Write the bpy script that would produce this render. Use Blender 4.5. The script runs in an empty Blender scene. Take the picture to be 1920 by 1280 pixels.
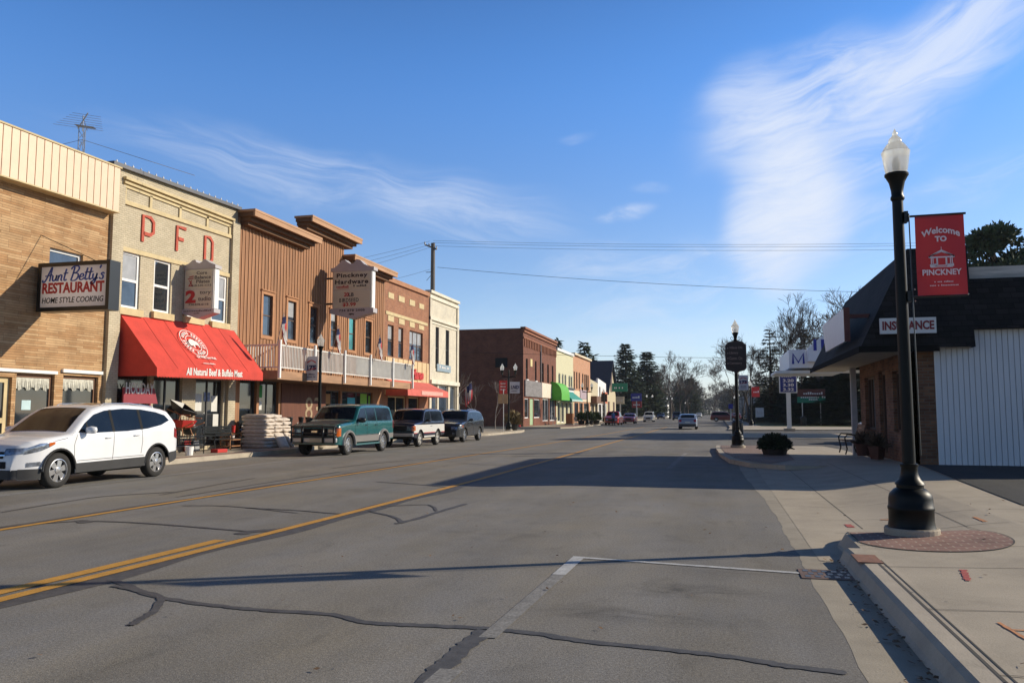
import bpy, bmesh, math, random
import numpy as np
from mathutils import Vector, Matrix
from mathutils.bvhtree import BVHTree
R = math.radians
SC = bpy.context.scene
COL = SC.collection
random.seed(7)

# ------------------------------------------------------------------ camera
EYE = 1.6
PITCH = math.atan(133 / 1500); YAW = math.atan(385 / 1500 * math.cos(PITCH))
FW = Vector((-math.sin(YAW) * math.cos(PITCH), math.cos(YAW) * math.cos(PITCH), math.sin(PITCH)))
RT = Vector((math.cos(YAW), math.sin(YAW), 0)); UP = RT.cross(FW)
cam = bpy.data.cameras.new('camera'); cam.lens = 36 * 1500 / 1920; cam.sensor_width = 36; cam.sensor_fit = 'HORIZONTAL'
cam.clip_start = 0.1; cam.clip_end = 5000
cam_ob = bpy.data.objects.new('camera', cam); COL.objects.link(cam_ob)
cam_ob.matrix_world = Matrix((( RT.x, UP.x, -FW.x, 0), (RT.y, UP.y, -FW.y, 0), (RT.z, UP.z, -FW.z, EYE), (0, 0, 0, 1)))
SC.camera = cam_ob

# ------------------------------------------------------------------ sun, sky
SUN_EL, SUN_AZ = 25.0, 27.0          # height above the horizon; direction on the ground measured from +X towards +Y
sun = bpy.data.lights.new('sun', 'SUN'); sun.energy = 4.9; sun.angle = R(0.53); sun.color = (1.0, 0.88, 0.69)
sun_ob = bpy.data.objects.new('sun', sun); COL.objects.link(sun_ob)
SD = Vector((math.cos(R(SUN_EL)) * math.cos(R(SUN_AZ)), math.cos(R(SUN_EL)) * math.sin(R(SUN_AZ)), math.sin(R(SUN_EL))))
sun_ob.rotation_euler = (-SD).to_track_quat('-Z', 'Y').to_euler()
SC.view_settings.view_transform = 'Standard'; SC.view_settings.look = 'None'
SC.view_settings.exposure = 0.10; SC.view_settings.gamma = 1.0

world = bpy.data.worlds.new('World'); SC.world = world; world.use_nodes = True
def build_sky():
    nt = world.node_tree; N = nt.nodes; L = nt.links; N.clear()
    def nd(t, **k):
        n = N.new(t)
        for a, b in k.items(): setattr(n, a, b)
        return n
    def val(x, s):
        if isinstance(x, (int, float)): s.default_value = x
        else: L.new(x, s)
    def ma(op, a, b=0.0, c=0.0):
        n = nd('ShaderNodeMath', operation=op); val(a, n.inputs[0]); val(b, n.inputs[1]); val(c, n.inputs[2]); return n.outputs[0]
    out = nd('ShaderNodeOutputWorld'); bg = nd('ShaderNodeBackground'); bg.inputs[1].default_value = 0.105
    sky = nd('ShaderNodeTexSky', sky_type='NISHITA'); sky.sun_disc = False
    sky.sun_elevation = R(SUN_EL); sky.sun_rotation = R(90 - SUN_AZ); sky.altitude = 250
    sky.air_density = 1.15; sky.dust_density = 0.25; sky.ozone_density = 3.2
    tc = nd('ShaderNodeTexCoord'); sx = nd('ShaderNodeSeparateXYZ'); L.new(tc.outputs['Generated'], sx.inputs[0])
    az = ma('MULTIPLY', ma('ARCTAN2', sx.outputs[0], sx.outputs[1]), 57.2958)
    el = ma('MULTIPLY', ma('ARCSINE', sx.outputs[2]), 57.2958)
    cb = nd('ShaderNodeCombineXYZ'); L.new(az, cb.inputs[0]); L.new(el, cb.inputs[1])
    wn = nd('ShaderNodeTexNoise'); wn.inputs['Scale'].default_value = 0.11; wn.inputs['Detail'].default_value = 2
    L.new(cb.outputs[0], wn.inputs['Vector'])
    ws = nd('ShaderNodeVectorMath', operation='MULTIPLY_ADD'); L.new(wn.outputs['Color'], ws.inputs[0])
    ws.inputs[1].default_value = (4.0, 4.0, 0); ws.inputs[2].default_value = (-2.0, -2.0, 0)
    wa = nd('ShaderNodeVectorMath', operation='ADD'); L.new(cb.outputs[0], wa.inputs[0]); L.new(ws.outputs[0], wa.inputs[1])
    total = None
    # cirrus: centre azimuth, elevation, tilt, half length, half width, amount, streak stretch, noise threshold
    # az, el, tilt, half length, half width, amount, fibre direction, fibre stretch, noise threshold
    BL = [(5.0, 15.0, 90, 8.0, 4.5, .86, 10, 3.2, .22), (6.8, 20.6, 14, 10.0, 4.8, .72, 12, 3.5, .26), (14.8, 22.6, 22, 10.0, 3.4, .78, 20, 4.0, .24), (3.4, 11.0, 95, 4.6, 3.6, .74, 14, 3.0, .26),
          (5.2, 13.4, 80, 6.0, 4.4, .62, 8, 3.0, .18), (10.5, 17.6, 32, 7.5, 3.2, .55, 18, 3.5, .30), (8.5, 12.8, 14, 5.5, 1.4, .45, 12, 3.5, .34), (2.6, 20.0, 70, 5.0, 4.0, .50, 12, 3.0, .26), (-27.0, 16.2, -7, 20.0, 2.8, .44, -8, 5.0, .34), (-18.5, 13.8, -12, 10.0, 2.4, .44, -12, 4.5, .36),
          (-2.5, 9.0, 6, 18.0, 4.4, .44, 6, 2.4, .40), (-6.5, 14.0, 10, 2.8, .8, .50, 8, 2.2, .34), (-8.0, 10.5, 8, 5.5, 1.8, .42, 8, 2.2, .42), (-9.5, 19.8, 0, 1.6, .5, .28, 0, 2.0, .36),
          (-4.5, 15.8, 0, 2.0, .6, .30, 5, 2.0, .38), (14.5, 13.5, 14, 6.0, 1.8, .35, 12, 3.0, .42), (18.0, 15.0, 8, 7.0, 2.0, .30, 8, 3.0, .42), (-5, 3.0, 0, 45, 5.0, .34, 0, 3.0, .26)]
    for i, (a, e, rot, la, lb, amt, sr, st, th) in enumerate(BL):
        mp = nd('ShaderNodeMapping', vector_type='TEXTURE'); L.new(wa.outputs[0], mp.inputs['Vector'])
        mp.inputs['Location'].default_value = (a, e, 0); mp.inputs['Rotation'].default_value = (0, 0, R(rot)); mp.inputs['Scale'].default_value = (la, lb, 1)
        ln = nd('ShaderNodeVectorMath', operation='LENGTH'); L.new(mp.outputs[0], ln.inputs[0])
        mr = nd('ShaderNodeMapRange', interpolation_type='SMOOTHERSTEP'); L.new(ln.outputs['Value'], mr.inputs[0])
        mr.inputs[1].default_value = 1.1; mr.inputs[2].default_value = 0.2; mr.inputs[3].default_value = 0; mr.inputs[4].default_value = 1
        m2 = nd('ShaderNodeMapping', vector_type='TEXTURE'); L.new(wa.outputs[0], m2.inputs['Vector'])
        m2.inputs['Location'].default_value = (a + 31 * i, e, 0); m2.inputs['Rotation'].default_value = (0, 0, R(sr)); m2.inputs['Scale'].default_value = (st * 1.5, 1.0, 1)
        no = nd('ShaderNodeTexNoise'); L.new(m2.outputs[0], no.inputs['Vector']); no.inputs['Scale'].default_value = 0.6
        no.inputs['Detail'].default_value = 14; no.inputs['Roughness'].default_value = 0.66; no.inputs['Distortion'].default_value = 0.7
        r2 = nd('ShaderNodeMapRange', interpolation_type='SMOOTHSTEP'); L.new(no.outputs['Fac'], r2.inputs[0])
        r2.inputs[1].default_value = th; r2.inputs[2].default_value = th + .42; r2.inputs[3].default_value = .08; r2.inputs[4].default_value = 1
        d = ma('MULTIPLY', ma('MULTIPLY', mr.outputs[0], r2.outputs[0]), amt)
        total = d if total is None else ma('SUBTRACT', ma('ADD', total, d), ma('MULTIPLY', total, d))
    tint = nd('ShaderNodeMix', data_type='RGBA', blend_type='MULTIPLY'); tint.inputs[0].default_value = 1
    L.new(sky.outputs[0], tint.inputs[6]); 
    def mr_(v, a, b, c, d):
        n = nd('ShaderNodeMapRange', interpolation_type='SMOOTHSTEP'); L.new(v, n.inputs[0])
        for i_, q in enumerate((a, b, c, d)): n.inputs[1 + i_].default_value = q
        return n.outputs[0]
    gr = ma('MULTIPLY', mr_(el, 20, 50, 1.22, .25), ma('MULTIPLY', mr_(el, 0, 14, 1.12, 1.0), mr_(sx.outputs[1], -.5, .25, .62, 1.0)))       # sky dimmed overhead and behind the camera, set to weaken the fill light
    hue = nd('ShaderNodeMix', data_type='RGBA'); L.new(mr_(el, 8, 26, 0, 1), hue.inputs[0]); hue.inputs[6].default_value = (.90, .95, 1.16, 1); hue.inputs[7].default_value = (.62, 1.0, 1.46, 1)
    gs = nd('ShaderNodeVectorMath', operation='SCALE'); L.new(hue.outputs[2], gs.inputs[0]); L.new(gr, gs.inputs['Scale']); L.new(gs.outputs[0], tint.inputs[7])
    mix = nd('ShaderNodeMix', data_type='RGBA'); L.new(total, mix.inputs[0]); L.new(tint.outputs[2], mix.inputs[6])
    mix.inputs[7].default_value = (7.0, 7.6, 8.8, 1)
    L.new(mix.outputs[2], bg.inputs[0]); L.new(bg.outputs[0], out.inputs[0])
build_sky()

# ------------------------------------------------------------------ measuring: a point of a known plane seen from the camera
def ray(px, py): return FW * 1500 + RT * (px - 960) + UP * (640 - py)
def onX(px, py, X): d = ray(px, py); t = X / d.x; return Vector((X, d.y * t, EYE + d.z * t))
def onY(px, py, Y): d = ray(px, py); t = Y / d.y; return Vector((d.x * t, Y, EYE + d.z * t))
def onZ(px, py, Z=0.0): d = ray(px, py); t = (Z - EYE) / d.z; return Vector((d.x * t, d.y * t, Z))

# ------------------------------------------------------------------ materials
MATS = {}
def _pb(name):
    m = bpy.data.materials.new(name); m.use_nodes = True
    nt = m.node_tree; return m, nt, nt.nodes['Principled BSDF']
def mat(name, col, rough=.75, metal=0.0, var=0.12, vs=3.0, bump=0.0, bs=40.0, spec=.5, coat=0.0, stretch=(1, 1, 1), stain=0.0, fine=0.0, fs=150.0, trans=0.0):
    """plain coloured surface with soft cloudy variation, optional fine grain, stains and bump"""
    if name in MATS: return MATS[name]
    m, nt, p = _pb(name); N = nt.nodes; L = nt.links
    p.inputs['Roughness'].default_value = rough; p.inputs['Metallic'].default_value = metal
    p.inputs['Specular IOR Level'].default_value = spec; p.inputs['Coat Weight'].default_value = coat; p.inputs['Coat Roughness'].default_value = .04
    if trans: p.inputs['Transmission Weight'].default_value = trans
    tc = N.new('ShaderNodeTexCoord'); mp = N.new('ShaderNodeMapping'); L.new(tc.outputs['Object'], mp.inputs[0]); mp.inputs['Scale'].default_value = stretch
    no = N.new('ShaderNodeTexNoise'); L.new(mp.outputs[0], no.inputs['Vector']); no.inputs['Scale'].default_value = vs; no.inputs['Detail'].default_value = 6; no.inputs['Roughness'].default_value = .6
    rp = N.new('ShaderNodeMapRange'); L.new(no.outputs['Fac'], rp.inputs[0]); rp.inputs[1].default_value = .3; rp.inputs[2].default_value = .7
    rp.inputs[3].default_value = 1 - var; rp.inputs[4].default_value = 1 + var
    fac = rp.outputs[0]
    def mul(a, b):
        n = N.new('ShaderNodeMath'); n.operation = 'MULTIPLY'; L.new(a, n.inputs[0]); L.new(b, n.inputs[1]); return n.outputs[0]
    if fine:
        n2 = N.new('ShaderNodeTexNoise'); L.new(tc.outputs['Object'], n2.inputs['Vector']); n2.inputs['Scale'].default_value = fs; n2.inputs['Detail'].default_value = 3; n2.inputs['Roughness'].default_value = .7
        r2 = N.new('ShaderNodeMapRange'); L.new(n2.outputs['Fac'], r2.inputs[0]); r2.inputs[1].default_value = .3; r2.inputs[2].default_value = .7; r2.inputs[3].default_value = 1 - fine; r2.inputs[4].default_value = 1 + fine
        fac = mul(fac, r2.outputs[0])
    if stain:
        n3 = N.new('ShaderNodeTexNoise'); L.new(mp.outputs[0], n3.inputs['Vector']); n3.inputs['Scale'].default_value = vs * .35; n3.inputs['Detail'].default_value = 9; n3.inputs['Roughness'].default_value = .7; n3.inputs['Distortion'].default_value = .8
        r3 = N.new('ShaderNodeMapRange'); L.new(n3.outputs['Fac'], r3.inputs[0]); r3.inputs[1].default_value = .52; r3.inputs[2].default_value = .72; r3.inputs[3].default_value = 1; r3.inputs[4].default_value = 1 - stain
        fac = mul(fac, r3.outputs[0])
    vm = N.new('ShaderNodeVectorMath'); vm.operation = 'SCALE'; vm.inputs[0].default_value = col[:3]; L.new(fac, vm.inputs['Scale'])
    L.new(vm.outputs[0], p.inputs['Base Color'])
    if bump:
        b = N.new('ShaderNodeBump'); b.inputs['Strength'].default_value = bump; b.inputs['Distance'].default_value = .02
        nb = N.new('ShaderNodeTexNoise'); L.new(mp.outputs[0], nb.inputs['Vector']); nb.inputs['Scale'].default_value = bs; nb.inputs['Detail'].default_value = 5
        L.new(nb.outputs['Fac'], b.inputs['Height']); L.new(b.outputs[0], p.inputs['Normal'])
    MATS[name] = m; return m
def brick(name, c1, c2, mort, bw=.22, bh=.075, ms=.008, rough=.85, var=.25, bump=.4, off=.5, sq=1.0, sqf=2, vs=1.2, bias=0.0, flat=False):
    """masonry coursed along (x+y, z) so it wraps round an upright corner; flat=True lays it on the ground"""
    if name in MATS: return MATS[name]
    m, nt, p = _pb(name); N = nt.nodes; L = nt.links; p.inputs['Roughness'].default_value = rough; p.inputs['Specular IOR Level'].default_value = .25
    tc = N.new('ShaderNodeTexCoord'); sp = N.new('ShaderNodeSeparateXYZ'); L.new(tc.outputs['Object'], sp.inputs[0])
    cb = N.new('ShaderNodeCombineXYZ')
    if flat: L.new(sp.outputs[0], cb.inputs[0]); L.new(sp.outputs[1], cb.inputs[1])
    else:
        ad = N.new('ShaderNodeMath'); L.new(sp.outputs[0], ad.inputs[0]); L.new(sp.outputs[1], ad.inputs[1]); L.new(ad.outputs[0], cb.inputs[0]); L.new(sp.outputs[2], cb.inputs[1])
    bt = N.new('ShaderNodeTexBrick'); L.new(cb.outputs[0], bt.inputs['Vector']); bt.offset = off; bt.squash = sq; bt.squash_frequency = sqf
    bt.inputs['Scale'].default_value = 1; bt.inputs['Brick Width'].default_value = bw; bt.inputs['Row Height'].default_value = bh; bt.inputs['Mortar Size'].default_value = ms
    bt.inputs['Mortar Smooth'].default_value = .2; bt.inputs['Bias'].default_value = bias
    bt.inputs['Color1'].default_value = (*c1, 1); bt.inputs['Color2'].default_value = (*c2, 1); bt.inputs['Mortar'].default_value = (*mort, 1)
    no = N.new('ShaderNodeTexNoise'); L.new(tc.outputs['Object'], no.inputs['Vector']); no.inputs['Scale'].default_value = vs; no.inputs['Detail'].default_value = 8; no.inputs['Roughness'].default_value = .65
    rp = N.new('ShaderNodeMapRange'); L.new(no.outputs['Fac'], rp.inputs[0]); rp.inputs[1].default_value = .3; rp.inputs[2].default_value = .7; rp.inputs[3].default_value = 1 - var; rp.inputs[4].default_value = 1 + var
    vm = N.new('ShaderNodeVectorMath'); vm.operation = 'SCALE'; L.new(bt.outputs['Color'], vm.inputs[0]); L.new(rp.outputs[0], vm.inputs['Scale']); L.new(vm.outputs[0], p.inputs['Base Color'])
    b = N.new('ShaderNodeBump'); b.inputs['Strength'].default_value = bump; b.inputs['Distance'].default_value = .012; b.invert = True
    L.new(bt.outputs['Fac'], b.inputs['Height']); L.new(b.outputs[0], p.inputs['Normal'])
    MATS[name] = m; return m
def glass(name, col=(.02, .025, .03), rough=.03, var=.5, spec=.8):
    return mat(name, col, rough=rough, var=var, vs=.9, spec=spec, coat=.3)

# ------------------------------------------------------------------ mesh builder
class MB:
    def __init__(s): s.v = []; s.f = []
    def add(s, vs, fs, M=None):
        o = len(s.v)
        s.v += [tuple(M @ Vector(v)) if M else tuple(v) for v in vs]
        s.f += [tuple(i + o for i in f) for f in fs]; return s
    def box(s, x0, x1, y0, y1, z0, z1, M=None):
        if x1 < x0: x0, x1 = x1, x0
        if y1 < y0: y0, y1 = y1, y0
        if z1 < z0: z0, z1 = z1, z0
        vs = [(x, y, z) for z in (z0, z1) for y in (y0, y1) for x in (x0, x1)]
        return s.add(vs, [(0, 2, 3, 1), (4, 5, 7, 6), (0, 1, 5, 4), (2, 6, 7, 3), (0, 4, 6, 2), (1, 3, 7, 5)], M)
    def poly(s, pts): return s.add(pts, [tuple(range(len(pts)))])
    def prism(s, pts, d):
        """closed prism: polygon (3D points) pushed along vector d"""
        d = Vector(d); n = len(pts); a = [Vector(p) for p in pts]; b = [p + d for p in a]
        nrm = Vector((0, 0, 0))
        for i in range(n): nrm += a[i].cross(a[(i + 1) % n])
        if nrm.dot(d) > 0: a, b = b, a
        fs = [tuple(range(n)), tuple(range(2 * n - 1, n - 1, -1))] + [(i, n + i, n + (i + 1) % n, (i + 1) % n)[::-1] for i in range(n)]
        return s.add(a + b, fs)
    def tube(s, pts, r, n=8, caps=True):
        pts = [Vector(p) for p in pts]; k = len(pts); rs = r if isinstance(r, (list, tuple)) else [r] * k
        o = len(s.v); ref = None
        for i, p in enumerate(pts):
            t = (pts[min(i + 1, k - 1)] - pts[max(i - 1, 0)]).normalized()
            if ref is None: ref = Vector((1, 0, 0)) if abs(t.x) < .8 else Vector((0, 1, 0))
            u = (ref - t * ref.dot(t)).normalized(); w = t.cross(u); ref = u
            for j in range(n):
                a = 2 * math.pi * j / n; s.v.append(tuple(p + (u * math.cos(a) + w * math.sin(a)) * rs[i]))
        for i in range(k - 1):
            for j in range(n):
                a = o + i * n + j; b = o + i * n + (j + 1) % n; s.f.append((a, b, b + n, a + n))
        if caps: s.f.append(tuple(o + j for j in range(n))[::-1]); s.f.append(tuple(o + (k - 1) * n + j for j in range(n)))
        return s
    def lathe(s, prof, c=(0, 0, 0), n=20, M=None, flute=0, caps=True):
        """prof: (radius, z) pairs, turned about a vertical axis through c"""
        o = len(s.v); c = Vector(c)
        for r, z in prof:
            for j in range(n):
                a = 2 * math.pi * j / n; rr = r * (1 - (flute if j % 2 else 0)); p = c + Vector((rr * math.cos(a), rr * math.sin(a), z)); s.v.append(tuple(M @ p) if M else tuple(p))
        for i in range(len(prof) - 1):
            for j in range(n):
                a = o + i * n + j; b = o + i * n + (j + 1) % n; s.f.append((a, b, b + n, a + n))
        if caps: s.f.append(tuple(o + j for j in range(n))[::-1]); s.f.append(tuple(o + (len(prof) - 1) * n + j for j in range(n)))
        return s
    def build(s, name, m, parent=None, smooth=False, bevel=0.0, local=False, auto=None):
        me = bpy.data.meshes.new(name); vs = s.v
        if parent is not None and not local:
            q = parent; off = Vector((0, 0, 0))
            while q is not None: off += q.location; q = q.parent
            vs = [(v[0] - off.x, v[1] - off.y, v[2] - off.z) for v in vs]
        me.from_pydata(vs, [], s.f); me.validate(); me.update()
        if bevel or auto is not None or smooth:
            bm = bmesh.new(); bm.from_mesh(me)
            if bevel:
                bmesh.ops.remove_doubles(bm, verts=bm.verts, dist=1e-5)
                es = [e for e in bm.edges if len(e.link_faces) == 2 and e.calc_face_angle(0) > R(35)]
                bmesh.ops.bevel(bm, geom=es, offset=bevel, segments=2, affect='EDGES', profile=.6, clamp_overlap=True)
            if smooth or auto is not None:
                for f in bm.faces: f.smooth = True
                if auto is not None:
                    for e in bm.edges:
                        if len(e.link_faces) == 2 and e.calc_face_angle(0) > R(auto): e.smooth = False
            bm.to_mesh(me); bm.free()
        me.materials.append(m)
        o = bpy.data.objects.new(name, me); COL.objects.link(o)
        if parent is not None: o.parent = parent
        return o
def tag(o, label, cat, group=None):
    o['label'] = label; o['category'] = cat
    if group: o['group'] = group
    return o
def thing(name, label, cat, loc=(0, 0, 0), rz=0.0, group=None):
    o = bpy.data.objects.new(name, None); COL.objects.link(o); o.location = loc; o.rotation_euler = (0, 0, rz); o.empty_display_size = .3
    return tag(o, label, cat, group)
def struct(o, kind='structure'): o['kind'] = kind; return o
def dup(o, loc=None, rz=None, label=None, scale=None, parent=None):
    c = o.copy(); COL.objects.link(c)
    if parent is not None: c.parent = parent
    for ch in list(o.children): dup(ch, parent=c)
    if loc is not None: c.location = loc
    if rz is not None: c.rotation_euler = (0, 0, rz)
    if label: c['label'] = label
    if scale is not None: c.scale = (scale, scale, scale) if isinstance(scale, (int, float)) else scale
    return c

# ------------------------------------------------------------------ lettering
_TX = {}
def text_geo(t, bold=0.0, shear=0.0, space=1.0):
    k = (t, bold, shear, space)
    if k in _TX: return _TX[k]
    c = bpy.data.curves.new('lettering', 'FONT'); c.body = t; c.size = 1; c.offset = bold; c.shear = shear; c.space_character = space; c.resolution_u = 3; c.extrude = .5
    o = bpy.data.objects.new('lettering', c); COL.objects.link(o)
    me = bpy.data.meshes.new_from_object(o)
    vs = [v.co.copy() for v in me.vertices]; fs = [tuple(p.vertices) for p in me.polygons]
    bpy.data.objects.remove(o); bpy.data.meshes.remove(me); bpy.data.curves.remove(c)
    x0 = min(v.x for v in vs); x1 = max(v.x for v in vs); y0 = min(v.y for v in vs); y1 = max(v.y for v in vs)
    vs = [((v.x - x0) / (x1 - x0), (v.y - y0) / (y1 - y0), v.z) for v in vs]
    _TX[k] = (vs, fs); return _TX[k]
def text(mb, t, P, U, V, w, h, bold=.012, shear=0.0, space=1.0, th=.008, lift=.004, warp=None):
    vs, fs = text_geo(t, bold, shear, space); P = Vector(P); U = Vector(U).normalized(); V = Vector(V).normalized(); Nn = U.cross(V)
    out = []
    for a, b, c in vs:
        x, y = a * w, b * h
        if warp: x, y = warp(a, b, w, h)
        out.append(P + U * x + V * y + Nn * (lift + (c + .5) * th))
    mb.add(out, fs)
def stroke(mb, pts, P, U, V, sx, sy, wd, th=.008, lift=.004, smooth=True):
    """a brush stroke through 2-D points laid on the plane P,U,V"""
    P = Vector(P); U = Vector(U).normalized(); V = Vector(V).normalized(); Nn = U.cross(V)
    q = [Vector((a * sx, b * sy)) for a, b in pts]
    if smooth and len(q) > 2:
        o = []
        for i in range(len(q) - 1):
            p0 = q[max(i - 1, 0)]; p1 = q[i]; p2 = q[i + 1]; p3 = q[min(i + 2, len(q) - 1)]
            for s in range(5):
                t = s / 5; o.append(.5 * ((2 * p1) + (p2 - p0) * t + (2 * p0 - 5 * p1 + 4 * p2 - p3) * t * t + (3 * p1 - p0 - 3 * p2 + p3) * t ** 3))
        o.append(q[-1]); q = o
    L_ = []; R_ = []; k = len(q)
    for i, p in enumerate(q):
        t = (q[min(i + 1, k - 1)] - q[max(i - 1, 0)]); t = t.normalized() if t.length else Vector((1, 0))
        n = Vector((-t.y, t.x)); ww = wd * (0.55 + .45 * abs(t.y) + .1) if smooth else wd
        L_.append(p + n * ww / 2); R_.append(p - n * ww / 2)
    def W(p, z): return P + U * p.x + V * p.y + Nn * (lift + z)
    o = len(mb.v)
    for i in range(k): mb.v += [tuple(W(L_[i], th)), tuple(W(R_[i], th)), tuple(W(L_[i], 0)), tuple(W(R_[i], 0))]
    for i in range(k - 1):
        a = o + 4 * i; b = a + 4
        mb.f += [(a, a + 1, b + 1, b), (a + 2, a, b, b + 2), (a + 1, a + 3, b + 3, b + 1)]
    mb.f += [(o, o + 2, o + 3, o + 1), (o + 4 * k - 4, o + 4 * k - 3, o + 4 * k - 1, o + 4 * k - 2)]
def illegible(mb, P, U, V, w, h, n, lift=.006):
    """a line of lettering too small to read: short upright dashes of uneven height"""
    P = Vector(P); U = Vector(U).normalized(); V = Vector(V).normalized(); Nn = U.cross(V); rr = random.Random(n * 7 + int(w * 100)); x = 0; st = w / n
    for i in range(n):
        if rr.random() < .14: x += st; continue
        hh = h * rr.choice((.62, .62, .7, 1.0)); a = P + U * x + Nn * lift; b = a + U * st * .68
        mb.prism([a, b, b + V * hh, a + V * hh], Nn * .004); x += st
EX, EY, EZ = Vector((1, 0, 0)), Vector((0, 1, 0)), Vector((0, 0, 1))

# ------------------------------------------------------------------ common materials
m_white = mat('white_paint', (.78, .78, .76), .5, var=.06); m_black = mat('black_paint', (.012, .014, .014), .35, var=.2)
m_green_black = mat('dark_green_lamp_paint', (.005, .007, .0066), .45, var=.25, spec=.22)
m_glass = glass('window_glass'); m_glass_b = glass('window_glass_sky', (.05, .07, .10)); m_glass_teal = glass('window_teal_reflection', (.06, .28, .30), .3)  # teal one: a reflection painted into the pane colour
m_steel = mat('galvanised_steel', (.45, .46, .47), .4, metal=.8); m_chrome = mat('chrome', (.75, .75, .75), .12, metal=1, var=.05)
m_red = mat('red_paint', (.50, .03, .025), .5); m_blue = mat('blue_paint', (.02, .05, .30), .5)
m_inside = mat('shop_interior', (.05, .045, .04), .9, var=.4)
m_roof = mat('flat_roof_felt', (.05, .05, .055), .9)
m_brown_trim = mat('brown_trim', (.16, .075, .035), .6)
# ------------------------------------------------------------------ ground, road, pavements
def asphalt(name, c, dark=.75):
    m, nt, p = _pb(name); N = nt.nodes; L = nt.links; p.inputs['Roughness'].default_value = .88; p.inputs['Specular IOR Level'].default_value = .3
    tc = N.new('ShaderNodeTexCoord')
    def noise(sc, det, st, lo, hi, a, b, dist=0.0):
        mp = N.new('ShaderNodeMapping'); L.new(tc.outputs['Object'], mp.inputs[0]); mp.inputs['Scale'].default_value = st
        n = N.new('ShaderNodeTexNoise'); L.new(mp.outputs[0], n.inputs[0]); n.inputs['Scale'].default_value = sc; n.inputs['Detail'].default_value = det; n.inputs['Roughness'].default_value = .65; n.inputs['Distortion'].default_value = dist
        r = N.new('ShaderNodeMapRange'); L.new(n.outputs['Fac'], r.inputs[0]); r.inputs[1].default_value = lo; r.inputs[2].default_value = hi; r.inputs[3].default_value = a; r.inputs[4].default_value = b; return r.outputs[0]
    def mul(a, b):
        n = N.new('ShaderNodeMath'); n.operation = 'MULTIPLY'; L.new(a, n.inputs[0]); L.new(b, n.inputs[1]); return n.outputs[0]
    f = noise(.55, 4, (1.0, .06, 1), .3, .7, .80, 1.14)                     # wheel tracks along the road
    f = mul(f, noise(.5, 7, (1, 1, 1), .3, .7, .86, 1.12))                  # broad patches
    f = mul(f, noise(2.3, 8, (1, .55, 1), .54, .72, 1.0, .78, .6))          # blotches
    f = mul(f, noise(42, 5, (1, 1, 1), .34, .66, .74, 1.27))                # stones
    f = mul(f, noise(110, 3, (1, 1, 1), .34, .66, .70, 1.32))
    if name == 'asphalt':                                                   # oil and rust stains of the parking bay
        for (sx_, sy_, rx, ry, amt, sd) in ((-.25, 7.55, .75, .34, .50, 1), (-.75, 6.55, .95, .30, .42, 5), (.1, 8.5, .8, .25, .25, 9), (-3.2, 10.5, 1.4, .4, .18, 3), (-11, 20, 1.5, 4, .16, 7)):
            mp = N.new('ShaderNodeMapping'); mp.vector_type = 'TEXTURE'; L.new(tc.outputs['Object'], mp.inputs[0]); mp.inputs['Location'].default_value = (sx_, sy_, 0); mp.inputs['Scale'].default_value = (rx, ry, 1)
            ln = N.new('ShaderNodeVectorMath'); ln.operation = 'LENGTH'; L.new(mp.outputs[0], ln.inputs[0]); q = N.new('ShaderNodeMapRange'); L.new(ln.outputs['Value'], q.inputs[0]); q.inputs[1].default_value = .2; q.inputs[2].default_value = 1.2; q.inputs[3].default_value = amt; q.inputs[4].default_value = 0
            k = mul(q.outputs[0], noise(3.5 + sd * .2, 8, (.5, 1, 1), .40, .62, 0, 1, .8)); iv = N.new('ShaderNodeMath'); iv.operation = 'SUBTRACT'; iv.inputs[0].default_value = 1; L.new(k, iv.inputs[1]); f = mul(f, iv.outputs[0])
    hue = N.new('ShaderNodeMix'); hue.data_type = 'RGBA'; L.new(noise(.8, 5, (1, .4, 1), .35, .7, 0, 1), hue.inputs[0])
    hue.inputs[6].default_value = (c[0] * .97, c[1], c[2] * 1.06, 1); hue.inputs[7].default_value = (c[0] * 1.05, c[1], c[2] * .88, 1)
    vm = N.new('ShaderNodeVectorMath'); vm.operation = 'SCALE'; L.new(hue.outputs[2], vm.inputs[0]); L.new(f, vm.inputs['Scale']); L.new(vm.outputs[0], p.inputs['Base Color'])
    b = N.new('ShaderNodeBump'); b.inputs['Strength'].default_value = .35; b.inputs['Distance'].default_value = .01
    nb = N.new('ShaderNodeTexNoise'); L.new(tc.outputs['Object'], nb.inputs[0]); nb.inputs['Scale'].default_value = 90; nb.inputs['Detail'].default_value = 4
    L.new(nb.outputs['Fac'], b.inputs['Height']); L.new(b.outputs[0], p.inputs['Normal'])
    return m
m_asphalt = asphalt('asphalt', (.194, .182, .164)); m_asphalt_dark = asphalt('asphalt_dark', (.045, .047, .05)); m_lot = asphalt('lot_asphalt', (.105, .10, .095))
m_conc = mat('concrete_pavement', (.385, .33, .25), .85, var=.13, vs=1.1, fine=.16, fs=90, bump=.15, bs=90, stain=.24)
m_kerb = mat('concrete_kerb', (.41, .355, .275), .85, var=.14, vs=2.2, fine=.12, fs=100, bump=.2, bs=60, stain=.25)
m_gutter = mat('concrete_gutter', (.32, .28, .215), .85, var=.16, vs=1.6, fine=.14, fs=110, bump=.2, bs=60, stain=.3)
m_joint = mat('joint', (.055, .05, .045), .95); m_seal = mat('crack_sealant', (.072, .069, .067), .7, var=.30, vs=9, fine=.25, fs=60)
m_yellow = mat('yellow_road_paint', (.50, .25, .035), .75, var=.16, vs=6, fine=.25, fs=70); m_wline = mat('white_road_paint', (.42, .42, .41), .75, var=.18, vs=8, fine=.25, fs=60)
m_wline_worn = mat('worn_white_road_paint', (.205, .198, .185), .85, var=.22, vs=7, fine=.4, fs=50)
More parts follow.
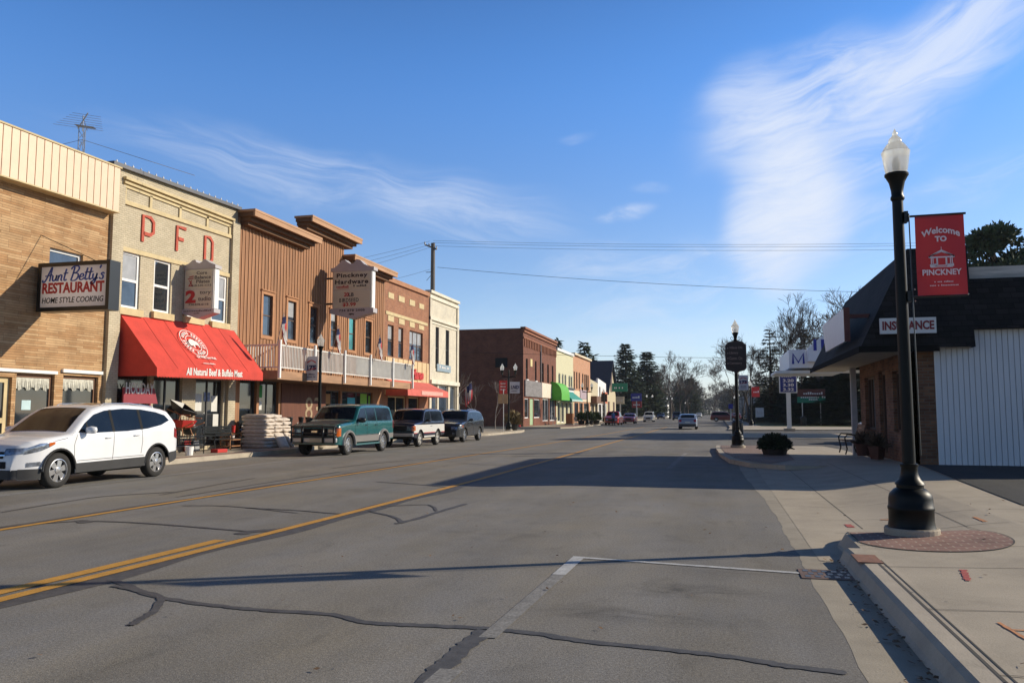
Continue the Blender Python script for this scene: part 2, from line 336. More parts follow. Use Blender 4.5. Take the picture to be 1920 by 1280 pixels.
m_paver = brick('red_pavers', (.27, .15, .12), (.20, .105, .088), (.36, .28, .22), bw=.20, bh=.10, ms=.010, var=.25, flat=True, bump=.3)
m_soil = mat('dry_ground', (.10, .085, .055), .95, var=.3, vs=.2)
m_grass = mat('short_grass', (.11, .13, .035), .95, var=.35, vs=2.5, fine=.4, fs=30)

g = MB(); g.poly([(-1500, -300, -.06), (1500, -300, -.06), (1500, 2500, -.06), (-1500, 2500, -.06)]); struct(g.build('ground', m_soil))
g = MB()
ys = [-30, -10] + [i * 4.0 for i in range(0, 30)] + [130, 160, 200, 300, 400, 700]
for i in range(len(ys) - 1): g.poly([(-16.9, ys[i], 0), (1.35, ys[i], 0), (1.35, ys[i + 1], 0), (-16.9, ys[i + 1], 0)])
struct(g.build('road', m_asphalt))
def ribbon(mb, pts, w, z=.005):
    pts = [Vector((p[0], p[1])) for p in pts]; k = len(pts); ws = w if isinstance(w, (list, tuple)) else [w] * k; o = len(mb.v)
    for i, p in enumerate(pts):
        t = (pts[min(i + 1, k - 1)] - pts[max(i - 1, 0)]).normalized(); n = Vector((-t.y, t.x)) * ws[i] / 2
        mb.v += [(p.x + n.x, p.y + n.y, z), (p.x - n.x, p.y - n.y, z)]
    for i in range(k - 1): a = o + 2 * i; mb.f.append((a, a + 1, a + 3, a + 2))
def curve(pts, n=6):
    pts = [Vector(p) for p in pts]; o = []
    for i in range(len(pts) - 1):
        p0 = pts[max(i - 1, 0)]; p1 = pts[i]; p2 = pts[i + 1]; p3 = pts[min(i + 2, len(pts) - 1)]
        for s in range(n):
            t = s / n; o.append(.5 * ((2 * p1) + (p2 - p0) * t + (2 * p0 - 5 * p1 + 4 * p2 - p3) * t * t + (3 * p1 - p0 - 3 * p2 + p3) * t ** 3))
    o.append(pts[-1]); return o
rnd = random.Random(11)
CEN = [(-6.25, -6), (-6.1, 2), (-5.98, 5.7), (-5.82, 9), (-5.6, 16.7), (-5.5, 28), (-5.45, 41), (-5.4, 60), (-5.4, 90)]
LFT = [(-9.7, -6), (-9.6, 3), (-9.52, 9), (-9.42, 14), (-9.25, 20), (-8.9, 30), (-8.5, 40), (-8.2, 52), (-8.0, 70), (-7.9, 90)]
y = MB(); c = curve(CEN, 10); ribbon(y, c, .15, .009); l2 = [Vector((p.x - .26, p.y)) for p in c if p.y < 9.2]; ribbon(y, l2, .17, .009)
ribbon(y, curve(LFT, 10), .13, .009); struct(y.build('yellow_lane_lines', m_yellow))
s = MB()
def jit(pts, a): return [Vector((p.x + rnd.uniform(-a, a), p.y + rnd.uniform(-a, a), 0)) for p in pts]
cc = curve(CEN, 24); ribbon(s, [Vector((p.x + .10 + .05 * math.sin(p.y * 1.3), p.y)) for p in cc if p.y < 34], [.34 + .10 * math.sin(p.y * 2.1) for p in cc if p.y < 34], .004)
cc = curve(LFT, 24); ribbon(s, [Vector((p.x - .12 + .06 * math.sin(p.y * 1.1), p.y)) for p in cc if 3 < p.y < 30], [.24 + .12 * math.sin(p.y * 1.7) for p in cc if 3 < p.y < 30], .004)
CR = [([(205, 1085), (240, 1098), (300, 1120), (420, 1137), (500, 1144), (620, 1152), (690, 1167), (800, 1173), (905, 1178), (1000, 1187), (1100, 1203), (1240, 1217), (1380, 1233), (1480, 1249), (1590, 1262)], .085),
      ([(210, 1098), (260, 1108), (300, 1120), (290, 1145), (265, 1160), (245, 1173)], .075), ([(915, 1180), (870, 1212), (830, 1250), (790, 1290), (760, 1330)], .15),
      ([(0, 988), (100, 980), (160, 977), (240, 979), (330, 985), (440, 994), (490, 996), (560, 985)], .075), ([(445, 1002), (470, 997), (520, 993)], .22), ([(150, 975), (162, 980)], .2),
      ([(460, 952), (560, 957), (640, 963), (700, 958)], .06), ([(690, 958), (735, 968), (752, 978), (742, 982)], .07), ([(742, 982), (790, 970), (820, 960), (875, 944)], .11),
      ([(690, 951), (790, 946), (812, 950), (818, 958)], .05), ([(0, 961), (120, 941), (200, 930), (330, 922)], .07), ([(300, 928), (420, 906), (480, 896)], .06), ([(330, 932), (500, 905), (640, 884)], .05),
      ([(340, 948), (430, 949), (560, 962)], .05), ([(705, 903), (780, 908), (850, 914)], .06), ([(960, 855), (1090, 853), (1200, 852), (1330, 850)], .10), ([(620, 878), (700, 869), (820, 858)], .05),
      ([(860, 868), (960, 872), (1050, 860)], .05)]
for pts, w in CR:
    q = jit(curve([onZ(a, b) for a, b in pts], 8), w * .10); ribbon(s, q, [w * rnd.uniform(.8, 1.15) * (.35 if i in (0, len(q) - 1) else 1) for i in range(len(q))], .0055 if w > .08 else .007)
struct(s.build('crack_sealant_lines', m_seal))
s = MB(); a, b = onZ(1085, 1045), onZ(1522, 1076); ribbon(s, [a, b], .085, .006); ribbon(s, [Vector((a.x, a.y + .04)), Vector((a.x - .03, a.y - 1.0))], .135, .008)
struct(s.build('white_parking_lines', m_wline))
s = MB(); ribbon(s, [Vector((a.x - .03, a.y - 1.0)), Vector((a.x - .10, a.y - 3.3))], .13, .006); ribbon(s, [Vector((a.x - .12, 4.9)), Vector((a.x - .2, 2))], .15, .006)
ribbon(s, [onZ(1286, 849), onZ(1254, 879)], .16, .006)
for k in range(4): p = onZ(1278 - 8 * k, 862 + 5.5 * k); ribbon(s, [p, Vector((p.x + 2.0, p.y - .05))], .12, .006)
ribbon(s, [Vector((-13.2, 6)), Vector((-13.9, 24)), Vector((-14.2, 45))], .32, .004)
for yy in (10.6, 16.9, 24.5): ribbon(s, [Vector((-13.3, yy)), Vector((-15.4, yy))], .12, .006)
struct(s.build('worn_parking_lines', m_wline_worn))

# right-hand gutter, kerb and pavement ------------------------------------------------
def sstep(a, b, x): t = max(0, min(1, (x - a) / (b - a))); return t * t * (3 - 2 * t)
def kerb_h(y):                                        # full kerb near the camera, dropped to the driveway beyond the lamp
    return .15
def kerb_x(y):
    return 1.27 - .10 * sstep(9.0, 10.6, y) * (1 - sstep(10.6, 12.5, y)) - .25 * sstep(15, 24, y) - .1 * sstep(0, 9, -y)
def gut_x(y): return .84 - .25 * sstep(13, 24, y) + .012 * math.sin(y * 2.1) + .009 * math.sin(y * 5.3) + .006 * math.sin(y * 13.7)
def pave_z(x, y):
    far = .15 + .035 * max(0, x - 1.6); far = min(far, .27)
    if y < 9.395: return far if x > 1.6 else .15
    # beyond the inlet the kerb swings round the lamp bed and runs out level with the drive
    low = .004 + (far - .004) * sstep(1.7, 3.7, x) * (1 if y > 10.3 else sstep(9.4, 10.3, y)) if x > 1.0 else .004
    if y < 10.3: kx = 1.38
    elif y < 11.5: kx = 2.28 - .90 * math.sqrt(max(0, 1 - ((y - 10.3) / 1.28) ** 2))
    else: return low
    k = 1 - sstep(10.5, 11.5, y); return low + (far - low) * k * max(0, min(1, (x - kx) / .075))
Y = [-14 + .4 * i for i in range(58)] + [9.0 + .05 * i for i in range(56)] + [11.8 + .15 * i for i in range(8)] + [13.0 + .4 * i for i in range(35)]
gt = MB(); kb = MB(); jt = MB()
prof = lambda y: [(kerb_x(y) - .03, .006), (kerb_x(y), max(.008, kerb_h(y) * .25)), (kerb_x(y) + .035, kerb_h(y) * .80 + .002), (kerb_x(y) + .075, kerb_h(y) * .97 + .002), (1.47, kerb_h(y) + .002)]
for i in range(len(Y) - 1):
    a, b = Y[i], Y[i + 1]
    gt.poly([(gut_x(a), a, .0015), (kerb_x(a), a, .0015), (kerb_x(b), b, .0015), (gut_x(b), b, .0015)])
    if b > 9.42: continue
    pa, pb = prof(a), prof(b)
    for j in range(4): kb.poly([(pa[j][0], a, pa[j][1]), (pa[j + 1][0], a, pa[j + 1][1]), (pb[j + 1][0], b, pb[j + 1][1]), (pb[j][0], b, pb[j][1])])
struct(gt.build('gutter', m_gutter)); struct(kb.build('kerb', m_kerb, smooth=True))
pv = MB(); X = [1.04 + .035 * i for i in range(24)] + [1.9 + .1 * i for i in range(13)] + [3.3, 3.6, 4.2, 5.2, 7, 14]
for i in range(len(Y) - 1):
    for j in range(len(X) - 1):
        if Y[i] < 9.395 and X[j] < 1.44: continue
        pv.poly([(X[j + a], Y[i + b], pave_z(X[j + a], Y[i + b])) for a, b in ((0, 0), (1, 0), (1, 1), (0, 1))])
struct(pv.build('pavement', m_conc, auto=40))
def pline(mb, x0, y0, x1, y1, w, dz=.004, n=24):
    q = [Vector((x0 + (x1 - x0) * i / n, y0 + (y1 - y0) * i / n)) for i in range(n + 1)]; t = (q[-1] - q[0]).normalized(); nn = Vector((-t.y, t.x)) * w / 2
    for i in range(n):
        a, b = q[i], q[i + 1]; mb.poly([(p.x, p.y, pave_z(p.x, p.y) + dz) for p in (a + nn, a - nn, b - nn, b + nn)])
pline(jt, 1.475, -10, 1.475, 8.7, .022, n=60); pline(jt, 1.53, -10, 1.53, 8.7, .012, n=60)
for yy in (-1.6, 1.9, 3.5, 5.1, 6.65, 8.35, 9.6, 11.55, 12.9, 14.6, 17.5, 20.5): pline(jt, 1.48, yy, 13, yy, .011)
for xx, y0, y1 in ((3.05, 10.9, 25), (1.9, 12, 26), (4.9, -10, 12)): pline(jt, xx, y0, xx, y1, .010)
for yy in (4.95,): jt.poly([(1.24, yy, .012), (1.47, yy, .158), (1.47, yy + .02, .158), (1.24, yy + .02, .012)])
struct(jt.build('pavement_joints', m_joint))
# round bed of red pavers at the lamp
pp = MB(); cx, cy = 2.28, 10.3; n = 48; ring = []
for i in range(n):
    a = 2 * math.pi * i / n; r = 1.06 + .10 * math.cos(2 * a); x = cx + .74 * r * math.cos(a); yv = cy + r * 1.12 * math.sin(a)
    x = max(x, 1.5 + .02); ring.append((x, yv))
for k in range(10):
    for i in range(n):
        q = []
        for (f, j) in ((k / 10, i), ((k + 1) / 10, i), ((k + 1) / 10, (i + 1) % n), (k / 10, (i + 1) % n)):
            x = cx + (ring[j][0] - cx) * f; yv = cy + (ring[j][1] - cy) * f; q.append((x, yv, pave_z(x, yv) + .006))
        pp.poly(q if k else q[1:] )
struct(pp.build('paver_circle', m_paver)); jt = MB()
for i in range(n):
    a, b = ring[i], ring[(i + 1) % n]; d = lambda p, f: (cx + (p[0] - cx) * f, cy + (p[1] - cy) * f)
    q = [d(a, 1.0), d(a, 1.018), d(b, 1.018), d(b, 1.0)]; jt.poly([(u, v, pave_z(u, v) + .009) for u, v in q])
struct(jt.build('paver_edge', m_joint))
mk = MB(); mk2 = MB()
def spray(mb, px, py, w, h, px2, py2):
    a, b = onZ(px, py, .17), onZ(px2, py2, .17); n = 8; t = (b - a); nn = Vector((-t.y, t.x, 0)).normalized()
    for i in range(n):
        f0, f1 = i / n, (i + 1) / n; p, q = a + t * f0, a + t * f1; w0 = w * rnd.uniform(.7, 1.2)
        mb.poly([(v.x, v.y, pave_z(v.x, v.y) + .006) for v in (p + nn * w0 / 2, p - nn * w0 / 2, q - nn * w0 / 2, q + nn * w0 / 2)])
spray(mk, 1806, 1068, .055, 0, 1815, 1088); spray(mk, 1588, 961, .10, 0, 1596, 966)
spray(mk2, 1872, 1164, .03, 0, 1925, 1196); spray(mk2, 1895, 1178, .03, 0, 1925, 1180); spray(mk2, 1826, 972, .05, 0, 1848, 981); spray(mk2, 1650, 957, .05, 0, 1680, 960)
struct(mk.build('red_survey_paint', mat('red_spray', (.38, .07, .06), .9, var=.3, vs=30))); struct(mk2.build('orange_survey_paint', mat('orange_spray', (.55, .24, .10), .9, var=.3, vs=30)))
# asphalt drive beside the white-sided building
dr = MB(); e0, e1 = Vector((4.95, 22.5)), Vector((4.3, 13.3))
for i in range(10):
    a, b = e0.lerp(e1, i / 10), e0.lerp(e1, (i + 1) / 10); 
    for (xa, xb) in ((0, .5), (.5, 9)): dr.poly([(v, w, pave_z(v, w) + .012) for v, w in ((a.x + xa, a.y), (b.x + xa, b.y), (b.x + xb, b.y), (a.x + xb, a.y))])
struct(dr.build('driveway', m_asphalt_dark))
# paved forecourt and far right-hand side
g = MB(); g.box(1.3, 60, 26.79, 130, -.05, .03); g.box(1.3, 3.0, 130, 700, -.05, .10); struct(g.build('forecourt', m_lot))
def slab(name, pts, z, m, h=.15):
    mb = MB(); mb.prism([(p[0], p[1], z) for p in pts], (0, 0, -h - .05)); return struct(mb.build(name, m, bevel=.015))
isl = [(-.05, 37.4), (-.08, 34.6), (.06, 30), (.35, 26.4), (.9, 24.6), (1.8, 23.7), (3.2, 23.6), (4.75, 24.2), (4.75, 34), (4.4, 37.4)]
slab('kerb_island', isl, .135, m_kerb)
inn = [(.13, 37.2), (.11, 34.7), (.25, 30.2), (.52, 26.8), (1.0, 25.0), (1.5, 24.4), (2.3, 26.5), (2.5, 33.9), (2.4, 37.2)]
mb = MB(); mb.poly([(p[0], p[1], .146) for p in inn]); struct(mb.build('paver_island', brick('dusty_pavers', (.25, .165, .135), (.20, .13, .11), (.30, .25, .20), bw=.20, bh=.10, ms=.012, var=.25, flat=True, bump=.3)))
slab('pale_apron', [(.9, 60), (1.1, 52), (9, 50), (14, 58), (14, 63), (1.2, 63.5)], .06, m_conc, .05)
slab('far_pavement_right', [(.9, 74), (1.2, 82), (1.3, 400), (4, 400), (4.5, 90), (20, 88), (20, 78), (2, 72)], .13, m_kerb)
slab('grass_verge', [(4.6, 92), (40, 92), (40, 140), (4.1, 140)], .11, m_grass, .1)
# left-hand pavement
lp = [(-16.45, -20), (-16.45, 29.2), (-16.9, 30.2), (-16.9, 50), (-15.4, 53.5), (-15.2, 62.5), (-15.8, 66), (-17.5, 67.5), (-24, 68), (-40, 68), (-40, -20)]
slab('left_pavement', lp, .15, m_conc)
kb = MB()
for i in range(len(lp) - 4):
    a, b = Vector(lp[i]), Vector(lp[i + 1]); t = (b - a).normalized(); nn = Vector((-t.y, t.x)); q = [a - nn * .012, a + nn * .16, b + nn * .16, b - nn * .012]; kb.prism([(v.x, v.y, .158) for v in q], (0, 0, -.17))
struct(kb.build('left_kerb', m_kerb))
mb = MB(); mb.poly([(-17.1, 30, .156), (-17.1, 30.3, .156), (-19.4, 30.3, .156), (-19.4, 30, .156)]); mb.poly([(-16.6, -18, .156), (-16.6, 29, .156), (-16.95, 29, .156), (-16.95, -18, .156)])
struct(mb.build('paver_strip', m_paver))
lp2 = [(-15.2, 79), (-14.4, 82), (-14.2, 103), (-15.6, 106), (-15.6, 400), (-40, 400), (-40, 79)]
slab('left_pavement', lp2, .15, m_conc); mb = MB(); mb.poly([(-14.5, 82, .156), (-14.4, 102, .156), (-16.6, 104, .156), (-16.8, 80, .156)]); struct(mb.build('paver_strip', m_paver))
g = MB(); g.box(-60, -16.9, 66.5, 80.5, -.05, .02); struct(g.build('side_street', m_lot))
# storm drain grate
t = thing('storm_drain', 'cast iron storm drain grate in the gutter by the near lamp', 'drain', (.98, 8.62, .006))
mb = MB()
for i in range(5):
    for j in range(3): mb.box(.80 + .09 * i + (.04 if j % 2 else 0), .80 + .09 * i + .05 + (.04 if j % 2 else 0), 8.42 + .14 * j, 8.42 + .14 * j + .09, .0095, .0115)
mb2 = MB(); mb2.box(.76, 1.26, 8.36, 8.84, .002, .0092); mb2.build('frame', mat('rusty_iron', (.14, .085, .06), .7, var=.3), t); mb.build('grate_hole', m_black, t)
mb = MB(); mb.box(1.29, 1.52, 8.50, 8.95, .150, .1605); o = mb.build('kerb_inlet_cover', mat('rusted_inlet_plate', (.22, .10, .06), .8, var=.3, vs=12), bevel=.004); tag(o, 'rusty iron inlet plate set in the kerb top', 'drain cover')
# fallen leaves in the gutter
mb = MB()
for i in range(420):
    if i < 300: yy = rnd.uniform(-1, 9.5); xx = kerb_x(yy) - abs(rnd.gauss(0, .09)) - .02; zz = .012
    elif i < 360: xx = rnd.uniform(1.5, 4.5); yy = rnd.uniform(4, 14); zz = pave_z(xx, yy) + .012
    else: xx = rnd.uniform(-5, .8); yy = rnd.uniform(4, 16); zz = .014
    s_ = rnd.uniform(.012, .03); a = rnd.uniform(0, 6.28); u = Vector((math.cos(a), math.sin(a), rnd.uniform(-.4, .4))) * s_; w = Vector((-math.sin(a), math.cos(a), rnd.uniform(-.4, .4))) * s_ * .6; c0 = Vector((xx, yy, zz + s_ * .3))
    mb.add([c0 - u, c0 - w * .9, c0 + u, c0 + w], [(0, 1, 2, 3)])
o = mb.build('fallen_leaves', mat('dead_leaf', (.17, .10, .05), .9, var=.5, vs=9)); o['label'] = 'small dry brown leaves scattered along the gutter and pavement'; o['category'] = 'leaves'; struct(o, 'stuff')
# ------------------------------------------------------------------ building helpers
LX = -19.5                                             # plane of the left-hand shop fronts
class Fac:
    def __init__(s, O, U, N): s.O = Vector(O); s.U = Vector(U); s.N = Vector(N)
    def pt(s, u, v, d=0.0): return s.O + s.U * u + EZ * v + s.N * d
    def box(s, mb, u0, u1, v0, v1, d0, d1): mb.prism([s.pt(u0, v0, d0), s.pt(u1, v0, d0), s.pt(u1, v1, d0), s.pt(u0, v1, d0)], s.N * (d1 - d0))
    def beam(s, mb, a, b, h, d0, d1):
        """sloping band from a to b (u, v of its top edge)"""
        mb.prism([s.pt(a[0], a[1] - h, d0), s.pt(b[0], b[1] - h, d0), s.pt(b[0], b[1], d0), s.pt(a[0], a[1], d0)], s.N * (d1 - d0))
    def wall(s, mb, u0, u1, v0, top, holes=(), depth=.14, thick=.3):
        tz = lambda u: top[0] + (top[1] - top[0]) * (u - u0) / (u1 - u0)
        us = sorted({u0, u1} | {h[0] for h in holes} | {h[1] for h in holes}); us = [u for u in us if u0 <= u <= u1]
        vs = sorted({v0} | {h[2] for h in holes} | {h[3] for h in holes}); vs = [v for v in vs if v >= v0]
        for i in range(len(us) - 1):
            a, b = us[i], us[i + 1]; um = (a + b) / 2
            for j in range(len(vs)):
                c = vs[j]; e = vs[j + 1] if j + 1 < len(vs) else None; vm = c + .001 if e is None else (c + e) / 2
                if any(h[0] < um < h[1] and h[2] < vm < h[3] for h in holes): continue
                mb.poly([s.pt(a, c), s.pt(b, c), s.pt(b, tz(b) if e is None else e), s.pt(a, tz(a) if e is None else e)])
        for h in holes:
            a, b, c, e = h[:4]; k = -depth
            for q in (((a, c), (b, c)), ((b, c), (b, e)), ((b, e), (a, e)), ((a, e), (a, c))): mb.poly([s.pt(*q[0]), s.pt(*q[1]), s.pt(*q[1], k), s.pt(*q[0], k)])
        mb.poly([s.pt(u0, v0), s.pt(u0, top[0]), s.pt(u0, top[0], -thick), s.pt(u0, v0, -thick)]); mb.poly([s.pt(u1, v0), s.pt(u1, top[1]), s.pt(u1, top[1], -thick), s.pt(u1, v0, -thick)])
        mb.poly([s.pt(u0, top[0]), s.pt(u1, top[1]), s.pt(u1, top[1], -thick), s.pt(u0, top[0], -thick)])
    def body(s, mb, u0, u1, v0, top, d0, d1):
        a = [s.pt(u0, v0, d0), s.pt(u1, v0, d0), s.pt(u1, top[1], d0), s.pt(u0, top[0], d0)]; mb.prism(a, s.N * (d1 - d0))
    def window(s, par, h, mf, mg, fw=.055, d=-.10, mid=None, cols=1, split=.5, name='window', blind=0.0):
        """frame with sash bars (one part) and its pane (sub-part) set back in an opening"""
        a, b, c, e = h[:4]; f = MB(); ft = .06
        s.box(f, a, b, c, c + fw, d - ft, d); s.box(f, a, b, e - fw, e, d - ft, d)
        s.box(f, a, a + fw, c + fw, e - fw, d - ft, d); s.box(f, b - fw, b, c + fw, e - fw, d - ft, d)
        for k in range(1, cols): um = a + (b - a) * k / cols; s.box(f, um - fw * .5, um + fw * .5, c + fw, e - fw, d - ft, d - .004)
        if mid:
            vm = c + (e - c) * split; st = [a + fw + (b - a) * k / cols for k in range(cols)]
            for k in range(cols):
                ua = a + (b - a) * k / cols + fw; ub = a + (b - a) * (k + 1) / cols - fw; s.box(f, ua, ub, vm - fw * .45, vm + fw * .45, d - ft, d - .003)
        o = f.build(name, mf, par); p = MB(); s.box(p, a + fw * .5, b - fw * .5, c + fw * .5, e - fw * .5, d - .05, d - .035); p.build('pane', mg, o)
        if blind:
            q = MB(); vt = e - fw; s.box(q, a + fw, b - fw, vt - (e - c) * blind, vt, d - .034, d - .030); q.build('blind', m_blind, o)
        return o
m_blind = mat('pale_blind', (.33, .34, .35), .35, var=.15, vs=3)
FL = Fac((LX, 0, 0), (0, 1, 0), (1, 0, 0))
def rc(x0, y0, x1, y1, X=LX):
    xm, ym = (x0 + x1) / 2, (y0 + y1) / 2; return (onX(x0, ym, X).y, onX(x1, ym, X).y, onX(xm, y1, X).z, onX(xm, y0, X).z)
def uv(px, py, X=LX): p = onX(px, py, X); return (p.y, p.z)

m_stone = brick('ledge_stone', (.49, .325, .175), (.35, .195, .09), (.17, .115, .07), bw=.74, bh=.074, ms=.005, var=.24, off=.37, sq=1.6, sqf=3, vs=1.6, bump=.7)
m_cream_metal = mat('cream_metal_fascia', (.70, .52, .36), .45, var=.04, stain=.04)
m_cream_brick = brick('cream_painted_brick', (.53, .46, .33), (.47, .405, .285), (.33, .28, .20), var=.14, bump=.6, ms=.007)
m_cream_stone = mat('cream_trim', (.56, .45, .25), .8, var=.12, stain=.12)
m_darkcap = mat('dark_metal_cap', (.10, .10, .105), .5)
m_awn = mat('red_awning_canvas', (.56, .052, .034), .85, var=.14, vs=1.6, bump=.35, bs=5, stain=.10)
m_cedar = mat('cedar_boards', (.29, .135, .06), .75, var=.34, vs=4, stretch=(1, 2.2, .12), stain=.20); m_cedar_trim = mat('cedar_trim', (.40, .19, .085), .75, var=.16, vs=4)
m_batten = mat('cedar_battens', (.385, .20, .10), .75, var=.32, vs=4, stretch=(1, 2.2, .15))
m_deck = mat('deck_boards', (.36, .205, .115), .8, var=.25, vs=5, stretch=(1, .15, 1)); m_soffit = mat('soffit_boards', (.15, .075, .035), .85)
m_brickr = brick('orange_red_brick', (.36, .155, .08), (.27, .11, .06), (.30, .22, .16), var=.18, bump=.4)
m_white_brick = brick('white_painted_brick', (.68, .63, .50), (.62, .57, .46), (.48, .43, .34), var=.12, bump=.5)
m_dkbrick = brick('dark_red_brick', (.21, .075, .044), (.145, .055, .036), (.16, .10, .075), var=.22, bump=.4)
m_tan_panel = mat('tan_panelling', (.62, .46, .25), .7)
m_brown_frame = mat('brown_window_frame', (.10, .055, .035), .6); m_dark_frame = mat('dark_window_frame', (.05, .05, .05), .5)

# ------------------------------------------------------------------ restaurant
b = thing('restaurant_building', 'tan ledge stone restaurant with a ribbed cream metal fascia, at the left edge', 'building', (LX, 17.5, .15))
H = [rc(92, 471, 155, 530), rc(28, 702, 100, 822), rc(116, 705, 182, 822), rc(-40, 705, 20, 824)]
H[0] = (H[0][0], H[0][1], H[0][3] - 1.5, H[0][3])
w = MB(); FL.wall(w, 12.6, 22.1, .1, (9.0, 9.0), H); FL.body(w, 12.604, 22.096, .1, (9.0, 9.0), -.3, -14); w.build('wall', m_stone, b)
FL.window(b, H[0], m_white, m_glass_b, .08, mid=True); 
f = FL.window(b, H[1], m_brown_trim, m_glass, .09); f2 = FL.window(b, H[2], m_brown_trim, m_glass, .09)
m_lace = mat('lace_valance', (.55, .54, .46), .9, var=.3, vs=14)
for fr, h in ((f, H[1]), (f2, H[2])):
    v = MB(); n = 26
    for i in range(n):
        ua, ub = h[0] + .1 + (h[1] - h[0] - .2) * i / n, h[0] + .1 + (h[1] - h[0] - .2) * (i + 1) / n; dd = .022 * math.sin(i * 1.9)
        zb = h[3] - .42 - .05 * math.sin(i * .9); v.poly([FL.pt(ua, zb, -.105 + dd), FL.pt(ub, zb, -.105 - dd), FL.pt(ub, h[3] - .1, -.105), FL.pt(ua, h[3] - .1, -.105)])
    v.build('curtain_valance', m_lace, fr)
v = MB(); FL.box(v, *rc(47, 750, 64, 768), -.132, -.128); v.build('window_notice', mat('pale_blue_paper', (.45, .60, .62), .8), b)
FL.window(b, H[3], m_cream_stone, m_glass, .16, name='door', mid=True, split=.3)
t_ = MB(); r = rc(-60, 691, 105, 697); FL.box(t_, 12.7, r[1], r[2], r[3], 0, .08); r = rc(115, 694, 190, 700); FL.box(t_, r[0], r[1], r[2], r[3], 0, .08); t_.build('white_lintel_strip', m_white, b)
fa = MB(); n = 34; u0, u1 = 12.4, 22.02
zb = lambda u: 8.16 + .013 * (u - 17.8); zt = lambda u: 9.62 + .018 * (u - 17.8)
for i in range(n):
    a, e = u0 + (u1 - u0) * i / n, u0 + (u1 - u0) * (i + 1) / n; g = .030
    fa.prism([FL.pt(a, zb(a), .02), FL.pt(e - g, zb(e), .02), FL.pt(e - g, zt(e), .02), FL.pt(a, zt(a), .02)], (.40, 0, 0)); fa.prism([FL.pt(e - g, zb(e), .02), FL.pt(e, zb(e), .02), FL.pt(e, zt(e), .02), FL.pt(e - g, zt(e), .02)], (.375, 0, 0))
fa.build('metal_fascia', m_cream_metal, b)
fb = MB(); FL.beam(fb, (u0, zt(u0) + .04), (u1 + .03, zt(u1) + .04), .05, -.02, .45); FL.beam(fb, (u0, zb(u0) + .0), (u1 + .02, zb(u1)), .04, 0, .44); fb.build('fascia_edging', m_cream_stone, b)

# ------------------------------------------------------------------ two storey cream brick shop
b = thing('cream_brick_building', 'two storey cream brick shop with raised red letters under its cornice', 'building', (LX, 25.7, .15))
U0, U1 = 22.1, 29.4
H = [rc(225, 468, 262, 579), rc(288, 485, 320, 587), rc(347, 502, 377, 596), rc(397, 518, 425, 605)]
for i in range(4): u = H[i]; xm = (243, 304, 362, 411)[i]; H[i] = (u[0], u[1], u[2], uv(xm, 461 + (xm - 226) * .2573 + 6.5)[1])
S = [(22.75, 24.35, .55, 2.9), (24.55, 26.15, .3, 2.9), (26.95, 28.75, .3, 2.9)]
w = MB(); FL.wall(w, U0, U1, .1, (9.86, 10.12), H + S); FL.body(w, U0 + .004, U1 - .004, .1, (9.86, 10.12), -.3, -14)
FL.box(w, U0, 22.62, .1, 9.3, .001, .13); FL.box(w, 28.9, U1, .1, 9.55, .001, .13); w.build('wall', m_cream_brick, b)
for h in H:
    fr = FL.window(b, h, m_white, m_glass if h is H[1] else m_glass_b, .10, d=-.05, mid=True, blind=0 if h is H[1] else .42)
    s_ = MB(); FL.box(s_, h[0] - .10, h[1] + .10, h[2] - .24, h[2], .0, .14); s_.build('window_sill', m_cream_stone, b)
for (a, e, hh, d1) in ((uv(231, 331), uv(436, 411), .09, .14), (uv(231, 339), uv(435, 418), .08, .09), (uv(231, 346), uv(434, 424), .08, .05), (uv(230, 374), uv(432, 441), .14, .07), (uv(226, 461), uv(432, 514), .15, .05)):
    s_ = MB(); FL.beam(s_, a, e, hh, .0, d1); s_.build('string_course', m_cream_stone, b)
for px, p0, p1 in ((233, 352, 376), (282, 368, 392), (337, 388, 411), (388, 406, 428), (430, 424, 442)): u, z1 = uv(px, p0); z0 = uv(px, p1)[1]; s_ = MB(); FL.box(s_, u - .06, u + .06, z0, z1, 0, .05); s_.build('panel_divider', m_cream_stone, b)
s_ = MB(); FL.beam(s_, (U0 - .1, 9.98), (U1 + .02, 10.26), .13, -.5, .16); s_.build('cornice_cap', m_darkcap, b)
s_ = MB()
for k in range(19): u = 22.2 + .39 * k; s_.lathe([(.03, 9.985 + .0384 * (u - 22.1)), (.035, 10.04 + .0384 * (u - 22.1)), (.005, 10.09 + .0384 * (u - 22.1))], (LX + .08, u, 0), 6)
s_.build('cap_studs', m_white, b)
m_redbrick_letter = mat('red_raised_brick', (.45, .08, .045), .8, var=.25, vs=14, bump=.5, bs=20)
for ch, rr in (('P', rc(266.5, 407, 286.5, 456)), ('F', rc(330.5, 427, 347, 473)), ('D', rc(383, 445, 397, 492))):
    L_ = MB(); u0, u1, v0, v1 = rr; ww, hh = u1 - u0, v1 - v0
    pl = {'P': [[(0, 0), (0, 1), (.7, 1), (1, .85), (1, .45), (.7, .33), (0.05, .33)]], 'F': [[(0, 0), (0, 1), (1, 1)], [(0.05, .52), (.75, .52)]], 'D': [[(0, 0), (0, 1), (.65, 1), (1, .85), (1, .15), (.65, 0), (0.05, 0)]]}[ch]
    for q in pl: stroke(L_, q, FL.pt(u0, v0), EY, EZ, ww, hh, (.125), th=.05, lift=0, smooth=False)
    L_.build('letter', m_redbrick_letter, b)
for h, cs in ((S[0], 1), (S[1], 2), (S[2], 2)): FL.window(b, h, m_dark_frame, m_glass, .07, d=-.12, cols=cs, name='shop_window')
m_paper = mat('white_poster', (.62, .62, .58), .8, var=.08); m_poster = mat('printed_poster', (.25, .30, .42), .8, var=.7, vs=7)
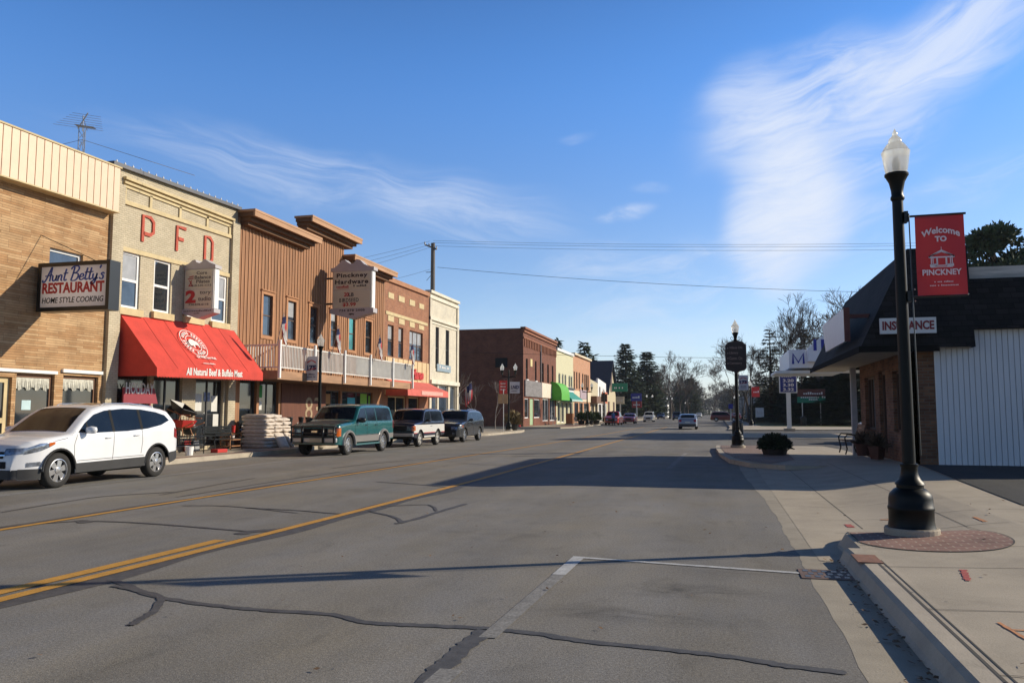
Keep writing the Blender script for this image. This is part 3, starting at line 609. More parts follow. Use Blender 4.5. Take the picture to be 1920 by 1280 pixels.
for q, mm in ((rc(366, 738, 384, 770), m_paper), (rc(388, 735, 400, 752), m_poster), (rc(402, 742, 413, 771), m_paper), (rc(405, 776, 415, 800), m_paper)):
    v = MB(); FL.box(v, *q, -.150, -.146); v.build('window_poster', mm, b)

# awning over it
t = thing('shop_awning', 'large red canvas awning with a white round bison emblem and scalloped edge', 'awning', (LX, 26, 2.7))
A0, A1 = 22.75, 29.15; ZT = (4.90, 5.12); ZF = (3.08, 3.22); ZV = (2.76, 2.88); FX = 1.54
def awl(u, k): return k[0] + (k[1] - k[0]) * (u - A0) / (A1 - A0)
w = MB(); n = 26
for i in range(n):
    a, e = A0 + (A1 - A0) * i / n, A0 + (A1 - A0) * (i + 1) / n
    for j in range(6):
        f0, f1 = j / 6, (j + 1) / 6; sag = lambda f, u: -.035 * math.sin(math.pi * f) * (.4 + .6 * abs(math.sin((u - A0) / (A1 - A0) * math.pi * 5)))
        P_ = lambda u, f: FL.pt(u, awl(u, ZT) + (awl(u, ZF) - awl(u, ZT)) * f + sag(f, u), .02 + (FX - .02) * f)
        w.poly([P_(a, f1), P_(e, f1), P_(e, f0), P_(a, f0)])
for u in (A0, A1): w.poly([FL.pt(u, awl(u, ZT), .02), FL.pt(u, awl(u, ZF), FX), FL.pt(u, awl(u, ZV) + .05, FX), FL.pt(u, awl(u, ZV) + .05, .02)])
ns = 44
for i in range(ns):
    a, e = A0 + (A1 - A0) * i / ns, A0 + (A1 - A0) * (i + 1) / ns; pts = [FL.pt(a, awl(a, ZF), FX), FL.pt(e, awl(e, ZF), FX)]
    for k in range(5): x = e + (a - e) * k / 4; pts.append(FL.pt(x, awl(x, ZV) + .05 - .05 * math.sin(math.pi * k / 4), FX + .004))
    w.poly(pts)
w.build('canopy', m_awn, t, smooth=True, auto=30)
for k in range(1, 6):
    u = A0 + (A1 - A0) * k / 6; sm_ = MB(); sm_.tube([FL.pt(u, awl(u, ZT) + (awl(u, ZF) - awl(u, ZT)) * f - .035 * math.sin(math.pi * f) * (.4 + .6 * abs(math.sin((u - A0) / (A1 - A0) * math.pi * 5))) + .004, .02 + (FX - .02) * f) for f in (0, .17, .33, .5, .67, .83, 1)], .009, 4); sm_.build('awning_seam', mat('awning_seam_red', (.36, .035, .025), .85), t)
m_lett_white = mat('white_lettering', (.72, .68, .64), .6, var=.03)
w = MB(); q = rc(349, 690, 454, 711, LX + FX); text(w, 'All Natural Beef & Buffalo Meat', FL.pt(q[0], 2.90, FX), Vector((0, 1, .02)), EZ, q[1] - q[0], .27, bold=.03, lift=.012, th=.004); w.build('lettering', m_lett_white, t)
SV = Vector((-(FX - .02), 0, (ZT[0] - ZF[0] + .04))).normalized(); SNn = EY.cross(SV)
def onPl(px, py, P0, Nn): d = ray(px, py); E_ = Vector((0, 0, EYE)); k = (Vector(P0) - E_).dot(Nn) / d.dot(Nn); return E_ + d * k
P0 = FL.pt(26, 3.15, FX); ce = onPl(361.5, 645, P0, SNn)
w = MB()
def ring(mb, c, r0, r1, n=36, a0=0.0, a1=2 * math.pi, lift=.05, sx=1.0, sy=1.0):
    for i in range(n):
        q = []
        for r, j in ((r0, i), (r1, i), (r1, i + 1), (r0, i + 1)): a = a0 + (a1 - a0) * j / n; q.append(c + EY * (r * sx * math.cos(a)) + SV * (r * sy * math.sin(a)) + SNn * lift)
        mb.poly(q)
ring(w, ce, .62, .65); ring(w, ce, .35, .38)
for i in range(26):
    a = 2 * math.pi * i / 26 + .05
    if i % 6 != 5: ring(w, ce, .43, .56, 2, a, a + .14)
bis = [(-.36, -.05), (-.33, .08), (-.22, .20), (-.05, .27), (.08, .24), (.22, .16), (.32, .14), (.36, .02), (.33, -.12), (.30, -.26), (.24, -.26), (.24, -.12), (.10, -.10), (-.02, -.12), (-.06, -.28), (-.13, -.28), (-.14, -.14), (-.24, -.18), (-.32, -.16)]
w.poly([ce + EY * a * .78 + SV * e * .78 + SNn * .05 for a, e in bis])
c2 = onPl(385, 672.5, P0, SNn); text(w, 'Eat Well, Live Well.', c2 - EY * .52 - SV * .05, EY, SV, 1.15, .13, bold=.03, lift=.05, th=.003); c2 = onPl(391, 683, P0, SNn); illegible(w, c2 - EY * .36 - SV * .03, EY, SV, .72, .06, 14, .05)
w.build('emblem', m_lett_white, t)

# ------------------------------------------------------------------ cedar hardware store
b = thing('hardware_store', 'board and batten cedar store with a stepped false front and three deep cornices', 'building', (LX, 37, .15))
U0, U1 = 29.4, 45.0; UA, UB = 34.9, 39.35
H = [rc(492, 542, 510, 616), rc(538.5, 554, 554, 625), rc(580, 563, 595, 637), rc(619, 585, 631, 640), rc(653, 592, 665, 645), rc(684, 597, 695.5, 651)]
for i in range(6): u = H[i]; H[i] = (u[0], u[1], 5.02, 6.86)
S = [(29.9, 31.2, .5, 3.0), (31.4, 33.0, .3, 3.0), (37.6, 39.25, .8, 2.75), (39.45, 43.4, .8, 2.75)]
TL, TM, TR = 9.95, 10.75, 9.85
w = MB()
FL.wall(w, U0, UA, .1, (TL, TL + .1), [h for h in H + S if h[1] < UA]); FL.wall(w, UA, UB, .1, (TM, TM), [h for h in H + S if UA < h[0] and h[1] < UB]); FL.wall(w, UB, U1, .1, (TR, TR), [h for h in H + S if h[0] > UB])
FL.body(w, U0 + .004, U1 - .004, .1, (9.2, 9.2), -.3, -14)
w.build('wall', m_cedar, b)
w = MB(); u = U0 + .1; k = 0
while u < U1 - .05:
    top = TL if u < UA - .03 else TM if u < UB else TR
    segs = [(3.3, top)]
    for h in H:
        if h[0] - .2 < u < h[1] + .2: segs = [(3.3, h[2] - .18), (h[3] + .18, top)]
    for a, e in segs: FL.box(w, u - .022, u + .022, a, e, .001, .030)
    u += .262; k += 1
w.build('battens', m_batten, b)
for h in H:
    s_ = MB(); g = .15
    FL.box(s_, h[0] - g, h[1] + g, h[2] - g, h[2], .0, .045); FL.box(s_, h[0] - g, h[1] + g, h[3], h[3] + g, .0, .045); FL.box(s_, h[0] - g, h[0], h[2], h[3], .0, .045); FL.box(s_, h[1], h[1] + g, h[2], h[3], .0, .045)
    FL.box(s_, h[0] - g - .03, h[1] + g + .03, h[3] + g, h[3] + g + .05, .0, .10)
    s_.build('window_trim', m_cedar_trim, b); FL.window(b, h, m_brown_frame, m_glass_teal if h is H[4] else m_glass_b if h in (H[0], H[1]) else m_glass, .05, d=-.05, mid=True, blind=(.0, .38, .0, .22, .0, .0)[H.index(h)])
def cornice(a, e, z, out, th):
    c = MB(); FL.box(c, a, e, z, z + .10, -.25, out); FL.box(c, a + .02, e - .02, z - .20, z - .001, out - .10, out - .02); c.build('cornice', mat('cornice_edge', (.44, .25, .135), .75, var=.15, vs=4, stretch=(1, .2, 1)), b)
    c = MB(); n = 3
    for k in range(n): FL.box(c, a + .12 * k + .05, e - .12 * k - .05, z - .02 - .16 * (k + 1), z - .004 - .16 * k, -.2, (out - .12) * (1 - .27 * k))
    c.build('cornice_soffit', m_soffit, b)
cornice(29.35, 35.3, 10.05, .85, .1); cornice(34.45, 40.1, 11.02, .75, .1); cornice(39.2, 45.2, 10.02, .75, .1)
DX = 1.85; D0, D1 = 29.7, 44.8
w = MB(); FL.box(w, D0, D1, 2.98, 3.34, DX - .06, DX); FL.box(w, D0, D0 + .06, 2.98, 3.34, .02, DX - .062); FL.box(w, D1 - .06, D1, 2.98, 3.34, .02, DX - .062); FL.box(w, D0 + .065, D1 - .065, 3.26, 3.33, .02, DX - .065); w.build('deck', m_deck, b)
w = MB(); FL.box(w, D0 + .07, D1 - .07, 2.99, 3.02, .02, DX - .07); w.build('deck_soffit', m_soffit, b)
rl = MB(); zr = lambda f: 4.42 + .03 * f
FL.box(rl, D0, D1, 4.38, 4.44, DX - .02, DX + .05); FL.box(rl, D0, D1, 3.45, 3.50, DX - .005, DX + .04)
FL.box(rl, D0, D0 + .06, 4.38, 4.44, .05, DX - .022); FL.box(rl, D0, D0 + .05, 3.45, 3.50, .05, DX - .007)
n = 118
for k in range(1, n): u = D0 + (D1 - D0) * k / n; FL.box(rl, u - .02, u + .02, 3.502, 4.378, DX, DX + .035)
for k in range(1, 14): d = .05 + (DX - .1) * k / 14; FL.box(rl, D0 + .005, D0 + .04, 3.502, 4.378, d - .018, d + .018)
rl.build('railing', mat('railing_white', (.62, .60, .56), .6, var=.08), b)
w = MB(); FL.box(w, 37.2, 44.7, 3.55, 4.34, DX - .03, DX - .018); w.build('railing_banner', mat('pale_mesh_banner', (.47, .47, .46), .9, var=.25, vs=1.5), b)
for k in range(6): u = D0 + .04 + (D1 - D0 - .08) * k / 5; p = MB(); FL.box(p, u - .05, u + .05, 3.02, 4.62, DX + .052, DX + .14); p.build('railing_post', m_white, b)
for h, cs in ((S[0], 1), (S[1], 2), (S[2], 2), (S[3], 2)): FL.window(b, h, m_dark_frame, m_glass, .06, d=-.12, cols=cs, name='shop_window')
m_lime = mat('lime_green_poster', (.22, .48, .05), .7); m_grn = mat('green_poster', (.02, .30, .06), .7); m_tealp = mat('turquoise_poster', (.05, .36, .45), .7); m_orp = mat('orange_brown_poster', (.36, .17, .05), .7)
for q, mm in ((rc(484, 722, 497, 745), m_grn), (rc(486, 752, 496, 768), m_paper), (rc(611, 738, 624, 757), m_orp), (rc(656, 745, 670, 757), m_tealp), (rc(680, 738, 692, 757), m_lime), (rc(695, 742, 702, 757), m_lime), (rc(630, 728, 652, 735), m_paper)):
    v = MB(); FL.box(v, *q, -.150, -.146); v.build('window_poster', mm, b)
w = MB(); FL.box(w, 33.2, 37.5, .2, 2.95, .002, .04); w.build('red_brown_panel', mat('redwood_panel', (.13, .045, .025), .8, var=.3, vs=3, stretch=(1, 3, .2)), b)
w = MB(); text(w, '83', FL.pt(35.4, 1.2, .042), EY, EZ, 1.5, 1.15, bold=.0); w.build('painted_number', mat('tan_paint', (.34, .25, .15), .8, var=.3, vs=8), b)

# ------------------------------------------------------------------ brick shop with lettering
b = thing('orange_brick_building', 'narrow orange brick shop with cream squares and a red script sign', 'building', (LX, 48.8, .15))
U0, U1 = 45.0, 52.7
H = [rc(727, 613, 738, 660), rc(747, 617, 756, 665.5), rc(767.7, 623, 792.6, 671)]
for i in range(3): H[i] = (H[i][0], H[i][1], 5.05, 7.0)
S = [(45.6, 48.6, .4, 2.6), (49.0, 51.0, .3, 2.6)]
w = MB(); FL.wall(w, U0, U1, .1, (9.85, 9.9), H + S); FL.body(w, U0 + .004, U1 - .004, .1, (9.6, 9.6), -.3, -14); w.build('wall', m_brickr, b)
for h, cs in ((H[0], 1), (H[1], 1), (H[2], 3)): FL.window(b, h, m_brown_frame, m_glass_b, .07, mid=True, cols=cs, blind=.4)
sq = MB()
for (x0, y0, x1, y1) in ((727.7, 549, 738, 559.5), (747, 555.6, 758, 566), (767.5, 562.6, 777.6, 573), (785.5, 569.7, 794.5, 579), (727, 592, 738, 602.5), (747.5, 598, 758, 608), (767.5, 604, 777, 613.5), (785, 610, 794.5, 618)):
    q = rc(x0, y0, x1, y1); FL.box(sq, q[0], q[1], q[2], q[3], 0, .03)
FL.beam(sq, uv(723, 582), uv(801, 606), .2, 0, .04); sq.build('cream_squares', m_cream_stone, b)
w = MB(); FL.beam(w, (U0, 9.92), (U1 - .2, 9.97), .28, -.3, .14); w.build('parapet_cap', mat('orange_brick_cap', (.38, .18, .09), .8), b)
w = MB(); FL.box(w, U0 + .1, U1 - .1, 2.7, 4.98, .002, .07)
for k in range(9): u = U0 + .3 + .85 * k; FL.box(w, u - .03, u + .03, 2.7, 4.98, .07, .10)
w.build('tan_panelling', m_tan_panel, b)
w = MB(); q = rc(771, 692, 794, 711, LX + .2); text(w, 'Mane', FL.pt(q[0] + .05, q[2], .10), EY, EZ, q[1] - q[0], q[3] - q[2], bold=.04, shear=.25, th=.1); w.build('sign_lettering', m_red, b)
for h, cs in ((S[0], 2), (S[1], 1)): FL.window(b, h, m_cream_stone, m_glass, .07, d=-.1, cols=cs, name='shop_window')
t = thing('shop_awning', 'low red awning with a pale printed valance beside the end of the deck', 'awning', (LX, 49, 2.6))
a0 = 45.1; a1 = 52.6; w = MB(); w2 = MB(); pz = [(.09, 3.62), (.7, 3.32), (1.5, 3.02), (1.52, 2.62)]
for j in range(3): w.poly([FL.pt(a0, pz[j + 1][1], pz[j + 1][0]), FL.pt(a1, pz[j + 1][1], pz[j + 1][0]), FL.pt(a1, pz[j][1], pz[j][0]), FL.pt(a0, pz[j][1], pz[j][0])])
for u in (a0, a1): w.poly([FL.pt(u, z, d) for d, z in pz] + [FL.pt(u, 2.62, .09)])
w.build('canopy', mat('faded_red_canvas', (.60, .13, .10), .85, var=.12), t); FL.box(w2, 47.4, 51.4, 2.70, 2.95, 1.525, 1.535); w2.build('valance_print', mat('faded_pink_print', (.66, .36, .30), .8, var=.25, vs=12), t)

# ------------------------------------------------------------------ white painted building
b = thing('white_brick_building', 'white painted brick corner building with tall dark windows and a flag', 'building', (LX, 55.8, .15))
U0, U1 = 52.7, 59.2
H = [rc(816.6, 612, 823, 678), rc(835.5, 616, 842, 681)]
for i in range(2): H[i] = (H[i][0], H[i][1], 4.75, 7.75)
S = [(53.2, 54.6, .4, 3.6), (54.9, 57.0, .3, 3.6), (57.4, 58.7, .4, 3.6)]
w = MB(); FL.wall(w, U0, U1, .1, (10.1, 10.12), H + S); FL.body(w, U0 + .004, U1 - .004, .1, (9.8, 9.0), -.3, -14); FL.box(w, U0, U0 + .4, .1, 9.6, .001, .10); FL.box(w, U1 - .4, U1, .1, 9.6, .001, .10); w.build('wall', m_white_brick, b)
m_wtrim = mat('white_trim', (.68, .64, .52), .8, var=.10, stain=.2)
for h in H: FL.window(b, h, m_dark_frame, m_glass, .06, mid=True)
w = MB(); FL.beam(w, (U0, 10.22), (U1, 10.22), .2, -.3, .18); FL.beam(w, (U0, 9.9), (U1, 9.9), .25, 0, .10); FL.beam(w, (U0, 8.35), (U1, 8.35), .22, 0, .14); FL.beam(w, (U0, 8.0), (U1, 8.0), .10, 0, .06); FL.box(w, U0 + .1, U1 - .1, 3.62, 3.9, .0, .22); w.build('cornice', m_wtrim, b)
q = rc(817.5, 684, 843, 697); w = MB(); FL.box(w, q[0], q[1], q[2], q[3], .02, .10); s_ = w.build('shop_sign', mat('grey_blue_sign', (.25, .33, .38), .6), b); w = MB(); illegible(w, FL.pt(q[0] + .2, q[2] + .22, .10), EY, EZ, (q[1] - q[0]) * .8, .22, 9, .01); w.build('sign_lettering', m_lett_white, s_)
for h in S: FL.window(b, h, m_wtrim, m_glass_b, .07, d=-.1, name='shop_window')

# ------------------------------------------------------------------ dark red brick block and the row beyond
b = thing('dark_brick_building', 'dark red brick corner block with a corbelled cornice and shaded blank side wall', 'building', (LX, 89.6, .2))
U0, U1 = 81.0, 98.6
WN = [rc(986, 668, 989.5, 703), rc(1003, 672, 1006, 706), rc(1016, 675, 1019.5, 708.5), rc(1026, 677.5, 1029, 709.5), rc(1034.7, 679, 1037.5, 711)]
WN = [(h[0], h[1], 5.1, 7.3) for h in WN]
S = [(81.6, 83.6, 1.0, 3.1), (84.0, 85.6, .25, 3.1), (86.0, 89.2, 1.0, 3.1), (90.5, 94.0, .6, 3.2), (94.6, 98.0, .6, 3.2)]
w = MB(); FL.wall(w, U0, U1, .1, (10.45, 10.35), WN + S); FL.body(w, U0, U1 - .004, .1, (10.40, 10.3), -.3, -14); w.build('wall', m_dkbrick, b)
for h in WN:
    FL.window(b, h, m_dark_frame, m_glass, .06, mid=True)
for h in WN[:2]: s_ = MB(); FL.box(s_, h[0] - .1, h[1] + .1, h[2] - .22, h[2], 0, .12); s_.build('window_sill', m_white, b)
w = MB(); FL.beam(w, (U0, 10.55), (U1, 10.45), .22, -.3, .25); FL.beam(w, (U0, 10.2), (U1, 10.1), .2, 0, .15); FL.beam(w, (U0, 9.5), (U1, 9.4), .14, 0, .10)
for k in range(22): u = U0 + .4 + .8 * k; FL.box(w, u, u + .28, 8.5, 9.3, .0, .10)
w.build('cornice', mat('brick_corbels', (.27, .105, .055), .85, var=.2), b)
w = MB(); q = rc(994, 673, 997.5, 687); FL.box(w, *q, 0, .05); w.build('plaque', mat('yellow_plaque', (.65, .55, .25), .6), b)
w = MB(); FL.box(w, 89.2, 89.5, 3.8, 9.3, 0, .12); w.build('downspout', m_dark_frame, b)
w = MB(); FL.box(w, 81.4, 89.6, 3.3, 5.0, 0, .15); w.build('grey_shingle_panel', mat('grey_shingles', (.20, .19, .19), .9, var=.25, vs=2, stretch=(1, .4, 3)), b)
w = MB(); FL.box(w, 89.8, 98.4, 3.3, 5.0, 0, .12); w.build('cream_sign_panel', mat('cream_panel', (.72, .62, .50), .7), b)
w = MB(); FL.box(w, 84.0, 85.7, .25, 3.05, -.1, -.04); w.build('door', mat('pale_green_door', (.30, .42, .24), .7), b)
for i, h in enumerate(S):
    if i != 1: FL.window(b, h, m_white, m_glass, .10, d=-.1, cols=2 if i > 2 else 1, name='shop_window')
w = MB(); w.box(-22.5, -21.2, 80.90, 80.99, 6.3, 7.3) ; w.build('side_window', mat('dark_matte_window', (.012, .012, .013), .9), b)  # side window filled with one flat near-black colour
t = thing('shop_awning', 'bright green quarter-round awning on the dark brick block', 'awning', (LX, 99, 4)); w = MB(); pr = [(0, 5.3)] + [(.15 + 1.2 * math.sin(a), 3.9 + 1.4 * math.cos(a)) for a in [i * math.pi / 2 / 6 for i in range(7)]] + [(1.35, 3.1), (0, 3.1)]
w.prism([FL.pt(95.2, z, d) for d, z in pr], (0, 5.4, 0)); w.build('canopy', mat('lime_canvas', (.09, .40, .04), .7), t, auto=25)

m_cream_side = mat('pale_yellow_siding', (.58, .55, .36), .8, var=.08, stain=.1); m_orange2 = brick('pale_orange_brick', (.55, .27, .15), (.46, .21, .11), (.5, .4, .3), var=.15)
b = thing('cream_siding_building', 'pale yellow two storey building between the dark brick block and orange brick', 'building', (LX, 105, .2))
WN = [rc(1047, 694, 1050.5, 711), rc(1053.5, 695, 1056.5, 712), rc(1058.5, 696, 1061.5, 713), rc(1066, 698, 1069, 715), rc(1070, 699, 1073, 716)]
WN = [(h[0], h[1], 5.0, 6.6) for h in WN]; S = [(99.4, 101.5, .4, 3), (102, 104, .3, 3), (105, 107, .3, 3.0), (108, 110.4, .3, 3.0)]
w = MB(); FL.wall(w, 98.6, 111.0, .1, (9.6, 9.6), WN + S); FL.body(w, 98.604, 110.996, .1, (9.5, 9.5), -.3, -14); w.build('wall', m_cream_side, b)
for h in WN: FL.window(b, h, m_white, m_glass, .09)
for h in S: FL.window(b, h, m_white, m_glass, .12, name='shop_window')
w = MB(); FL.box(w, 98.7, 110.9, 9.4, 9.75, -.3, .2); FL.box(w, 98.7, 110.9, 3.3, 4.7, 0, .1); w.build('white_trim', m_white, b); w = MB(); FL.box(w, 98.7, 110.9, 4.72, 4.95, 0, .3); w.build('dark_band', m_dark_frame, b)
t = thing('shop_awning', 'teal sloping awning with a white edge on the pale yellow building', 'awning', (LX, 105, 3)); w = MB()
w.prism([FL.pt(101.4, z, d) for d, z in ((.1, 4.4), (1.5, 3.3), (1.5, 3.05), (.1, 3.05))], (0, 8.6, 0)); w.build('canopy', mat('teal_canvas', (.02, .26, .21), .75), t); w = MB(); FL.box(w, 101.5, 109.9, 3.06, 3.28, 1.503, 1.515); w.build('valance_print', mat('pale_teal_print', (.45, .62, .58), .7, var=.3, vs=10), t)
b = thing('pale_orange_brick_building', 'pale orange brick two storey building with many slim windows', 'building', (LX, 118, .2))
WN = [rc(x, 690, x + 2.2, 718) for x in (1075.5, 1080.3, 1085, 1091.5, 1095.5, 1098.5, 1101.5)]; WN = [(h[0], h[1], 5.0, 7.4) for h in WN]; S = [(111.8, 115, .3, 3.0), (116, 119, .3, 3.0), (120, 125, .3, 3.0)]
w = MB(); FL.wall(w, 111.0, 126.5, .1, (9.6, 9.8), WN + S); FL.body(w, 111.004, 126.496, .1, (9.5, 9.5), -.3, -14); w.build('wall', m_orange2, b)
for h in WN: FL.window(b, h, m_dark_frame, m_glass, .08)
for h in S: FL.window(b, h, m_dark_frame, m_glass, .12, cols=2, name='shop_window')
w = MB(); FL.box(w, 111.0, 126.5, 9.7, 10.0, -.3, .3); FL.box(w, 111.1, 126.4, 3.2, 4.7, 0, .1); w.build('pale_trim', mat('pale_trim', (.68, .58, .42), .8), b)
w = MB(); q = rc(1086, 731, 1098, 748); FL.box(w, q[0], q[1], q[2], q[3], .102, .18); w.build('shop_sign', mat('mauve_sign', (.38, .30, .34), .7), b)
b = thing('small_tan_shop', 'low tan shop with a brown awning band next to pale orange brick', 'building', (LX, 134, .2)); w = MB(); FL.wall(w, 126.5, 135, .1, (6.9, 6.5), [(127.2, 130.5, .3, 3), (131.5, 134.4, .3, 3)]); FL.body(w, 126.504, 134.996, .1, (6.6, 6.3), -.3, -12); w.build('wall', mat('tan_wall', (.50, .44, .30), .8), b)
for h in ((127.2, 130.5, .3, 3), (131.5, 134.4, .3, 3)): FL.window(b, h, m_brown_frame, m_glass, .15, cols=2, name='shop_window')
w = MB(); FL.box(w, 126.7, 134.8, 3.1, 4.2, .0, 1.0); w.build('awning_band', m_brown_trim, b)
b = thing('small_white_shop', 'low white shop with a small dark upper window before the gabled hall', 'building', (LX, 150, .2)); w = MB(); FL.wall(w, 135, 145.2, .1, (7.4, 6.8), [(135.6, 139, .3, 3), (140, 144.6, .3, 3), (136.5, 138, 4.3, 6)]); FL.body(w, 135.004, 145.196, .1, (7, 6.6), -.3, -12); w.build('wall', m_white, b)
for h in ((135.6, 139, .3, 3), (140, 144.6, .3, 3), (136.5, 138, 4.3, 6)): FL.window(b, h, m_brown_frame, m_glass, .15, name='window')
w = MB(); FL.box(w, 139.6, 144.8, 3.2, 5.2, .0, .3); w.build('orange_sign_panel', mat('orange_red_panel', (.55, .14, .06), .7), b)
b = thing('gabled_hall', 'cream gabled hall with a steep navy roof at the end of the left shop row', 'building', (LX, 152, .2)); w = MB(); G = [(145.6, .1), (159.4, .1), (159.4, 5.2), (152.5, 11.0), (145.6, 5.2)]
w.prism([FL.pt(u, z) for u, z in G], (-16, 0, 0)); w.build('wall', mat('cream_clapboard', (.50, .43, .28), .8), b)
w = MB()
for (a, c, e, f) in ((145.25, 4.8, 152.5, 11.2), (152.5, 11.2, 159.9, 4.8)): w.prism([FL.pt(a, c, .5), FL.pt(e, f, .5), FL.pt(e, f + .28, .5), FL.pt(a, c + .28, .5)], (-17, 0, 0))
w.build('roof', mat('navy_shingles', (.014, .024, .050), .9, var=.2), b)
for q in ((151.4, 153.6, 5.5, 9), (147.5, 149.5, 1, 3.6), (155, 157, 1, 3.6)): w = MB(); FL.box(w, *q, .0, .1); w.build('window', m_brown_frame, b)
# ------------------------------------------------------------------ insurance office on the right
m_shingle = brick('black_roof_shingles', (.014, .014, .015), (.024, .023, .024), (.006, .006, .006), bw=.30, bh=.14, ms=.006, var=.35, bump=.9, vs=.9)
m_brown_brick = brick('brown_brick', (.22, .11, .06), (.12, .055, .033), (.15, .115, .085), bw=.24, bh=.08, ms=.010, var=.3, bump=.5)
m_whitesiding = mat('white_ribbed_siding', (.72, .73, .74), .55, var=.04, stain=.06, stretch=(1, 1, .2)); m_soff = mat('pale_soffit', (.50, .46, .38), .8)
b = thing('insurance_office', 'insurance office with a dark shingled mansard roof, brown brick front and white ribbed side', 'building', (4.8, 22.6, .27))
FS = Fac((0, 22.6, 0), (1, 0, 0), (0, -1, 0)); FW_ = Fac((4.8, 0, 0), (0, 1, 0), (-1, 0, 0))
Hs = [(23.3, 24.5, 1.05, 2.75), (25.5, 26.5, .28, 2.85), (27.2, 28.9, 1.05, 2.75)]
w = MB(); FW_.wall(w, 22.6, 29.8, .15, (3.3, 3.3), Hs, thick=.2); FS.wall(w, 4.8, 5.46, .15, (3.3, 3.3), thick=.2); w.box(5.0, 14, 22.75, 29.79, .1, 3.3); w.build('wall', m_brown_brick, b)
m_dkglass = glass('dark_office_glass', (.015, .017, .02), .05)
for h in (Hs[0], Hs[2]): FW_.window(b, h, m_brown_frame, m_dkglass, .07, cols=3, name='window')
FW_.window(b, Hs[1], m_brown_frame, m_dkglass, .12, name='door')
w = MB(); FS.box(w, 5.46, 14, .25, 3.85, -.12, -.02); x = 5.46
while x < 12: FS.box(w, x, x + .108, .252, 3.79, -.019, .014); x += .13
w.build('white_siding', m_whitesiding, b); w = MB(); FS.box(w, 5.46, 14, 3.80, 3.85, -.018, .03); FS.box(w, 5.43, 5.459, .25, 3.85, -.1, .03); w.build('corner_trim', m_white, b)
# mansard: ridge and eave outlines
zr, ze = 5.86, 3.24; xr, xe = 4.9, 3.6; y0e, y0r, y1r, y1e = 22.15, 22.55, 33.0, 33.4; xb = 6.3
w = MB()
A = [(xe, y0e, ze), (xb, y0e + .05, ze), (xb, y0r, zr), (xr, y0r, zr)]; w.poly(A)
w.poly([(xe, y1e, ze), (xe, y0e, ze), (xr, y0r, zr), (xr, y1r, zr)]); w.poly([(xr, y0r, zr), (xb, y0r, zr), (xb, y1r, zr), (xr, y1r, zr)]); w.poly([(xe, y1e, ze), (xr, y1r, zr), (xb, y1r, zr), (xb, y1e, ze)]); w.poly([(xb, y0e + .05, ze), (xb, y1e, ze), (xb, y1r, zr), (xb, y0r, zr)])
w.prism([(5.462, 22.3, 3.70), (5.462, 22.62, 3.70), (5.462, 22.62, 5.0), (5.462, 22.5, 5.0)], (9, 0, 0)); w.box(6.31, 14, 22.63, 33, 3.3, 4.9)
w.build('mansard_roof', m_shingle, b)
w = MB(); w.prism([(xe, y0e, ze - .03), (5.46, y0e + .03, ze - .03), (5.46, 22.58, ze - .03), (4.79, 22.58, ze - .03), (4.79, y1e, ze - .03), (xe, y1e, ze - .03)], (0, 0, -.04)); w.build('soffit', m_soff, b)
w = MB(); w.box(xe - .03, xe - .002, y0e - .03, y1e, ze - .10, ze + .06); w.box(xe - .002, 5.46, y0e - .03, y0e - .002, ze - .10, ze + .06); w.build('eave_trim', mat('matte_black_trim', (.012, .012, .012), .95, spec=.1), b)
w = MB(); w.box(6.35, 14, 22.75, 23.1, 4.98, 5.34); w.build('weathered_fascia', mat('weathered_grey_boards', (.60, .54, .47), .85, var=.3, vs=4, stretch=(.25, 1, 3)), b)
w = MB(); w.box(4.52, 4.70, 29.9, 30.08, .1, 3.15); w.build('porch_post', mat('grey_white_post', (.42, .42, .43), .7), b)
w = MB(); w.prism([(3.50, 23.5, 3.58), (3.50, 28.0, 3.58), (3.42, 28.0, 4.45), (3.42, 23.5, 4.45)], (.06, 0, 0)); s_ = w.build('signboard', mat('bright_white_panel', (.90, .90, .92), .4, var=.03), b); w = MB(); w.box(3.43, 3.58, 23.46, 23.498, 3.54, 4.48); w.box(3.6, 4.4, 23.6, 23.7, 4.2, 4.3); w.box(3.6, 4.4, 27.7, 27.8, 4.2, 4.3); w.build('signboard_frame', mat('rust_red_edge', (.16, .05, .04), .6), s_)
t = thing('insurance_sign', 'white sign reading INSURANCE in red fixed to the dark shingled roof', 'sign', (4.9, 22.0, 3.6))
p0 = onY(1651, 626, 21.95); p1 = onY(1755, 594, 21.95); w = MB(); w.box(p0.x, p1.x, 21.95, 22.05, p0.z, p1.z); w.build('board', mat('white_sign_board', (.72, .72, .70), .5, var=.04), t); w = MB()
text(w, 'INSURANCE', (p0.x + .05, 21.95, p0.z + .09), EX, EZ, p1.x - p0.x - .10, p1.z - p0.z - .17, bold=.035); w.build('lettering', mat('maroon_letters', (.22, .02, .025), .5), t)
w = MB(); w.box(p0.x + .2, p0.x + .28, 22.051, 22.5, p0.z + .1, p0.z + .2); w.box(p1.x - .28, p1.x - .2, 22.051, 22.5, p0.z + .1, p0.z + .2); w.build('bracket', m_black, t)
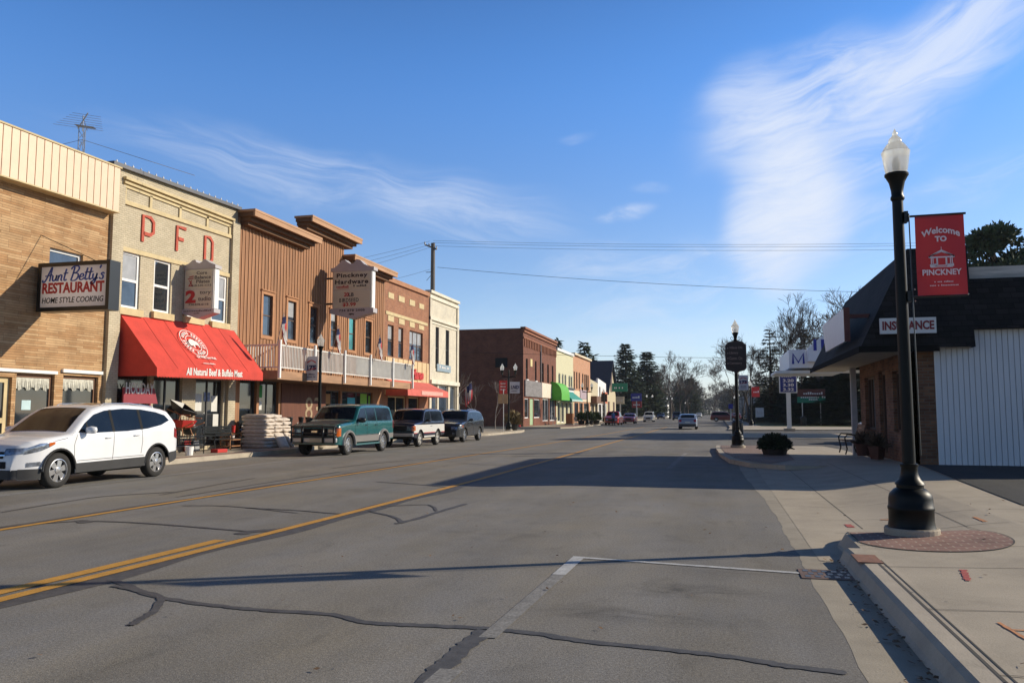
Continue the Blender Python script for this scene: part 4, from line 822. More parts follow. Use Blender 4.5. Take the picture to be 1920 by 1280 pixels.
# bench, tubs, hanging lantern by the door
t = thing('park_bench', 'dark slatted bench with curved iron arms against the brown brick office', 'bench', (4.3, 28.2, .27))
w = MB()
for k in range(4): w.box(3.95 + .11 * k, 4.03 + .11 * k, 27.5, 28.9, .68, .71)
w.build('seat', m_brown_trim, t); w = MB()
for k in range(4): w.box(4.44 + .03 * k, 4.47 + .03 * k, 27.5, 28.9, .78 + .11 * k, .87 + .11 * k)
w.build('backrest', m_brown_trim, t)
for yy in (27.52, 28.88):
    w = MB(); w.tube([(3.93, yy, .27), (3.98, yy, .45), (3.94, yy, .66), (3.92, yy, .80), (4.0, yy, .90), (4.35, yy, .88)], .022, 6); w.tube([(4.46, yy, .27), (4.40, yy, .45), (4.44, yy, .68), (4.56, yy, 1.2)], .022, 6); w.build('iron_end', m_black, t)
m_terra = mat('terracotta', (.085, .034, .022), .8, var=.2); m_twig = mat('dry_twigs', (.085, .06, .04), .9, var=.4); m_bushd = mat('dark_evergreen_leaf', (.03, .045, .02), .8, var=.5, vs=5)
def tufts(mb, c, rx, ry, rz, n, sz, rnd_, up=.4):
    for i in range(n):
        a = rnd_.uniform(0, 6.283); ph = math.acos(rnd_.uniform(-.15, 1)); rr = rnd_.uniform(.55, 1.05); d = Vector((math.cos(a) * math.sin(ph), math.sin(a) * math.sin(ph), math.cos(ph)))
        p = Vector(c) + Vector((d.x * rx, d.y * ry, d.z * rz)) * rr; q = (d + Vector((rnd_.gauss(0, .5), rnd_.gauss(0, .5), up + rnd_.gauss(0, .4)))).normalized(); s_ = sz * rnd_.uniform(.6, 1.4)
        w_ = q.cross(Vector((rnd_.gauss(0, 1), rnd_.gauss(0, 1), rnd_.gauss(0, 1)))).normalized() * s_ * .22
        mb.add([p - w_, p + w_, p + q * s_ + w_ * .3, p + q * s_ - w_ * .3], [(0, 1, 2, 3)])
for k, (x, yv, lab) in enumerate(((4.35, 26.9, 'brown planter tub of dry stems beside the office bench'), (4.4, 24.95, 'square terracotta planter by the office door, nearer the lamp'))):
    t = thing('planter_tub', lab, 'planter', (x, yv, .27), 0, 'planters by the office door'); w = MB(); w.lathe([(.17, 0), (.23, .32), (.25, .33), (.25, .37), (.21, .37), (.20, .34)], (x, yv, .27), 14 if k == 0 else 4); w.build('tub', m_terra, t)
    w = MB(); tufts(w, (x, yv, .62), .14, .14, .22, 160, .20, random.Random(k), .8); w.build('plant', m_twig, t)
t = thing('clipped_bush', 'round dark bushy shrub in a low planter on the paver island', 'bush', (1.9, 29.4, .146)); w = MB(); w.lathe([(.38, .0), (.44, .18), (.42, .2), (.3, .2)], (1.9, 29.4, .146), 18); w.build('planter', mat('dark_planter', (.045, .035, .03), .8), t)
w = MB(); w.lathe([(.34, .16), (.44, .34), (.40, .52), (.2, .64)], (1.9, 29.4, .146), 14); tufts(w, (1.9, 29.4, .42), .48, .48, .36, 3600, .13, random.Random(5), .3); w.build('foliage', m_bushd, t)

# ------------------------------------------------------------------ filling station beyond
t = thing('price_sign', 'blue fuel price board on a white post at the filling station', 'sign', (5.9, 72, .1))
p = onY(1463, 735, 72); q = onY(1492, 701, 72); w = MB(); w.box(p.x - .07, q.x + .07, 71.85, 72.15, p.z - .07, q.z + .07); w.build('cabinet', m_white, t); w = MB(); w.box(p.x, q.x, 71.83, 71.845, p.z, q.z); w.build('blue_panel', mat('price_blue', (.025, .035, .20), .5), t)
w = MB(); hh = q.z - p.z
for k, s_ in enumerate(('3.32', '3.30', '3.20')): text(w, s_, (p.x + .22, 71.83, p.z + .10 + hh * .245 * k), EX, EZ, (q.x - p.x) * .68, hh * .17, bold=.03)
illegible(w, (p.x + .12, 71.83, q.z - .26), EX, EZ, (q.x - p.x) * .8, .16, 6); w.build('lettering', m_lett_white, t)
w = MB(); w.box(5.72, 6.08, 71.9, 72.1, .25, p.z - .07); w.build('post', m_white, t); w = MB(); w.box(5.45, 6.35, 71.7, 72.3, .03, .25); w.build('plinth', m_conc, t)
t = thing('station_canopy', 'white filling station canopy with big blue letters and a sloping corner', 'canopy', (7, 62, 5))
cy = 60.0; a = onY(1480, 690, cy); c = onY(1547, 655, cy); w = MB(); xl = a.x
w.box(xl, xl + 12, cy, cy + 9, 4.75, 6.05); w.build('fascia', mat('bright_white_panel', (.90, .90, .92), .4, var=.03), t)
w = MB(); w.box(xl + .25, xl + 12, cy - 1.6, cy - .002, 5.1, 7.2) ; w.box(xl + .3, xl + 12, cy - 1.5, cy - .01, 4.9, 5.08); w2 = MB(); w2.box(xl - .9, xl + 3.6, cy + .5, cy + 6, 4.40, 4.6); w2.build('canopy_edge', m_white, t)
bl = mat('letter_blue', (.02, .03, .34), .4); 
w2 = MB(); stroke(w2, [(0, 0), (.02, 1), (.5, .15), (.98, 1), (1, 0)], (xl + .26, cy, 5.03), EX, EZ, .72, .72, .15, th=.03, smooth=False); w2.build('lettering', bl, t)
w = MB(); w.prism([(xl + 1.2, cy - .9, 5.15), (xl + 14, cy - .9, 5.15), (xl + 14, cy - .9, 7.1), (xl + 2.4, cy - .9, 7.1), (xl + 1.2, cy - .9, 6.1)], (0, .85, 0)); w.build('corner_panel', mat('bright_white_panel', (.90, .90, .92), .4, var=.03), t); 
for px in (1525.5, 1540): p = onY(px, 657, cy - .93); q = onY(px + 5.2, 636, cy - .93); w2 = MB(); w2.box(p.x, q.x, cy - .93, cy - .901, p.z, q.z); w2.build('lettering', bl, t)
w = MB(); [MB().box(q, q + .4, 66, 66.4, 0, 4.75).build('column', m_white, t) for q in (12.6, 16)]
t = thing('direction_board', 'wide board with a brown upper half and a green lower half on thin posts', 'sign', (11, 100, .1))
p = onY(1495, 755, 100); q = onY(1547, 729, 100); w = MB(); mz = p.z + (q.z - p.z) * .45; w.box(p.x, q.x, 100, 100.1, mz, q.z); w.build('brown_panel', mat('brown_sign', (.13, .03, .02), .6), t); w = MB(); w.box(p.x, q.x, 100, 100.1, p.z, mz - .003); w.build('green_panel', mat('green_sign', (.02, .22, .12), .6), t)
w = MB(); illegible(w, (p.x + .7, 100, q.z - .62), EX, EZ, 2.2, .26, 9); illegible(w, (p.x + .4, 100, q.z - 1.05), EX, EZ, 2.8, .26, 12); illegible(w, (p.x + 1.3, 100, p.z + .3), EX, EZ, 1.0, .26, 5); w.build('lettering', m_lett_white, t)
w = MB()
for xx in (p.x + .5, q.x - .6): w.box(xx, xx + .1, 100.101, 100.2, .1, q.z)
w.build('posts', m_steel, t)
t = thing('litter_bin', 'dark round litter bin on the grass under the direction board', 'bin', (9.4, 96, .11)); w = MB(); w.lathe([(.3, 0), (.34, .9), (.36, .92), (.2, 1.05), (.05, 1.1)], (9.4, 96, .11), 14); w.build('body', m_black, t, auto=40)

x = onY(1383, 800, 52).x; t = thing('litter_bin', 'dark litter bin standing directly behind the island lamp', 'bin', (x, 52, .03)); w = MB(); w.lathe([(.30, 0), (.34, .05), (.34, .9), (.37, .93), (.30, 1.08), (.05, 1.12)], (x, 52, .03), 14); w.build('body', m_black, t, auto=40)
# ------------------------------------------------------------------ vehicles
def paint(name, col, rough=.28, metal=0.0, var=.05): return mat(name, col, rough, metal=metal, var=var, vs=1.5, coat=.7, spec=.5)
m_tyre = mat('tyre_rubber', (.018, .017, .016), .85, var=.25, vs=8); m_alloy = mat('alloy_rim', (.55, .55, .56), .25, metal=.85, var=.08)
m_carglass = mat('car_glass', (.008, .011, .015), .05, var=.4, vs=1.2, spec=.26, coat=.0); m_bump = mat('bright_bumper', (.46, .46, .46), .3, metal=.45); m_clad = mat('dark_cladding', (.028, .028, .029), .6, var=.2); m_under = mat('underbody_black', (.008, .008, .008), .9)
m_lens = mat('headlight_lens', (.22, .25, .30), .06, metal=.4, var=.8, vs=11, coat=1); m_amber = mat('amber_lens', (.55, .12, .015), .15, coat=1); m_tail = mat('tail_lens', (.32, .012, .012), .15, coat=1); m_plate = mat('number_plate', (.55, .55, .50), .5); m_seam = mat('door_seam', (.02, .02, .022), .7)
def pl(pts, x):
    for i in range(len(pts) - 1):
        (a, b), (c, d) = pts[i], pts[i + 1]
        if a <= x <= c: return b + (d - b) * ((x - a) / (c - a) if c > a else 1)
    return pts[0][1] if x < pts[0][0] else pts[-1][1]
class Car:
    """x runs from the nose (0) back to the tail (L); +y is the side nearer the street; built about its own base point"""
    def __init__(s, root, L, W, top, wheels, rad, sill, belt, m_body, tumble=.30, nose=(.45, .16), tail=(.35, .12), rnd=.11, arch=1.17, crown=.03, low=None, flare=0.0):
        s.root = root; s.L, s.W, s.top, s.wheels, s.rad, s.sill, s.belt, s.tumble = L, W, top, wheels, rad, sill, belt, tumble
        s.nose, s.tail, s.rnd, s.ar, s.crown, s.low = nose, tail, rnd, rad * arch, crown, low or [(0, sill), (L, sill)]
        xs = [0, .012, .03, .06, .1, .15, .21, .28] + [.28 + .075 * i for i in range(1, int((L - .5) / .075))] + [L - .28, L - .21, L - .15, L - .1, L - .06, L - .03, L - .012, L]
        for wx in wheels: xs += [wx - s.ar - .002, wx - s.ar + .01, wx + s.ar - .01, wx + s.ar + .002, wx - s.ar * .93, wx + s.ar * .93]
        xs += [p[0] for p in top]; s.xs = sorted({round(x, 4) for x in xs if 0 <= x <= L})
        s.off = Vector((-L / 2, 0, 0)); s.vs = []; s.fs = []; K = None
        for x in s.xs:
            r = s.section(x); K = len(r); s.vs += r
        n = len(s.xs)
        for i in range(n - 1):
            for j in range(K - 1): a = i * K + j; s.fs.append((a, a + K, a + K + 1, a + 1))
        s.fs.append(tuple(range(K))); s.fs.append(tuple(range((n - 1) * K + K - 1, (n - 1) * K - 1, -1)))
        mb = MB(); mb.add(s.vs, s.fs); s.body = mb.build('body', m_body, root, auto=38, local=True); s.bvh = BVHTree.FromPolygons([Vector(v) for v in s.vs], s.fs)
        u = MB(); a, e = wheels; iw = W / 2 - .30; zt = rad * 2 + .16
        u.box(-L / 2 + .22, L / 2 - .22, -iw, iw, sill - .06, zt); u.box(a + s.ar - L / 2 + .02, e - s.ar - L / 2 - .02, -W / 2 + .10, W / 2 - .10, sill - .03, zt - .1)
        u.box(-L / 2 + .25, a - s.ar - L / 2 - .03, -s.hw(.25, .5) + .12, s.hw(.25, .5) - .12, pl(s.low, .2) + .04, .42); u.box(e + s.ar - L / 2 + .03, L / 2 - .12, -W / 2 + .16, W / 2 - .16, pl(s.low, L - .2) + .05, zt - .2); u.build('underbody', m_under, root, local=True)
    def zl(s, x):
        z = pl(s.low, x)
        for wx in s.wheels:
            d = abs(x - wx)
            if d < s.ar: z = max(z, s.rad + math.sqrt(s.ar ** 2 - d ** 2))
        return z
    def hw(s, x, z):
        h = s.W / 2; L = s.L
        if x < s.nose[0]: h -= s.nose[1] * ((s.nose[0] - x) / s.nose[0]) ** 2.2
        if x > L - s.tail[0]: h -= s.tail[1] * ((x - L + s.tail[0]) / s.tail[0]) ** 2.2
        b = pl(s.belt, x) if isinstance(s.belt, list) else s.belt
        if z > b: h -= s.tumble * (z - b) + .010
        else: h -= .045 * ((b - .18 - z) / b) ** 2
        return max(.08, h)
    def section(s, x):
        zt = pl(s.top, x); zl = min(s.zl(x), zt - .02); r = min(s.rnd, (zt - zl) * .35); NR = 12; pts = []
        for j in range(NR + 1):
            z = zl + (zt - r - zl) * j / NR; pts.append((s.hw(x, z), z))
        h0 = s.hw(x, zt - r)
        for j in range(1, 5): a = math.pi / 2 * j / 4; pts.append((h0 - r + r * math.cos(a), zt - r + r * math.sin(a)))
        hh = pts[-1][0]
        for j in range(1, 4): y = hh * (1 - j / 4); pts.append((y, zt + s.crown * (1 - (y / hh) ** 2)))
        full = [(y, z) for y, z in pts] + [(0, zt + s.crown)] + [(-y, z) for y, z in pts[::-1]]
        return [(x - s.L / 2, y, z) for y, z in full]
    def side(s, name, lo, hi, m, lift=.006, both=True, n=None, parent=None):
        """panel between two (x, z) outlines laid on both flanks"""
        x0 = max(lo[0][0], hi[0][0]); x1 = min(lo[-1][0], hi[-1][0]); n = n or max(4, int((x1 - x0) / .06)); xs = sorted({x0 + (x1 - x0) * i / n for i in range(n + 1)} | {p[0] for p in lo + hi if x0 <= p[0] <= x1}); k = 6
        for sg in (1, -1) if both else (1,):
            g = []; mb = MB()
            for x in xs:
                a, b = pl(lo, x), pl(hi, x)
                for j in range(k + 1):
                    z = a + (b - a) * j / k; h = s.bvh.ray_cast(Vector((x - s.L / 2, sg * 3, z)), Vector((0, -sg, 0)))[0]
                    y = abs(h.y) if h and h.y * sg > 0 else s.hw(x, z); g.append((x - s.L / 2, sg * (y + lift), z))
            fs = []
            for i in range(len(xs) - 1):
                for j in range(k): a = i * (k + 1) + j; q = (a, a + 1, a + k + 2, a + k + 1); fs.append(q if sg > 0 else q[::-1])
            mb.add(g, fs); o = mb.build(name, m, parent or s.root, local=True, smooth=True)
        return o
    def end(s, name, ys, lo, hi, m, rear=False, lift=.008, parent=None, both=False, k=5):
        """panel on the nose or tail: y range and z range, projected along the length"""
        for sg in ((1, -1) if both else (1,)):
            mb = MB(); n = max(2, int(abs(ys[1] - ys[0]) / .06)); g = []
            for i in range(n + 1):
                y = sg * (ys[0] + (ys[1] - ys[0]) * i / n); f = i / n; a = lo if isinstance(lo, (int, float)) else lo[0] + (lo[1] - lo[0]) * f; b = hi if isinstance(hi, (int, float)) else hi[0] + (hi[1] - hi[0]) * f
                for j in range(k + 1):
                    z = a + (b - a) * j / k; o = Vector((4 if rear else -4, y, z)); h = s.bvh.ray_cast(o, Vector((-1 if rear else 1, 0, 0)))[0]
                    x = h.x if h else (s.L / 2 if rear else -s.L / 2); g.append((x + (lift if rear else -lift), y, z))
            mb.add(g, [(i * (k + 1) + j, i * (k + 1) + j + 1, (i + 1) * (k + 1) + j + 1, (i + 1) * (k + 1) + j) for i in range(n) for j in range(k)]); o = mb.build(name, m, parent or s.root, local=True, smooth=True)
        return o
    def topp(s, name, x0, x1, y0, y1, m, lift=.006):
        """panel seen from above (windscreen, rear glass): half widths y0 at x0, y1 at x1"""
        n, k = 14, 12; g = []
        for i in range(n + 1):
            x = x0 + (x1 - x0) * i / n; w = y0 + (y1 - y0) * i / n
            for j in range(k + 1):
                y = -w + 2 * w * j / k; h, nn, _, _ = s.bvh.ray_cast(Vector((x - s.L / 2, y, 4)), Vector((0, 0, -1)))
                if h is None: h = Vector((x - s.L / 2, y, pl(s.top, x))); nn = EZ
                if nn.z < 0: nn = -nn
                g.append(h + nn * lift)
        mb = MB(); mb.add(g, [(i * (k + 1) + j, (i + 1) * (k + 1) + j, (i + 1) * (k + 1) + j + 1, i * (k + 1) + j + 1) for i in range(n) for j in range(k)]); return mb.build(name, m, s.root, local=True, smooth=True)
    def seams(s, lines, m=m_seam):
        mb = MB()
        for pts in lines:
            q = []
            for i in range(len(pts) - 1):
                for t in range(5): f = t / 5; q.append((pts[i][0] + (pts[i + 1][0] - pts[i][0]) * f, pts[i][1] + (pts[i + 1][1] - pts[i][1]) * f))
            q.append(pts[-1])
            for sg in (1, -1): mb.tube([(x - s.L / 2, sg * (s.surf(x, z) + .001), z) for x, z in q], .006, 4)
        mb.build('door_seams', m, s.root, local=True)
    def surf(s, x, z):
        h = s.bvh.ray_cast(Vector((x - s.L / 2, 3, z)), Vector((0, -1, 0)))[0]; return h.y if h else s.hw(x, z)
    def handles(s, pts, m):
        for x, z in pts:
            for sg in (1, -1): y = s.surf(x, z); mb = MB(); mb.tube([(x - .10 - s.L / 2, sg * y, z), (x - .08 - s.L / 2, sg * (y + .03), z + .005), (x + .08 - s.L / 2, sg * (y + .03), z + .012), (x + .10 - s.L / 2, sg * y, z + .01)], .014, 6); mb.build('door_handle', m, s.root, local=True)
    def mirrors(s, x, z, m, sz=1.0):
        for sg in (1, -1):
            y = s.surf(x, z); mb = MB(); c = Vector((x - s.L / 2 - .02, sg * (y + .15), z + .06)); mb.lathe([(.01, -.105 * sz), (.10 * sz, -.08 * sz), (.125 * sz, 0), (.11 * sz, .08 * sz), (.02, .11 * sz)], (0, 0, 0), 12, Matrix.Translation(c) @ Matrix.Diagonal((.65, 1.1, .75, 1))); mb.tube([(x - s.L / 2, sg * (y - .02), z), (c.x, c.y - sg * .08, c.z - .04)], .03, 6); mb.build('wing_mirror', m, s.root, local=True, smooth=True)
    def wheel(s, kind='six', m_rim=None, hw_in=.03, hub=None):
        m_rim = m_rim or m_alloy
        for wx in s.wheels:
            for sg in (1, -1):
                yc = sg * (s.W / 2 - hw_in - .11); r = s.rad; M_ = Matrix.Translation((wx - s.L / 2, yc, r)) @ Matrix.Rotation(-sg * math.pi / 2, 4, 'X')
                t = MB(); t.lathe([(r * .62, -.115), (r * .90, -.115), (r * .985, -.085), (r, -.04), (r, .04), (r * .985, .085), (r * .90, .115), (r * .70, .120), (r * .62, .105)], n=36, M=M_, caps=False); tyre = t.build('wheel', m_tyre, s.root, local=True, auto=50)
                f = MB(); R0 = r * .66
                f.lathe([(R0, .05), (R0, .112), (R0 * .93, .116), (R0 * .88, .07), (R0 * .86, .03)], n=30, M=M_, caps=False); ns = {'six': 6, 'five': 5, 'steel': 8, 'far': 0}[kind]
                for k in range(ns):
                    a = 2 * math.pi * k / ns + .26; ca, sa = math.cos(a), math.sin(a); w0 = .15 * r if kind != 'steel' else .12 * r
                    P_ = lambda rr, w, z: M_ @ Vector((rr * ca - w * sa, rr * sa + w * ca, z))
                    q = [P_(.05, -w0 * .8, .095), P_(.05, w0 * .8, .095), P_(R0 * .92, w0 * 1.15, .088), P_(R0 * .92, -w0 * 1.15, .088)]; f.prism(q, (M_.to_3x3() @ Vector((0, 0, -.04))))
                f.lathe([(.075, .06), (.072, .108), (.03, .118), (.01, .118)], n=14, M=M_); f.build('rim', m_rim, tyre, local=True, auto=40)
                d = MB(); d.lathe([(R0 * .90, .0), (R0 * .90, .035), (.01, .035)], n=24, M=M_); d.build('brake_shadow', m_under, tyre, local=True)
    def roof_rails(s, x0, x1, y, m, h=.05):
        for sg in (1, -1):
            P_ = lambda x, dz: Vector((x - s.L / 2, sg * y, pl(s.top, x) - .02 + dz)); mb = MB(); mb.tube([P_(x0, 0), P_(x0 + .12, h), P_((x0 + x1) / 2, h), P_(x1 - .12, h), P_(x1, 0)], .016, 6); mb.build('roof_rail', m, s.root, local=True)
def car_root(name, label, cat, x, y, rz, group=None): return thing(name, label, cat, (x, y, 0), rz, group)
NOSE_S = math.pi / 2                                    # nose towards -Y (cars on the left kerb): local -x -> world -y

# -- white crossover, nose out of frame at the left
r = car_root('parked_car', 'white crossover with dark lower cladding, parked at the left edge by the restaurant', 'car', -14.55, 15.82, NOSE_S)
L = 4.9; m_wp = paint('white_car_paint', (.74, .75, .77), .3)
top = [(0, .60), (.02, .72), (.06, .82), (.14, .92), (.30, 1.01), (.60, 1.07), (1.0, 1.11), (1.22, 1.14), (1.40, 1.27), (1.72, 1.51), (1.98, 1.665), (2.25, 1.74), (2.7, 1.79), (3.3, 1.79), (3.9, 1.755), (4.35, 1.69), (4.52, 1.645), (4.68, 1.45), (4.82, 1.22), (4.90, 1.05), (4.96, .92), (5.0, .70)]
top = [(q * .98, z) for q, z in top]
c = Car(r, L, 1.94, top, (.90, 3.98), .375, .30, [(0, .95), (1.2, 1.12), (3.2, 1.16), (4.6, 1.28), (5, 1.1)], m_wp, tumble=.34, nose=(.75, .34), tail=(.4, .16), rnd=.13, low=[(0, .30), (.1, .22), (.5, .22), (1.5, .30), (3.5, .32), (4.4, .34), (5.0, .46)])
c.wheel('six')
c.side('side_window', [(1.40, 1.165), (1.9, 1.15), (2.9, 1.165), (3.6, 1.21), (4.10, 1.29), (4.42, 1.40)], [(1.40, 1.175), (1.62, 1.36), (1.95, 1.555), (2.3, 1.645), (2.9, 1.69), (3.5, 1.675), (4.0, 1.61), (4.30, 1.53), (4.42, 1.41)], m_carglass)
c.side('window_pillar', [(2.42, 1.16), (2.50, 1.16)], [(2.42, 1.66), (2.50, 1.67)], m_under, lift=.009); c.side('window_pillar', [(3.36, 1.19), (3.44, 1.195)], [(3.36, 1.68), (3.44, 1.675)], m_under, lift=.009)
c.side('window_pillar', [(1.66, 1.16), (1.70, 1.16)], [(1.66, 1.37), (1.70, 1.40)], m_under, lift=.009)
c.topp('windscreen', 1.24, 2.0, .76, .60, m_carglass); c.topp('sunroof', 2.35, 3.0, .42, .42, m_carglass)
c.side('cladding', [(1.342, .292), (3.538, .312)], [(1.342, .50), (3.538, .53)], m_clad, lift=.012); c.side('cladding', [(4.422, .325), (4.88, .44)], [(4.422, .60), (4.88, .64)], m_clad, lift=.012); c.side('cladding', [(.08, .225), (.459, .225)], [(.08, .44), (.459, .44)], m_clad, lift=.012); c.end('cladding', (-.86, .86), .24, .43, m_clad)
for wx in c.wheels:
    for sg in (1, -1): mb = MB(); mb.tube([(wx - L / 2 + (c.ar + .012) * math.cos(a), sg * (c.hw(wx, .5) + .004), c.rad + (c.ar + .012) * math.sin(a)) for a in [math.pi * k / 16 for k in range(17)]], .024, 5); mb.build('arch_lip', m_clad, r, local=True)
c.side('headlight', [(.16, .74), (.42, .80), (.74, .93)], [(.16, .86), (.42, .96), (.74, .985)], m_lens, lift=.010); c.end('headlight', (.42, .84), (.72, .76), (.86, .88), m_lens, both=True, lift=.012); c.side('indicator', [(.60, .885), (.74, .94)], [(.60, .968), (.74, .982)], m_amber, lift=.014)
c.end('grille', (-.42, .42), .66, .80, m_under, lift=.012); c.end('grille_bar', (-.46, .46), .715, .745, m_chrome, lift=.02); c.end('lower_grille', (-.5, .5), .46, .60, m_under, lift=.012); c.side('fog_light', [(.20, .48), (.44, .50)], [(.20, .57), (.44, .585)], m_lens, lift=.010)
c.side('tail_light', [(4.58, .98), (4.80, .92)], [(4.58, 1.22), (4.72, 1.14), (4.80, 1.03)], m_tail, lift=.010); c.end('rear_window', (-.6, .6), 1.15, 1.58, m_carglass, rear=True); c.end('number_plate', (-.25, .25), .78, .92, m_plate, rear=True)
c.seams([[(1.30, .55), (1.28, .9), (1.36, 1.13)], [(2.44, .53), (2.46, .9), (2.46, 1.15)], [(3.38, .62), (3.42, .9), (3.40, 1.18)], [(1.38, .55), (3.48, .57)], [(.75, 1.0), (1.1, 1.05)]])
c.handles([(2.28, 1.02), (3.20, 1.05)], m_wp); c.mirrors(1.62, 1.15, m_wp, 1.05); c.roof_rails(2.35, 4.25, .62, m_alloy, .055)

# -- teal full-size SUV
r = car_root('parked_car', 'teal and grey full-size SUV with a black brush guard and dark hood', 'car', -14.5, 29.75, NOSE_S)
L = 5.3; m_teal = paint('teal_car_paint', (.008, .092, .098), .25)
top = [(0, .55), (.01, .70), (.03, 1.00), (.08, 1.12), (.25, 1.17), (.8, 1.21), (1.38, 1.25), (1.55, 1.33), (1.80, 1.56), (2.02, 1.78), (2.20, 1.86), (2.7, 1.90), (3.8, 1.91), (4.8, 1.89), (5.02, 1.84), (5.12, 1.60), (5.20, 1.30), (5.25, 1.0), (5.30, .70)]
c = Car(r, L, 1.96, top, (.92, 4.18), .385, .44, 1.22, m_teal, tumble=.22, nose=(.20, .10), tail=(.2, .09), rnd=.09, low=[(0, .42), (.3, .40), (1.5, .46), (4, .46), (5.3, .52)])
c.wheel('steel', m_alloy)
m_greyband = paint('grey_two_tone', (.20, .19, .18), .4)
c.side('grey_lower_panel', [(1.36, .47), (3.74, .47)], [(1.36, .70), (3.74, .72)], m_greyband, lift=.010); c.side('grey_lower_panel', [(4.63, .53), (5.27, .56)], [(4.63, .74), (5.27, .76)], m_greyband, lift=.010); c.side('chrome_strip', [(1.36, .70), (3.74, .72)], [(1.36, .735), (3.74, .755)], m_chrome, lift=.014)
for wx in c.wheels:
    for sg in (1, -1): mb = MB(); mb.tube([(wx - L / 2 + (c.ar + .05) * math.cos(a), sg * (c.hw(wx, .6) + .005), c.rad + (c.ar + .05) * math.sin(a)) for a in [math.pi * k / 16 for k in range(17)]], .062, 6); mb.build('arch_flare', m_greyband, r, local=True)
wl = [1.27, 1.27]
c.side('side_window', [(1.66, 1.27), (2.50, 1.27)], [(1.66, 1.36), (1.92, 1.60), (2.12, 1.76), (2.50, 1.79)], m_carglass); c.side('side_window', [(2.58, 1.27), (3.42, 1.27)], [(2.58, 1.79), (3.42, 1.80)], m_carglass); c.side('side_window', [(3.52, 1.27), (4.98, 1.27)], [(3.52, 1.80), (4.78, 1.79), (4.98, 1.68)], m_carglass)
c.topp('windscreen', 1.54, 2.05, .82, .72, m_carglass); c.topp('dark_hood', .16, 1.36, .78, .80, mat('dark_hood_panel', (.02, .022, .024), .45))
for sg in (1, -1): MB().box(1.42 - L / 2, 3.70 - L / 2, sg * .80, sg * 1.02, .35, .41).build('running_board', mat('teal_grey_board', (.05, .14, .15), .4), r, local=True)
c.end('grille', (-.52, .52), .74, 1.0, m_under); c.end('headlight', (.55, .86), .78, .98, m_lens, both=True, lift=.012); c.end('indicator', (.87, .95), .70, 1.02, m_amber, both=True); c.side('indicator', [(.03, .72), (.22, .72)], [(.03, 1.02), (.22, 1.02)], m_amber); c.end('emblem', (-.12, .12), .85, .93, m_chrome, lift=.02)
mb = MB(); mb.box(-.10 - L / 2, .02 - L / 2, -.94, .94, .50, .66); mb.build('bumper', m_bump, r, local=True, bevel=.03); mb = MB(); mb.box(-.115 - L / 2, -.101 - L / 2, -.30, .12, .52, .64); mb.build('number_plate', mat('tan_plate', (.50, .42, .28), .6), r, local=True)
mb = MB(); X_ = -.13 - L / 2
for z in (.72, .84, 1.08): mb.tube([(X_ + .10, -.93, z), (X_, -.86, z), (X_, .86, z), (X_ + .10, .93, z)], .024, 8)
for yv in (-.86, -.42, .42, .86): mb.tube([(X_, yv, .48), (X_, yv, 1.09)], .030 if abs(yv) > .5 else .045, 8)
mb.build('brush_guard', m_black, r, local=True, smooth=True)
c.seams([[(1.42, .76), (1.44, 1.2), (1.55, 1.3)], [(2.52, .76), (2.54, 1.27), (2.54, 1.8)], [(3.45, .90), (3.47, 1.27), (3.47, 1.82)]]); c.handles([(2.40, 1.10), (3.32, 1.10)], m_black); c.mirrors(1.74, 1.24, m_black, 1.25)
c.end('rear_window', (-.7, .7), 1.25, 1.74, m_carglass, rear=True); c.side('tail_light', [(5.10, .95), (5.24, .95)], [(5.10, 1.28), (5.20, 1.28)], m_tail); c.end('rear_bumper', (-.9, .9), .52, .70, m_chrome, rear=True, lift=.05); c.roof_rails(2.4, 4.8, .66, m_black, .05)

# -- two-tone small SUV
r = car_root('parked_car', 'boxy two-door SUV in dark blue over white with a red stripe', 'car', -14.4, 36.9, NOSE_S)
L = 4.35; m_navy = paint('navy_car_paint', (.012, .014, .030), .25)
top = [(0, .60), (.01, .75), (.03, .98), (.09, 1.07), (.4, 1.11), (1.05, 1.16), (1.20, 1.22), (1.42, 1.46), (1.60, 1.66), (1.80, 1.73), (2.4, 1.76), (3.6, 1.76), (4.02, 1.72), (4.16, 1.45), (4.26, 1.15), (4.32, .9), (4.35, .68)]
c = Car(r, L, 1.78, top, (.82, 3.25), .37, .42, 1.14, m_navy, tumble=.22, nose=(.2, .10), tail=(.2, .1), rnd=.08, low=[(0, .46), (.3, .42), (1.3, .44), (3.0, .44), (4.35, .52)])
c.wheel('five', mat('pale_rim', (.50, .48, .44), .4, metal=.4))
m_w2 = paint('cream_white_car_paint', (.66, .65, .60), .35)
def bandw(name, lo, hi, m, lift):
    for a, e in ((.06, c.wheels[0] - c.ar - .02), (c.wheels[0] + c.ar + .02, c.wheels[1] - c.ar - .02), (c.wheels[1] + c.ar + .02, L - .08)): c.side(name, [(a, lo), (e, lo)], [(a, hi), (e, hi)], m, lift=lift)
bandw('white_panel', .66, 1.03, m_w2, .006); bandw('red_stripe', .63, .66, m_red, .008)
for wx in c.wheels: c.side('white_panel', [(wx - c.ar - .02, .66), (wx - c.ar * .8, c.zl(wx - c.ar * .8) + .02), (wx - c.ar * .4, c.zl(wx - c.ar * .4) + .02), (wx, c.zl(wx) + .02), (wx + c.ar * .4, c.zl(wx + c.ar * .4) + .02), (wx + c.ar * .8, c.zl(wx + c.ar * .8) + .02), (wx + c.ar + .02, .66)], [(wx - c.ar - .02, 1.03), (wx + c.ar + .02, 1.03)], m_w2, lift=.0062)
c.side('white_sill', [(1.30, .43), (2.80, .43)], [(1.30, .50), (2.80, .50)], m_w2)
